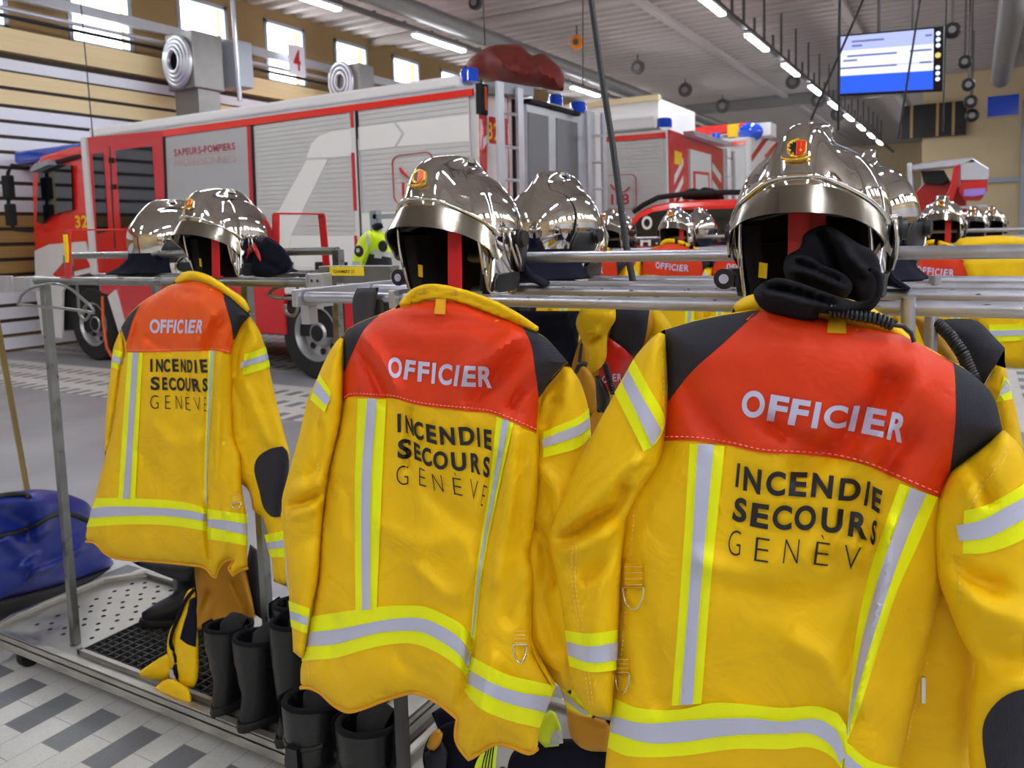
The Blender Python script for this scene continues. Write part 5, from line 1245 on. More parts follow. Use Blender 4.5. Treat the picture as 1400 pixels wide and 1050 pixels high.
MB().box((XF1, YT + .06, .48), (XR1, YT + 2.4, .95)).build('chassis', M['arch_black'], e1t)
# side skirts and sills
sidepoly(e1t, 'sill', [(232, 352), (650, 378), (650, 398), (232, 372)], 'truck_white', YT, .03)
for u0, u1 in ((300, 388), (470, 640)):
    x0, x1 = aty(u0, 400, YT)[0], aty(u1, 400, YT)[0]; MB().box((x0, YT + .0, .50), (x1, YT + .05, 1.20)).build('side_skirt', M['truck_red'], e1t)
sidepoly(e1t, 'crew_cab_panel', [(121, 188), (226, 178), (232, 352), (226, 420), (140, 400), (133, 345)], 'truck_red', YT, .02)
sidepoly(e1t, 'corner_post', [(115, 189), (121.5, 188), (136, 375), (129, 375)], 'truck_white', YT, .05)
sidepoly(e1t, 'rear_cab_window', [(129, 211), (143.5, 209), (150, 316), (135, 320)], 'dark_glass', YT, .006, .02)
sidepoly(e1t, 'rear_cab_window', [(160, 206), (210, 200), (216, 300), (168, 312)], 'dark_glass', YT, .006, .02)
for u, v in ((154, 219), (157, 255)): sidepoly(e1t, 'door_hinge', [(u - 2, v - 3), (u + 4, v - 3), (u + 4, v + 4), (u - 2, v + 4)], 'arch_black', YT, .02, .02)
sidepoly(e1t, 'door_seam', [(151, 200), (152.5, 200), (160, 340), (158.5, 340)], 'arch_black', YT, .002, .02)
# front cab, lower and rounded
cab = []
for px in [(44, 312), (42, 250), (47, 224), (56, 212), (80, 205), (113, 198), (119, 260), (128, 345), (128, 372), (48, 385)]:
    p = Vector(aty(px[0], px[1], YT + .02)); p.x -= 0; cab.append(p)
XC = min(p.x for p in cab)
MB().prism(cab, (0, 2.36, 0)).build('cab', M['truck_bright_red'], e1t, bevel=.05)
MB().box((XC + .02, YT + .05, .40), (XC + 1.9, YT + 2.35, 1.02)).build('cab_base', M['arch_black'], e1t)
sidepoly(e1t, 'cab_window', [(54, 233), (79, 224), (99, 226), (101, 287), (86, 290), (72, 295), (60, 306), (52, 304)], 'dark_glass', YT, .02, .0)
sidepoly(e1t, 'window_frame', [(52, 226), (110, 211), (111, 215), (53, 231)], 'arch_black', YT, .03, .0)
sidepoly(e1t, 'visor', [(54, 233), (62, 224), (79, 220), (80, 226), (66, 232), (57, 236)], 'frame_grey', YT, .12, .02)
sidepoly(e1t, 'cab_stripe', [(50, 343), (70, 334), (118, 330), (130, 372), (102, 378), (88, 398), (87, 462), (60, 456), (52, 400)], 'truck_white', YT, .03, .0)
sidepoly(e1t, 'bumper_red', [(76, 375), (96, 352), (120, 350), (128, 365), (100, 372), (88, 385)], 'truck_red', YT, .01, .03)
sidepoly(e1t, 'step_box', [(152, 405), (162, 396), (186, 480), (176, 482)], 'truck_white', YT, .05, .0)
sidepoly(e1t, 'side_skirt', [(163, 395), (232, 385), (236, 488), (186, 484)], 'truck_red', YT, .03, .0)
t_ = aty(108, 312, YT); n_ = flat_text('32', (t_[0], YT - .045, t_[2]), (1, 0, 0), (0, 0, 1), .155, .03, width=.27); n_.build('call_number', M['decal_yellow'], e1t)
mr_ = MB(); a_, b_ = aty(12, 240, 6.2), aty(12, 297, 6.2)
mr_.box((a_[0] - .06, 6.12, b_[2] + .25), (a_[0] + .10, 6.22, a_[2])); mr_.box((a_[0] - .05, 6.12, b_[2] - .12), (a_[0] + .09, 6.22, b_[2] + .18)); mr_.build('wing_mirror', M['arch_black'], e1t, bevel=.02)
MB().tube([aty(40, 228, 6.4), aty(16, 226, 6.2), aty(11, 236, 6.17), aty(12, 300, 6.17), aty(20, 314, 6.2), aty(46, 316, 6.4)], .025, 8).build('mirror_arm', M['arch_black'], e1t, smooth=0.9)
bl = MB(); p = aty(45, 198, YT + .6); q = aty(114, 198, YT + .3); bl.box((p[0], YT + .3, 2.80), (q[0], YT + 2.1, 2.98)); bl.build('light_bar', M['beacon_blue'], e1t, bevel=.04)
# shutters: white horizontal slats
def shutter(root, name, px, y, m_='truck_white', n=34, w=.012):
    A, B_, C_, D = [Vector(aty(u, v, y)) for u, v in px]; mb = MB()
    for k in range(n):
        a, b = k / n, (k + .93) / n
        q = [A.lerp(D, a), B_.lerp(C_, a), B_.lerp(C_, b), A.lerp(D, b)]
        for p in q: p.y = y - .004
        mb.prism(q, (0, -w, 0))
    return mb.build(name, M[m_], root)
sidepoly(e1t, 'side_panel', [(227, 188), (339, 173), (348, 362), (233, 355)], 'truck_grey', YT, .02)
mat('panel_white', '#c9c8c6', 0.45, var=0.03)
sidepoly(e1t, 'divider', [(340, 173), (346, 172), (354, 372), (348, 372)], 'decal_red', YT, .03)
s1_ = shutter(e1t, 'shutter', [(348, 173), (481, 154), (493, 382), (356, 372)], YT, 'panel_white')
s2_ = shutter(e1t, 'shutter', [(491, 152), (642, 131), (652, 386), (502, 382)], YT, 'panel_white')
sidepoly(e1t, 'divider', [(481, 154), (490, 152), (501, 384), (492, 384)], 'truck_white', YT, .03)
for q in ([(481, 153), (486, 152), (487, 175), (482.5, 175)], [(483, 209), (487.5, 209), (491, 288), (486.5, 288)], [(487, 322), (491, 322), (493, 360), (489, 360)]): sidepoly(e1t, 'divider_mark', q, 'decal_red', YT, .004, .03)
sidepoly(e1t, 'gasket', [(488, 152), (490.2, 152), (500, 384), (498, 384)], 'arch_black', YT, .036)
sidepoly(e1t, 'gasket', [(345.5, 172), (348, 172), (356, 372), (353.5, 372)], 'arch_black', YT, .034)
sidepoly(e1t, 'gasket', [(225.5, 187), (228, 187), (234, 356), (231.5, 356)], 'arch_black', YT, .034)
for q in ([(421, 216), (427, 197), (438, 186), (455, 180), (482, 176.5), (484, 213), (455, 215)], [(450, 218), (399, 322), (364, 322), (421, 219)], [(356, 322), (400, 322), (388, 372), (356, 372)], [(400, 322), (491, 322), (493, 366), (392, 370)]): sidepoly(s1_, 'livery_shape', q, 'decal_light', YT, .003, .016)
for q in ([(491, 174), (540, 168.5), (551, 183), (541, 201), (492, 206)], [(544, 168), (642, 157), (643, 193), (545, 200.5), (555, 183)], [(493, 292), (648, 284), (650, 318), (495, 322)]): sidepoly(s2_, 'livery_shape', q, 'decal_light', YT, .003, .016)
sidepoly(e1t, 'roof_stripe', [(226, 178), (648, 121.5), (648, 131), (226, 187.5)], 'truck_bright_red', YT, .03)
phone_sign(s2_, [(538, 214), (592, 207), (596, 273), (541, 279)], YT)
# lettering on the side panel
def side_word(root, body, tl, tr, bl, br, y, m_, off):
    A, B_, C_, D = [Vector(aty(u, v, y)) for u, v in (tl, tr, br, bl)]
    ux = (C_ - D); wd = ux.length; ux.normalize(); uy = (A - D); h = uy.length; uy.normalize()
    o = D.copy(); o.y = y - .024
    return flat_text(body, o, ux, uy, h, off, width=wd, space=.13).build('lettering', M[m_], root)
mat('decal_faded', '#b98f8e', 0.5); mat('decal_dull_red', '#a8444a', 0.5)
side_word(e1t, 'SAPEURS-POMPIERS', (240, 205), (323, 195.5), (241, 214), (324, 205), YT, 'decal_dull_red', .03)
side_word(e1t, 'PROFESSIONNELS', (241, 218), (324, 210), (241, 228), (325, 222), YT, 'decal_faded', -.01)
sidepoly(e1t, 'lettering_rule', [(241, 215.6), (324, 207), (324, 208), (241, 216.6)], 'decal_faded', YT, .002, .022)
# wheels
wheel(e1t, aty(125, 440, YT)[0], YT + .02, .50); wheel(e1t, aty(430, 463, YT)[0], YT + .02, .52)
for u, v, r in ((125, 440, .62), (430, 460, .66)):
    x = aty(u, v, YT)[0]; mb = MB().lathe([(0, .06), (r, .06), (r, .01), (r * .86, .01), (r * .86, .05), (0, .05)], (x, YT + .32, .56), 'y', 32); mb.build('wheel_arch', M['arch_black'], e1t)
MB().tube([aty(140, 405, YT - .1), aty(141, 440, YT - .14), aty(146, 475, YT - .2), aty(160, 500, YT - .5)], .018, 8).build('charging_cord', M['orange_cord'], e1t, smooth=0.9)
for u in (398, 440, 472): sidepoly(e1t, 'latch', [(u - 5, 358), (u + 5, 358), (u + 5, 372), (u - 5, 372)], 'arch_black', YT, .05)
# roof: rail tube, beacon
pa, pb = Vector(aty(128, 182, YT + .15)), Vector(aty(630, 99, YT + .15))
mb = MB().box((pa.x, YT + .08, ZTOP + .05), (pb.x, YT + .42, ZTOP + .17)); mb.build('roof_box', M['soft_white'], e1t, bevel=.03)
MB().box((pa.x - .1, YT + .02, ZTOP), (pb.x + .3, YT + .08, ZTOP + .035)).build('roof_rail', M['alu_light'], e1t)
def beacon(root, u, v, y, r=.09):
    p = Vector(aty(u, v, y)); mb = MB().lathe([(r * 1.05, -.07), (r, -.06), (r, .035), (r * .85, .06), (0, .065)], tuple(p), 'z', 20); return mb.build('beacon', M['beacon_blue'], root, smooth=0.7)
beacon(e1t, 642, 103, YT + .25)
# rear wall: stripes, number, ladders, two roller shutters
rearpoly(e1t, 'rear_panel', [(651, 118), (822, 158), (826, 330), (655, 350)], 'truck_white', XR1, .02)
rearpoly(e1t, 'rear_stripe', [(651.5, 118), (662, 121), (666, 345), (655, 348)], 'truck_red', XR1, .006, .02)
rearpoly(e1t, 'rear_stripe', [(688, 130), (692, 131), (695, 330), (691, 330)], 'truck_red', XR1, .006, .02)
rearpoly(e1t, 'hose_line', [(697, 136), (699, 137), (702, 330), (700, 330)], 'arch_black', XR1, .03, .02)
rearpoly(e1t, 'rear_panel_white', [(662, 130), (690, 134), (692, 320), (664, 322)], 'truck_white', XR1, .01, .02)
rearpoly(e1t, 'tail_lamp', [(650, 114), (660, 117), (660, 158), (651, 156)], 'arch_black', XR1, .06, .0)
rearpoly(e1t, 'lamp_strip', [(655, 119), (658, 120), (659, 152), (656, 151)], 'orange_cord', XR1, .065, .0)
rearpoly(e1t, 'chevron', [(656, 190), (663, 184), (663, 192), (657, 204)], 'truck_white', XR1, .004, .03)
rearpoly(e1t, 'number_plate', [(665, 160), (689, 163), (690, 200), (666, 196)], 'stand_red', XR1, .012, .03)
p_ = Vector(atx(666.5, 190, XR1 + .05)); flat_text('32', p_, (0, 1, 0), (0, 0, 1), .16, .015, width=.23).build('rear_number', M['decal_yellow'], e1t)
rearpoly(e1t, 'shutter_frame', [(712, 143), (786, 160), (790, 330), (714, 330)], 'alu_light', XR1, .05, .02)
for q in ([(713, 154), (741, 160), (743, 330), (714, 330)], [(752, 162), (781, 169), (784, 330), (754, 330)]): rearpoly(e1t, 'rear_shutter', q, 'shutter_grey', XR1, .06, .02)
for q in ([(712, 136), (739, 143), (739, 148), (712, 142)], [(741, 144), (781, 155), (781, 160), (741, 149)]): rearpoly(e1t, 'rear_grab_bar', q, 'arch_black', XR1, .10, .02)
rearpoly(e1t, 'rear_post', [(786, 150), (806, 154), (808, 330), (790, 330)], 'alu_light', XR1, .05, .02)
def ladder(root, pxl, pxr, rungs, x, w=.055):
    t = MB()
    for (ut, ub, v0, v1) in (pxl, pxr):
        p, q = Vector(atx(ut, v0, x)), Vector(atx(ub, v1, x)); t.prism([p + Vector((0, -w / 2, 0)), p + Vector((0, w / 2, 0)), q + Vector((0, w / 2, 0)), q + Vector((0, -w / 2, 0))], (.03, 0, 0))
    o = t.build('ladder_rails', M['alu_light'], root)
    for va, vb in rungs: MB().tube([atx(pxl[0] + (pxl[1] - pxl[0]) * .3, va, x + .015), atx(pxr[0] + (pxr[1] - pxr[0]) * .3, vb, x + .015)], .016, 8).build('ladder_rung', M['alu_light'], o)
ladder(e1t, (681, 685, 112, 330), (708, 712, 121, 330), ((154, 157), (199, 203), (245, 247)), XR1 + .20, .11)
ladder(e1t, (802, 806, 152, 330), (823, 826, 155, 330), ((184, 186), (221, 222), (258, 258)), XR1 + .20, .11)
rearpoly(e1t, 'ladder_bracket', [(660, 114), (709, 122), (709, 134), (662, 130)], 'frame_grey', XR1, .16, .02)
beacon(e1t, 790, 147, 8.6, .10); beacon(e1t, 760, 137, 8.2, .08)
# red tarpaulin over the roof load
tp = Cloth([(634, 94), (641, 82), (656, 70), (671, 63), (692, 60.5), (711, 61.5), (720, 69), (728, 76), (739, 72.5), (750, 78), (771, 101), (770, 125), (755, 123), (739, 120), (715, 117), (690, 117), (668, 108), (650, 104)], 7.6, T=.45, Tb=.55, w=.5, nz=.02, nsc=2.0, step=.05, seed=41, corner=60,
           folds=[([(672, 66), (690, 90), (720, 112)], .05, .06), ([(660, 72), (662, 95), (668, 106)], .05, -.06), ([(722, 72), (735, 90), (742, 118)], .06, .10), ([(740, 76), (756, 90), (768, 100)], .06, -.06), ([(700, 64), (712, 80), (738, 100)], .05, -.05)])
o_ = tp.body().build('roof_tarpaulin', M['tarp_red'], None, smooth=0.9); tag(o_, 'dark red tarpaulin covering a load on the roof of the nearest fire engine', 'tarpaulin')
# ---- second engine, farther right
YT2 = 10.6
e2t = thing('fire_engine', 'second fire engine, right of the first, showing a red phone sign on its white shutter', 'truck', (-6.5, 11.8, 0), group='fire engines in the bays')
XR2 = aty(912, 175, YT2)[0]
MB().box((XR2 - 6.2, YT2 + .012, .95), (XR2, YT2 + 2.46, 2.93)).build('body', M['truck_white'], e2t, bevel=.02)
MB().box((XR2 - 6.2, YT2 + .06, .45), (XR2 - .05, YT2 + 2.4, .95)).build('chassis', M['arch_black'], e2t)
MB().box((XR2 - 8.0, YT2 + .05, .45), (XR2 - 6.2, YT2 + 2.4, 2.75)).build('cab', M['truck_bright_red'], e2t, bevel=.05)
sidepoly(e2t, 'roof_stripe', [(760, 193), (910, 181), (911, 188), (760, 200)], 'truck_bright_red', YT2, .03)
sh2 = shutter(e2t, 'shutter', [(770, 199), (908, 189.5), (911, 345), (775, 350)], YT2, 'panel_white', 30)
phone_sign(sh2, [(827, 240), (870, 238), (871, 285), (828, 286)], YT2, 2.2)
wheel(e2t, XR2 - 1.9, YT2 + .02, .52); wheel(e2t, XR2 - 6.9, YT2 + .02, .5)
rearpoly(e2t, 'rear_panel', [(913, 177), (988, 204), (992, 350), (916, 350)], 'truck_red', XR2, .02)
rearpoly(e2t, 'rear_shutter', [(939, 204), (968, 212), (970, 350), (942, 350)], 'panel_white', XR2, .03, .02)
for k in range(5):
    rearpoly(e2t, 'chevron', [(920, 240 + k * 24), (932, 216 + k * 24), (932, 226 + k * 24), (920, 252 + k * 24)], 'truck_white', XR2, .004, .02)
    rearpoly(e2t, 'chevron', [(972, 222 + k * 24), (984, 240 + k * 24), (984, 250 + k * 24), (972, 232 + k * 24)], 'truck_white', XR2, .004, .02)
rearpoly(e2t, 'number_plate', [(920, 206), (930, 209), (930, 227), (920, 224)], 'decal_yellow', XR2, .006, .02)
rearpoly(e2t, 'rear_sign', [(943, 234), (965, 236), (967, 275), (944, 275)], 'decal_red', XR2, .004, .05)
rearpoly(e2t, 'rear_sign_field', [(946, 238), (963, 240), (965, 275), (947, 275)], 'panel_white', XR2, .006, .05)
rearpoly(e2t, 'rear_bar', [(932, 180), (986, 196), (986, 202), (934, 187)], 'alu_light', XR2, .16, .02)
pa, pb = Vector(aty(815, 172, YT2 + .15)), Vector(aty(897, 163, YT2 + .15))
MB().box((pa.x - 1.5, YT2 + .08, 2.97), (pb.x, YT2 + .42, 3.15)).build('roof_box', M['soft_white'], e2t, bevel=.03)
beacon(e2t, 908, 168, YT2 + .3, .11)
ladder(e2t, (990, 993, 203, 340), (1001, 1003, 207, 340), ((216, 217), (241, 242)), XR2 + .20, .13)
# ---- third engine: red ladder boom with blue beacon
YT3 = 16.0
e3t = thing('fire_engine', 'third fire engine with a red roof boom and blue dome, beyond the second', 'truck', (-5, 17.2, 0), group='fire engines in the bays')
XR3 = aty(1024, 200, YT3)[0]
MB().box((XR3 - 6, YT3 + .012, .6), (XR3, YT3 + 2.46, aty(1000, 189, YT3)[2])).build('body', M['truck_white'], e3t, bevel=.02)
sidepoly(e3t, 'side_stripe', [(1000, 194), (1019, 193), (1019, 198), (1000, 199)], 'truck_bright_red', YT3, .03)
sidepoly(e3t, 'side_shutter', [(1000, 201), (1019, 200), (1020, 260), (1001, 260)], 'panel_white', YT3, .03)
rearpoly(e3t, 'rear_panel', [(1025, 188), (1070, 196), (1072, 270), (1026, 270)], 'truck_white', XR3, .02)
for q in ([(1026, 212), (1043, 188), (1050, 189), (1026, 222)], [(1044, 212), (1060, 194), (1066, 196), (1046, 222)]): rearpoly(e3t, 'chevron', q, 'truck_red', XR3, .006, .02)
wheel(e3t, XR3 - 1.6, YT3 + .02, .5); wheel(e3t, XR3 - 5.0, YT3 + .02, .5)
b0, b1 = Vector(aty(948, 180, YT3 + .8)), Vector(aty(1036, 176, YT3 + .8))
mb = MB().box((b0.x, YT3 + .6, b0.z - .12), (b1.x, YT3 + 1.0, b1.z + .12)); mb.build('boom', M['truck_bright_red'], e3t, bevel=.03)
p_ = Vector(aty(1003, 179, YT3 + .55)); MB().box((p_.x - .13, YT3 + .55, p_.z - .12), (p_.x + .1, YT3 + .6, p_.z + .14)).build('boom_mark', M['decal_yellow'], e3t)
p_ = Vector(aty(1026, 181, YT3 + .5)); MB().ball(tuple(p_), (.26, .2, .2), 16, 8).build('beacon', M['beacon_blue'], e3t, smooth=3.2)
beacon(e3t, 979, 186, YT3 + .4, .09)
p_ = Vector(aty(1045, 178, YT3 + .6)); MB().box((p_.x - .15, YT3 + .5, p_.z - .12), (p_.x + .15, YT3 + 1.0, p_.z + .14)).build('boom_end', M['soft_white'], e3t)
# ---- red ladder truck with a basket, far right
YL = 18.0
lt = thing('ladder_truck', 'dark red ladder truck with a pale rescue basket, far right before the beige wall', 'truck', (-.6, 19, 0))
def fy(px, m_, nm, th, off=0.0): 
    pts = [Vector(aty(u, v, YL)) for u, v in px]
    for p in pts: p.y = YL + off
    return MB().prism(pts, (0, th, 0)).build(nm, M[m_], lt, bevel=.02)
fy([(1245, 290), (1250, 262), (1262, 250), (1300, 246), (1320, 262), (1322, 300), (1318, 345), (1248, 345)], 'truck_red', 'chassis_body', 1.6, .4)
fy([(1242, 226), (1290, 219), (1330, 215), (1336, 222), (1300, 228), (1243, 233)], 'alu_light', 'boom_rail', .5)
fy([(1258, 233), (1290, 232), (1298, 246), (1288, 252), (1262, 250)], 'arch_black', 'boom_gap', .4, .1)
fy([(1304, 228), (1312, 224), (1311, 250), (1302, 280), (1293, 270), (1300, 250)], 'truck_red', 'boom_arm', .6, -.05)
fy([(1312, 226), (1330, 216), (1352, 230), (1351, 246), (1312, 247)], 'alu_light', 'basket_cage', .9)
fy([(1313, 248), (1350, 246), (1350, 260), (1340, 274), (1318, 274), (1310, 262)], 'truck_red', 'basket_floor', .9, -.02)
mat('lilac_reflection', '#a486d8', 0.3)  # purple light reflected on the basket, painted as a thin lilac plate
fy([(1318, 259), (1348, 257), (1347, 266), (1330, 269), (1317, 268)], 'lilac_reflection', 'basket_reflection', .02, -.06)
fy([(1240, 224), (1246, 222), (1250, 275), (1243, 276)], 'alu_light', 'boom_end', .3, -.05)
fy([(1308, 282), (1350, 280), (1350, 284), (1308, 286)], 'alu_light', 'outrigger_rail', .1, -.03)
fy([(1318, 292), (1362, 290), (1362, 310), (1318, 314)], 'truck_red', 'rear_box', 1.0, .1)
fy([(1240, 300), (1365, 300), (1365, 352), (1240, 352)], 'arch_black', 'undercarriage', 1.6, .5)
for x in (aty(1262, 330, YL)[0], aty(1345, 330, YL)[0]): wheel(lt, x, YL + .3, .5)
# ---- red pickup / car between the carts and the second engine
YC = 6.2
ct_ = thing('command_car', 'red estate car with black windows and a loaded roof rack, behind the far cart', 'car', (-1.5, 7.0, 0))
def cpt(u, v, y=YC): return Vector(aty(u, v, y))
prof = [cpt(858, 300), cpt(872, 289), cpt(890, 281), cpt(915, 276), cpt(960, 273), cpt(1010, 272), cpt(1060, 274)]
zb = .35; x0c, x1c = prof[0].x - .9, prof[-1].x + .3
body = [Vector((x0c, YC, zb)), Vector((x0c, YC, 1.02)), Vector((x0c + .45, YC, 1.15))] + prof[:] + [Vector((x1c, YC, 1.2)), Vector((x1c, YC, zb))]
MB().prism(body, (0, 1.8, 0)).build('car_body', M['truck_bright_red'], ct_, bevel=.05)
gl_ = [cpt(868, 335), cpt(866, 312), cpt(876, 298), cpt(893, 290), cpt(915, 287), cpt(960, 286), cpt(1010, 285), cpt(1010, 335)]
for p in gl_: p.y = YC - .0
MB().prism(gl_, (0, -.02, 0)).build('side_window', M['dark_glass'], ct_)
MB().prism([cpt(950, 286), cpt(954, 286), cpt(955, 335), cpt(951, 335)], (0, -.03, 0)).build('door_pillar', M['arch_black'], ct_)
for x in (x0c + .7, x1c - .8): wheel(ct_, x, YC - .02, .36, .22)
MB().tube([cpt(866, 290, YC + .1), cpt(880, 280, YC + .1), cpt(900, 270, YC + .1), cpt(930, 266, YC + .1), cpt(985, 263, YC + .1), cpt(1040, 263, YC + .1)], .022, 8).build('roof_rail', M['arch_black'], ct_, smooth=0.9)
for t_, u, v, h in (('O', 879, 314, .10), ('H', 877, 336, .07)):
    p = cpt(u, v); V_ = flat_text(t_, (p.x, YC - .024, p.z), (1, 0, 0), (0, 0, 1), h, .03, width=.09); V_.build('window_letter', M['decal_light'], ct_)
bg_ = Cloth([(932, 272), (936, 262), (948, 257), (956, 259), (962, 256), (975, 258), (985, 262), (990, 272), (960, 274)], YC + .6, T=.2, Tb=.25, w=.2, nz=.02, nsc=3, step=.03, seed=51)
tag(bg_.body().build('duffel_bag', M['black_cloth'], None, smooth=0.9), 'black bag lying on the roof of the red car', 'bag')
# ------------------------------------------------------------------ boots on the trays
def boot(x, y, rz, h, label, group, w=.062, strap=True, loops=True, z0=.152, m_='boot_leather'):
    """leather boot, open at the top, toe towards local +y"""
    t = thing('fire_boot', label, 'boot', (x, y, z0), rz, group)
    def ring(z, cy, rx, ry, n=20, fl=0.0): return [(rx * math.cos(2 * PI * k / n), cy + ry * math.sin(2 * PI * k / n) * (1.0 if math.sin(2 * PI * k / n) < 0 else 1.0), z + fl * math.sin(2 * PI * k / n)) for k in range(n)]
    rows = [ring(.02, .05, w * .72, .135), ring(.045, .05, w * .78, .135), ring(.075, .03, w * .80, .105), ring(.10, .005, w * .80, .075), ring(.13, -.012, w * .82, .064), ring(.17, -.012, w * .88, .066), ring(h * .75, -.008, w, .074), ring(h * .97, -.005, w * 1.06, .080, fl=-.012), ring(h, -.005, w * 1.04, .078, fl=-.014), ring(h - .003, -.005, w * .90, .066, fl=-.014), ring(h * .7, -.006, w * .84, .058), ring(.14, -.01, w * .7, .05)]
    MB().loft(rows).build('shaft', M[m_], t, smooth=0.9, local=True)
    s_ = MB().loft([ring(0, .05, w * .78, .145), ring(.012, .05, w * .84, .148), ring(.026, .05, w * .80, .142)]); s_.build('sole', M['black_rubber'], t, smooth=0.7, local=True)
    MB().tube(ring(h - .001, -.005, w * .97, .073, fl=-.014), .007, 8, closed=True).build('padded_rim', M['black_cloth'], t, smooth=3.2, local=True)
    if loops:
        for s in (-1, 1):
            pts = [(s * w * 1.02, -.02, h * .74), (s * w * 1.28, -.02, h * .90), (s * w * 1.30, -.015, h * .985), (s * w * 1.08, -.01, h * 1.0), (s * w * .96, -.01, h * .95)]
            MB().tube(pts, .010, 8, flat=(.3, 1.5)).build('pull_loop', M['black_cloth'], t, smooth=0.9, local=True)
    if strap:
        b_ = MB()
        for zz in (.62, .78):
            b_.tube(ring(h * zz, -.009, w * .985, .0735), .0045, 6, closed=True, flat=(1, 1.6))
        b_.box((-.016, -.094, h * .45), (.016, -.083, h * .80)); b_.build('reinforcing_strap', M[m_], t, local=True)
    lt_ = MB().tube([(0, -.03, h * .6), (0, .0, h * .99), (.004, .03, h * 1.05), (.0, .045, h * .95)], [.02, .026, .024, .012], 10, flat=(1.5, .45)); lt_.build('tongue', M['helmet_lining'], t, smooth=0.9, local=True)
    return t
GBT = 'boots standing on the carts'
B1_ = boot(atz(296, 992, .14)[0] - .035, 1.565, .15, .245, 'short black boot on the left tray, nearest the crumpled yellow trousers', GBT, strap=False)
boot(atz(342, 1008, .14)[0] - .02, 1.55, -.1, .25, 'short black boot on the left tray, between a short and a tall boot', GBT, w=.066, strap=False)
boot(atz(385, 1020, .14)[0] + .02, 1.55, -.1, .33, 'tall black boot on the left tray, with its loop sticking out sideways', GBT, w=.062, strap=False)
boot(aty(408, 950, 1.60)[0], 1.62, .2, .34, 'black boot behind the tall one, mostly hidden by the middle jacket', GBT, strap=False)
boot(aty(435, 1000, 1.275)[0], 1.275, .1, .345, 'black strapped boot under the middle jacket, left of its mate', GBT, w=.066)
boot(aty(508, 1010, 1.275)[0], 1.275, .05, .335, 'black strapped boot under the middle jacket, against the square post', GBT, w=.066)
boot(aty(262, 840, 1.85)[0], 1.86, 2.2, .25, 'black boot with rounded toe lying behind the crumpled yellow trousers', GBT, strap=False, loops=False)
# ------------------------------------------------------------------ trousers under the jackets
def trousers(name, label, cat, loc): return thing(name, label, cat, loc)
v1, q1 = 5.25, (180, 740)
def m4(*p): return cv(p, v1, q1)
t1_ = trousers('fire_trousers', 'ochre trousers hanging under the smallest front jacket, their legs crumpled on the tray', 'trousers', aty(250, 930, 1.60))
a = Cloth(m4((450, 175), (480, 100), (640, 60), (800, 150), (830, 240), (885, 520), (880, 560), (850, 650), (760, 640), (680, 690), (560, 640), (470, 645), (455, 600), (470, 420)), 1.70, T=.04, Tb=.03, w=.05, nz=.006, nsc=9, step=.012, seed=61, folds=[(m4((560, 380), (500, 520), (470, 620)), .014, -.012), (m4((740, 300), (820, 480), (840, 600)), .016, -.01)])
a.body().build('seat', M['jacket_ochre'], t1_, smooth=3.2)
b_ = Cloth(m4((795, 215), (830, 120), (850, 20), (900, 60), (915, 250), (940, 480), (935, 560), (880, 520), (860, 420)), 1.72, T=.03, Tb=.03, w=.03, nz=.004, step=.012, seed=62); b_.body().build('braces_panel', M['navy_cloth'], t1_, smooth=3.2)
c_ = Cloth(m4((0, 150), (100, 145), (300, 165), (450, 175), (440, 230), (400, 290), (300, 270), (140, 210), (60, 180)), 1.66, T=.03, Tb=.03, w=.03, nz=.004, step=.012, seed=63); c_.body().build('waist_lining', M['navy_cloth'], t1_, smooth=3.2)
d_ = Cloth(m4((450, 330), (400, 360), (360, 460), (320, 560), (275, 640), (255, 740), (262, 830), (300, 930), (290, 1000), (320, 1050), (420, 1060), (470, 1000), (480, 800), (470, 600), (460, 420)), 1.525, T=.02, Tb=.035, w=.035, nz=.004, nsc=12, step=.011, seed=64, folds=[(m4((420, 400), (340, 560), (300, 700), (320, 900), (340, 1040)), .008, -.014)])
lg = d_.body().build('trouser_leg', M['jacket_yellow'], t1_, smooth=3.2)
d_.patch(m4((410, 420), (460, 400), (470, 600), (460, 760), (400, 740), (345, 700), (370, 600), (400, 500)), off=.004).build('leg_lining', M['navy_felt'], lg, smooth=3.2)
d_.line(m4((450, 345), (390, 420), (330, 560), (290, 660), (280, 740), (320, 830), (310, 920), (350, 1050)), .006, off=.004).build('zip_edge', M['black_cloth'], lg, smooth=3.2)
for q in ([(270, 925), (305, 920), (312, 980), (276, 985)], [(282, 998), (322, 990), (340, 1045), (300, 1056)]): d_.patch(m4(*q), off=.006, corner=20).build('reflective_strip', M['silver_tape'], lg)
e_ = Cloth(m4((262, 800), (180, 850), (90, 910), (30, 960), (60, 985), (140, 1005), (220, 1000), (280, 960), (290, 880)), 1.54, T=.02, Tb=.03, w=.03, nz=.003, step=.01, seed=65); e_.body().build('trouser_cuff', M['jacket_yellow'], t1_, smooth=3.2)
f_ = Cloth([(217, 968), (208, 950), (214, 938), (232, 928), (258, 940), (262, 955), (258, 968), (240, 974)], 1.50, T=.02, Tb=.03, w=.03, nz=.003, step=.01, seed=66); f_.body().build('trouser_cuff', M['jacket_yellow'], t1_, smooth=3.2)
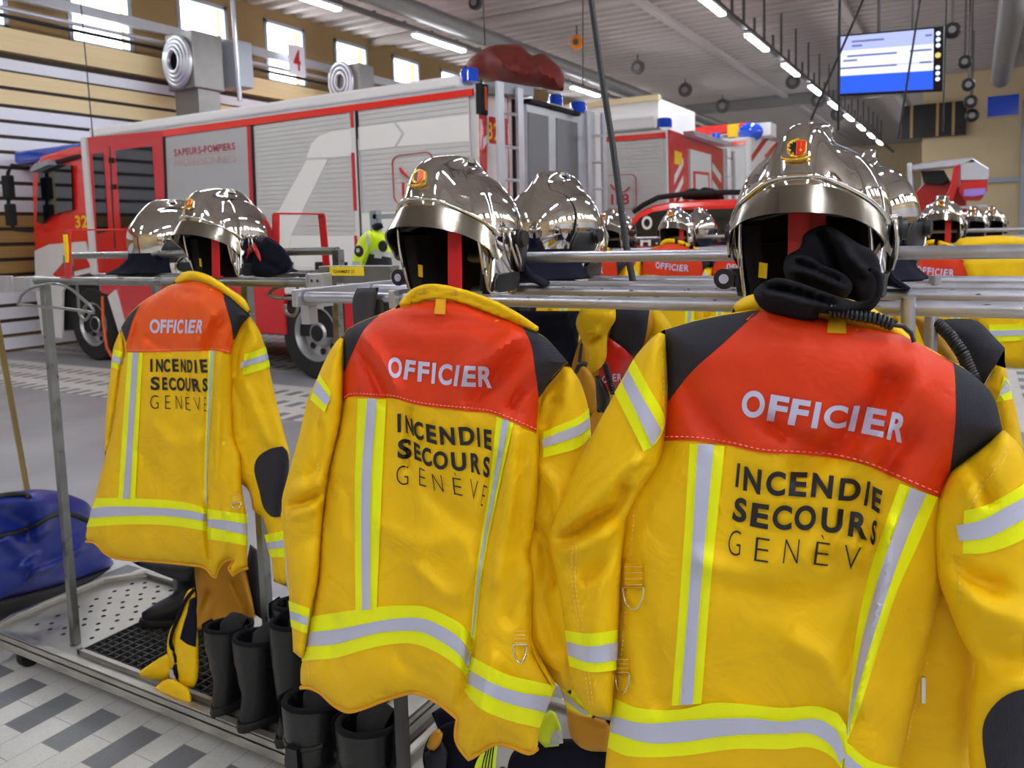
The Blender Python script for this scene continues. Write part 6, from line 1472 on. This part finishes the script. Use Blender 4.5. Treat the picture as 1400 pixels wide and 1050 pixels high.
# trousers under the middle jacket, with green braces
t2_ = trousers('fire_trousers', 'dark blue and yellow trousers with green braces, bunched under the middle jacket', 'trousers', aty(640, 1010, 1.3))
for px, y, m_, sd in (([(578, 1040), (585, 1010), (600, 995), (625, 985), (650, 1000), (660, 1030), (650, 1075), (590, 1080)], 1.34, 'navy_felt', 71), ([(583, 1020), (592, 1000), (606, 995), (603, 1015), (590, 1030)], 1.28, 'jacket_ochre', 72), ([(580, 1030), (592, 1022), (604, 1012), (612, 1030), (602, 1070), (585, 1075)], 1.30, 'navy_cloth', 73), ([(590, 975), (605, 965), (640, 985), (630, 1000), (600, 1000)], 1.42, 'navy_felt', 74)):
    Cloth(px, y, T=.03, Tb=.04, w=.03, nz=.003, step=.011, seed=sd).body().build('cloth_fold', M[m_], t2_, smooth=3.2)
br_ = Cloth([(676, 1012), (681, 1012), (678, 1040), (676, 1075), (646, 1075), (650, 1045), (662, 1025)], 1.22, T=.006, Tb=.006, w=.01, nz=0, step=.008); bo = br_.body().build('braces', M['hi_vis'], t2_, smooth=0.9)
for k in range(4): br_.line([(666 - k * 0 + k * 3.2, 1022 - k * 2), (660 + k * 4.0, 1045), (655 + k * 5.0, 1074)], .0012, off=.001).build('braces_stripe', M['black_cloth'], bo)
t3_ = trousers('fire_trousers', 'dark trousers heaped behind the right sleeve of the middle jacket', 'trousers', aty(780, 1030, 1.35))
for px, y, m_, sd in (([(690, 1075), (700, 1030), (730, 1012), (775, 1010), (820, 1015), (840, 1035), (840, 1080)], 1.36, 'navy_felt', 75), ([(770, 935), (785, 945), (800, 965), (812, 980), (835, 985), (835, 1010), (830, 1028), (800, 1025), (782, 1010), (776, 985)], 1.30, 'jacket_ochre', 76)):
    Cloth(px, y, T=.03, Tb=.04, w=.03, nz=.003, step=.011, seed=sd).body().build('cloth_fold', M[m_], t3_, smooth=3.2)
hv = Cloth([(735, 990), (752, 970), (760, 975), (768, 1000), (764, 1020), (745, 1022), (733, 1010)], 1.33, T=.02, Tb=.02, w=.02, nz=.003, step=.01, seed=77); h_ = hv.body().build('hi_vis_panel', M['hi_vis'], t3_, smooth=3.2)
hv.patch([(757, 1000), (768, 998), (770, 1016), (750, 1020)], off=.004).build('reflective_strip', M['grey_reflect'], h_)
cfb = Cloth([(765, 938), (780, 930), (812, 975), (814, 982), (795, 980), (776, 972)], 1.22, T=.02, Tb=.02, w=.02, nz=.002, step=.008, seed=78)
cf_ = cfb.body().build('second_cuff', M['jacket_yellow'], J2R, smooth=3.2); tape(cfb, cf_, 'cuff_band', ([(768, 938), (782, 942), (812, 978)], [(775, 968), (795, 977), (806, 980)]), ([(769, 946), (784, 958), (806, 977)], [(772, 956), (786, 968), (800, 978)]))
# ------------------------------------------------------------------ jackets on the far side of the near cart
def coil(path, R, r, turns):
    P = smooth_outline([(p[0], p[1]) for p in path], 1e9, closed=False); pts3 = [Vector(p) for p in path]
    L_ = [0.0]
    for a, b in zip(pts3, pts3[1:]): L_.append(L_[-1] + (b - a).length)
    out = []; n = turns * 9
    for i in range(n + 1):
        s_ = L_[-1] * i / n; k = 0
        while k < len(L_) - 2 and L_[k + 1] < s_: k += 1
        t = (s_ - L_[k]) / max(1e-9, L_[k + 1] - L_[k]); p = pts3[k].lerp(pts3[k + 1], t); d = (pts3[k + 1] - pts3[k]).normalized()
        a = d.cross(Vector((0, 1, 0))).normalized(); b = d.cross(a); an = 2 * PI * turns * i / n
        out.append(p + a * R * math.cos(an) + b * R * math.sin(an))
    return MB().tube(out, r, 5)
k6, o6 = 4.772, (760, 400)
def m6(*p): return cv(p, k6, o6)
fj = thing('fire_jacket', 'jacket hung behind the rail, seen between the middle and largest jackets, with a radio cable', 'jacket', aty(850, 500, 1.72), group='jackets on the far side of the rails')
nv = Cloth(m6((390, 95), (500, 70), (620, 100), (640, 220), (580, 340), (510, 430), (430, 620), (380, 720), (300, 900), (200, 1200), (100, 1500), (-60, 1500), (60, 700), (160, 300), (300, 120)), 1.74, T=.05, Tb=.06, w=.05, nz=.004, step=.014, seed=81)
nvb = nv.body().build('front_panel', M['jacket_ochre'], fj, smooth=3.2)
nv.patch(m6((392, 108), (500, 90), (612, 108), (575, 330), (510, 425), (420, 345), (345, 292), (370, 190)), off=.004).build('shoulder_patch', M['navy_cloth'], fj, smooth=3.2)
nv.patch(m6((345, 294), (420, 347), (508, 423), (440, 560), (380, 640), (320, 640), (280, 560), (310, 400)), off=.004).build('yoke', M['stand_red'], fj, smooth=3.2)
word_on_cloth(nv, [('C', [(302, 545), (332, 540), (300, 590), (330, 588)]), ('I', [(342, 535), (350, 534), (342, 588), (350, 586)]), ('E', [(370, 530), (394, 530), (372, 580), (396, 580)]), ('R', [(400, 530), (428, 530), (402, 578), (430, 576)])], k6, o6, .02, .006).build('officer_lettering', M['silver_print'], fj)
cl_ = Cloth(m6((130, 205), (160, 108), (250, 95), (390, 108), (388, 180), (340, 262), (330, 420), (300, 480), (220, 540), (200, 480), (180, 340)), 1.66, T=.03, Tb=.03, w=.03, nz=.003, step=.010, seed=82, folds=[(m6((345, 250), (270, 300), (200, 350)), .006, -.010), (m6((180, 260), (240, 250), (300, 270)), .012, .006)])
cl_.body().build('collar', M['jacket_yellow'], fj, smooth=3.2)
fp_ = Cloth(m6((150, 480), (190, 485), (240, 545), (262, 620), (262, 730), (225, 818), (190, 740), (160, 600)), 1.60, T=.012, Tb=.012, w=.015, nz=.002, step=.009, seed=83); fp_.body().build('storm_flap', M['jacket_ochre'], fj, smooth=3.2)
sh_ = Cloth(m6((605, 112), (680, 115), (750, 220), (780, 420), (700, 500), (560, 430), (575, 330)), 1.76, T=.03, Tb=.04, w=.03, nz=.003, step=.012, seed=84); sh_.body().build('sleeve', M['jacket_yellow'], fj, smooth=3.2)
coil([aty(*m6((322, 470))[0], 1.58), aty(*m6((345, 560))[0], 1.57), aty(*m6((378, 660))[0], 1.56)], .0055, .0026, 13).build('coiled_cable', M['black_plastic'], fj, smooth=3.2)
rd = thing('two_way_radio', 'black radio clipped to the jacket behind the rail, antenna upright, right of the middle helmets', 'radio', aty(810, 530, 1.57))
ra = Cloth(m6((255, 545), (285, 540), (330, 620), (355, 690), (330, 790), (270, 780)), 1.56, T=.015, Tb=.02, w=.015, nz=0, step=.008); ra.body().build('case', M['black_plastic'], rd, smooth=0.9)
MB().tube([aty(*m6((200, 470))[0], 1.57), aty(*m6((155, 450))[0], 1.57), aty(*m6((168, 330))[0], 1.57)], [.006, .005, .003], 8).build('antenna', M['black_plastic'], rd, smooth=0.9)
MB().tube([aty(*m6((200, 470))[0], 1.57), aty(*m6((180, 465))[0], 1.565), aty(*m6((150, 475))[0], 1.57), aty(*m6((130, 520))[0], 1.58)], .005, 8).build('antenna_lead', M['black_plastic'], rd, smooth=0.9)
bk = Cloth([(705, 425), (795, 425), (792, 450), (788, 520), (780, 600), (745, 560), (725, 470)], 1.78, T=.05, Tb=.05, w=.04, nz=.004, step=.014, seed=85)
o_ = bk.body().build('fire_coat', M['navy_felt'], None, smooth=3.2); tag(o_, 'black cloth coat hanging behind the rail, right of the middle jacket collar', 'coat')
# the one at the right
k9, o9 = 4.37, (1180, 320)
def m9(*p): return cv(p, k9, o9)
fr9 = thing('fire_jacket', 'jacket hung behind the rail at the right edge, navy shoulder and coiled cable showing', 'jacket', aty(1330, 500, 1.5), group='jackets on the far side of the rails')
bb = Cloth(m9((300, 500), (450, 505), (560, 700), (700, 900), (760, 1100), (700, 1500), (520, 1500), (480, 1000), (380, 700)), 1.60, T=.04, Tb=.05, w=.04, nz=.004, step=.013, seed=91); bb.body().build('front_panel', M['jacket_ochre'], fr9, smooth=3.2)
s9 = Cloth(m9((438, 515), (560, 505), (680, 518), (770, 600), (846, 680), (820, 760), (775, 810), (715, 912), (640, 830), (560, 720), (470, 610)), 1.52, T=.04, Tb=.05, w=.04, nz=.004, step=.011, seed=92, folds=[(m9((520, 570), (620, 545), (700, 560)), .006, -.008)]); s9.body().build('shoulder_patch', M['navy_cloth'], fr9, smooth=3.2)
w9 = Cloth(m9((846, 688), (852, 800), (885, 940), (915, 1050), (960, 1300), (820, 1400), (780, 1040), (715, 915), (775, 812)), 1.50, T=.04, Tb=.05, w=.035, nz=.004, step=.011, seed=93); wb9 = w9.body().build('sleeve', M['jacket_yellow'], fr9, smooth=3.2)
tape(w9, wb9, 'arm_band', (m9((842, 850), (872, 880)), m9((795, 1005), (893, 985))), (m9((855, 870), (876, 905)), m9((812, 968), (885, 935))))
coil([aty(*m9((445, 535))[0], 1.44), aty(*m9((520, 610))[0], 1.43), aty(*m9((590, 710))[0], 1.42), aty(*m9((655, 860))[0], 1.42)], .0075, .0034, 22).build('coiled_cable', M['black_plastic'], fr9, smooth=3.2)
# the largest jacket's own radio lead, across its collar
coil([B3.pt(1135, 424, .035), B3.pt(1170, 431, .035), B3.pt(1200, 436, .032), B3.pt(1222, 445, .026)], .006, .0028, 15).build('coiled_cable', M['black_plastic'], J3R, smooth=3.2)
MB().tube([B3.pt(1220, 444, .026), B3.pt(1235, 446, .02), B3.pt(1246, 455, .018), B3.pt(1250, 468, .012)], .003, 8).build('cable_end', M['black_plastic'], J3R, smooth=0.9)
# ------------------------------------------------------------------ the far cart with more jackets
YF = 5.0
fc = thing('clothing_cart', 'far silver cart with more officers jackets, behind the near rails', 'cart', (-1, YF + .2, 0), group='clothing carts')
for y, z in ((YF, 1.425), (YF + .22, 1.425), (YF + .4, 1.425), (YF + .2, 1.50)): MB().tube([(-2.6, y, z), (1.2, y, z)], .012, 10).build('rail', M['tube_silver'], fc, smooth=0.9)
for x in (-2.5, -.95, 1.1):
    for y in (YF, YF + .4): MB().tube([(x, y, .12), (x, y, 1.5)], .012, 10).build('post', M['tube_silver'], fc, smooth=0.9)
MB().box((-2.7, YF - .1, .08), (1.3, YF + .5, .12)).build('tray', M['steel_tray'], fc)
for x in (-2.5, 1.1):
    for y in (YF, YF + .4): MB().lathe([(0, -.02), (.04, -.02), (.04, .02), (0, .02)], (x, y, .04), 'x', 14).build('castor', M['black_rubber'], fc)
def far_jacket(s, cx, cy, y, label, text=True):
    def T(P): return [(cx + (a - 602) * s, cy + (b - 545) * s) for a, b in P]
    t = thing('fire_jacket', label, 'jacket', aty(cx, cy, y), group='officers jackets on the far cart')
    bz = T([p for p in b2]); cl = Cloth(bz, y, T=.05, Tb=.05, w=.07, nz=.006, nsc=7, step=.03, seed=cx)
    bk_ = cl.body().build('back_panel', M['jacket_yellow'], t, smooth=3.2)
    yk = cl.patch(T(yk2), off=.008, skirt=.008).build('yoke', M['yoke_orange'], t, smooth=0.8)
    for P in (k2((249, 770), (290, 731), (385, 691), (330, 742), (295, 805), (248, 915)), k2((925, 739), (1000, 771), (1060, 830), (1094, 871), (1045, 918), (1003, 985), (986, 1008), (972, 900), (955, 800))): cl.patch(T(P), off=.009).build('shoulder_patch', M['navy_cloth'], t, smooth=0.8)
    for o_, i_ in ((([(489, 545), (485, 665), (486, 836)], [(528, 546), (522, 665), (515, 831)]), ([(502, 545), (494, 665), (495, 834)], [(515, 545), (507, 665), (506, 833)])), (([(668, 565), (660, 665), (652, 830)], [(706, 575), (698, 665), (690, 830)]), ([(681, 568), (672, 665), (664, 830)], [(694, 571), (686, 665), (677, 830)]))):
        f = cl.band(T(o_[0]), T(o_[1]), off=.008, step=.02).build('back_stripe', M['fluo_tape'], t); cl.band(T(i_[0]), T(i_[1]), off=.012, step=.02).build('silver_strip', M['silver_tape'], f)
    f = cl.band(T([(420, 850), (540, 838), (660, 860), (750, 930)]), T([(412, 905), (540, 890), (650, 915), (740, 990)]), off=.008, step=.03).build('hem_band', M['fluo_tape'], t)
    cl.band(T([(418, 868), (540, 855), (656, 878), (747, 948)]), T([(414, 887), (540, 873), (652, 897), (743, 970)]), off=.012, step=.03).build('silver_strip', M['silver_tape'], f)
    def TQ(L, sc, og): return [(ch, T([(og[0] + a / sc, og[1] + b / sc) for a, b in q])) for ch, q in L]
    word_on_cloth(cl, TQ(W2, 8.235, (520, 475)), 1, (0, 0), .03, .014).build('officer_lettering', M['silver_print'], yk)
    word_on_cloth(cl, TQ(W2b[:8], 7.244, (530, 555)), 1, (0, 0), .02, .008).build('service_lettering', M['black_print'], bk_)
    for P, yy in ((sl2, y - .01), (sr2, y + .02)):
        sc_ = Cloth(T(P), yy, T=.045, Tb=.045, w=.045, nz=.005, step=.03, seed=cx + 3); sv_ = sc_.body().build('sleeve', M['jacket_yellow'], t, smooth=3.2)
        if P is sl2: bnd = (([(437, 511), (453, 537)], [(424, 546), (444, 564)]), ([(433, 520), (452, 545)], [(428, 536), (446, 555)]))
        else: bnd = ((c2((1030, 195), (1203, 105)), c2((1030, 292), (1212, 215))), (c2((1025, 225), (1205, 140)), c2((1029, 256), (1209, 175))))
        f = sc_.band(T(bnd[0][0]), T(bnd[0][1]), off=.008, step=.02).build('arm_band', M['fluo_tape'], sv_); sc_.band(T(bnd[1][0]), T(bnd[1][1]), off=.012, step=.02).build('silver_strip', M['silver_tape'], f)
    cc = Cloth(T(k2((440, 672), (500, 600), (570, 575), (680, 590), (800, 630), (900, 680), (985, 738), (930, 738), (800, 688), (680, 645), (590, 632), (520, 650))), y, T=.024, Tb=.03, w=.02, nz=0, step=.02); cc.body().build('collar', M['jacket_yellow'], t, smooth=3.2)
    return t
far_jacket(.318, 919, 376, YF - .06, 'distant fire jacket with orange yoke, framed between the near rails in the middle')
far_jacket(.36, 1279, 384, YF - .06, 'distant fire jacket with red yoke, right of the largest helmet')
far_jacket(.318, 802, 378, YF - .07, 'distant fire jacket mostly hidden behind the paired middle helmets')
far_jacket(.318, 1016, 378, YF - .07, 'distant fire jacket mostly hidden behind the largest helmet')
ZF = 1.425
def hz(u, v, y): p = aty(u, v, y); return p
for u, y, rz, lb in ((926, YF + .12, 0, 'small distant chrome helmet facing the camera, left of the largest helmet'), (1288, YF + .12, 0, 'small distant chrome helmet facing the camera, right of the largest helmet'), (956, YF + .55, PI, 'distant chrome helmet turned away, just right of the small one in the middle'),
                    (846, YF + .5, PI, 'distant chrome helmet at the right edge of the paired middle helmets'), (836, YF + .12, 0, 'distant chrome helmet mostly hidden by the paired middle helmets')):
    p = aty(u, 310, y); helmet(p[0], y, 1.42, rz, lb, 'distant helmets on the far cart')
for u in (926, 1288): bracket(aty(u, 310, YF + .03)[0] + .03, YF + .02, YF + .22, 1.437, .165, 'red strap stand inside the small distant helmet %s' % ('in the middle' if u < 1000 else 'at the right'), lean=.01)
# yellow folded clothes over the far rail at the right
yl = thing('folded_trousers', 'yellow trousers with a navy patch folded over the far rail at the right edge', 'trousers', aty(1370, 360, 4.7))
ya = Cloth([(1306, 332), (1312, 326), (1335, 324), (1370, 322), (1420, 330), (1440, 350), (1440, 500), (1395, 504), (1362, 500), (1345, 470), (1330, 430), (1318, 380), (1308, 345)], 4.93, T=.07, Tb=.07, w=.06, nz=.012, nsc=5, step=.03, seed=95, folds=[([(1330, 350), (1370, 342), (1410, 345)], .02, -.02)])
yo = ya.body().build('trouser_leg', M['jacket_yellow'], yl, smooth=3.2)
ya.patch([(1344, 386), (1392, 380), (1394, 402), (1350, 404)], off=.008, corner=30).build('knee_patch', M['navy_cloth'], yl)
f = ya.band([(1352, 444), (1430, 442)], [(1356, 468), (1430, 464)], off=.008).build('leg_band', M['fluo_tape'], yo); ya.band([(1353, 452), (1430, 450)], [(1355, 460), (1430, 457)], off=.013).build('silver_strip', M['silver_tape'], f)
# still farther cart at the right with two small helmets
f2 = thing('clothing_cart', 'farthest cart, its rails with two tiny helmets seen at the right', 'cart', (.2, 8.6, 0), group='clothing carts')
for y, z in ((8.4, 1.40), (8.8, 1.40)): MB().tube([(-.6, y, z), (2.2, y, z)], .014, 8).build('rail', M['tube_silver'], f2)
for x in (-.55, .45, 2.1): MB().tube([(x, 8.6, 0), (x, 8.6, 1.42)], .016, 8).build('post', M['tube_silver'], f2)
for u, l in ((1331, 'tiny distant helmet on the farthest cart, left of another'), (1356, 'tiny distant helmet on the farthest cart, rightmost')):
    yy = 8.45 if u < 1340 else 8.85; p = aty(u, 305, yy); helmet(p[0], yy, 1.41, 0, l, 'tiny helmets on the farthest cart')
# ------------------------------------------------------------------ hi-vis jacket on the engine side, blue bag, leaning pole
hj = thing('hi_vis_jacket', 'fluorescent yellow jacket with black badges hung on a post, left of the middle helmet', 'jacket', aty(505, 330, 3.2))
k7, o7 = 9.545, (470, 280)
def m7(*p): return cv(p, k7, o7)
hc = Cloth(m7((370, 320), (420, 330), (530, 370), (600, 470), (620, 700), (640, 900), (560, 1500), (280, 1500), (200, 900), (230, 700), (280, 480), (310, 360)), 3.2, T=.06, Tb=.08, w=.06, nz=.006, step=.018, seed=97); hb_ = hc.body().build('back_panel', M['hi_vis'], hj, smooth=3.2)
hc.patch(m7((300, 720), (330, 640), (620, 680), (640, 900), (590, 1450), (290, 1450), (240, 900)), off=.004).build('lower_panel', M['navy_cloth'], hj, smooth=3.2)
hs_ = Cloth(m7((370, 320), (300, 350), (215, 420), (165, 520), (130, 640), (100, 760), (85, 860), (200, 880), (280, 700), (340, 560), (380, 420)), 3.12, T=.04, Tb=.05, w=.04, nz=.004, step=.014, seed=98); hsb = hs_.body().build('sleeve', M['hi_vis'], hj, smooth=3.2)
hs_.patch(m7((108, 735), (215, 740), (210, 812), (95, 805)), off=.005).build('reflective_strip', M['grey_reflect'], hsb)
hs_.patch(m7((285, 380), (320, 365), (345, 500), (325, 600), (300, 500)), off=.005).build('reflective_strip', M['grey_reflect'], hsb)
hs_.patch(m7((95, 810), (210, 820), (205, 870), (88, 862)), off=.006).build('cuff', M['navy_cloth'], hsb)
hc.patch(m7((335, 640), (410, 650), (480, 665), (620, 690), (620, 630), (400, 575)), off=.006).build('reflective_strip', M['grey_reflect'], hb_)
hc.patch(m7((405, 640), (500, 660), (490, 700), (395, 690)), off=.008).build('reflective_strip', M['grey_reflect'], hb_)
p_ = Vector(hs_.pt(*m7((198, 605))[0], .006)); MB().lathe([(0, -.006), (.026, -.006), (.03, 0)], tuple(p_), 'y', 20).build('round_badge', M['black_print'], hsb)
MB().lathe([(0, -.008), (.011, -.008), (.011, 0)], (p_.x, p_.y - .001, p_.z + .004), 'y', 12).build('badge_mark', M['grey_reflect'], hsb)
p_ = Vector(hc.pt(*m7((510, 540))[0], .006)); MB().lathe([(0, -.006), (.026, -.006), (.03, 0)], tuple(p_), 'y', 20).build('round_badge', M['black_print'], hb_)
hcl = Cloth(m7((360, 270), (430, 235), (500, 240), (520, 300), (440, 340), (380, 330)), 3.2, T=.04, Tb=.05, w=.03, nz=.003, step=.014, seed=99); hcl.body().build('collar', M['navy_felt'], hj, smooth=3.2)
gs = thing('garment_stand', 'grey square post carrying the fluorescent yellow jacket', 'stand', aty(510, 480, 3.32))
p_ = aty(511, 288, 3.32); MB().box((p_[0] - .022, 3.31, 0), (p_[0] + .022, 3.354, p_[2])).build('post', M['frame_grey'], gs); MB().box((p_[0], 3.31, p_[2] - .045), (p_[0] + .4, 3.34, p_[2] - .02)).build('arm', M['frame_grey'], gs)
MB().box((p_[0] - .2, 3.1, 0), (p_[0] + .2, 3.55, .02)).build('foot', M['frame_grey'], gs)
bgp = thing('tarpaulin_bag', 'shiny blue tarpaulin bag with black base and straps, on the floor at the left edge', 'bag', aty(60, 790, 2.0))
bg1 = Cloth([(-120, 700), (-60, 672), (0, 678), (20, 672), (45, 669), (75, 671), (100, 678), (122, 690), (126, 710), (140, 740), (150, 760), (158, 775), (100, 795), (40, 812), (0, 822), (-60, 835), (-130, 845)], 2.29, T=.07, Tb=.30, w=.05, nz=.014, nsc=12, step=.010, seed=101, ky=-2.6, x0=-3.66, kz=.25, z0=0.0, folds=[([(45, 675), (60, 700), (55, 730)], .02, .02), ([(50, 780), (30, 750), (10, 735)], .012, .018), ([(50, 782), (80, 770), (110, 750)], .014, .02), ([(0, 700), (30, 720), (40, 760)], .02, -.016)])
bgo = bg1.body().build('bag_body', M['tarp_blue'], bgp, smooth=3.2)
bg2 = Cloth([(-130, 838), (-60, 830), (0, 816), (60, 802), (120, 785), (157, 770), (163, 778), (160, 790), (150, 800), (80, 825), (0, 850), (-60, 868), (-130, 885)], 2.24, T=.085, Tb=.30, w=.03, nz=.002, step=.010, seed=102, ky=-2.6, x0=-3.66, kz=.1, z0=0.0); bg2.body().build('bag_base', M['tarp_black'], bgp, smooth=3.2)
bg1.line([(-100, 742), (-40, 738), (0, 733), (40, 722), (70, 706), (95, 703), (122, 712)], .011, off=.006).build('carry_strap', M['tarp_black'], bgo, smooth=3.2)
bg1.line([(-60, 688), (-10, 680), (15, 676), (35, 676), (40, 680)], .012, off=.014).build('grab_handle', M['tarp_black'], bgo, smooth=3.2)
q0, q1_ = Vector(aty(38, 674, 2.35)), Vector(aty(-6, 430, 2.05)); d_ = (q0 - q1_).normalized()
po = MB().tube([q1_ - d_ * .25, q0 + d_ * (q0.z / -d_.z if d_.z < 0 else 0)], .014, 10).build('leaning_pole', M['pole_ochre'], None, smooth=0.9); tag(po, 'ochre leaning pole at the left edge, standing behind the blue bag', 'pole')
make_camera(1.32, 8.0)
SC.view_settings.view_transform = 'Standard'; SC.view_settings.look = 'None'; SC.view_settings.gamma = 1.0
SC.view_settings.exposure = 0.74
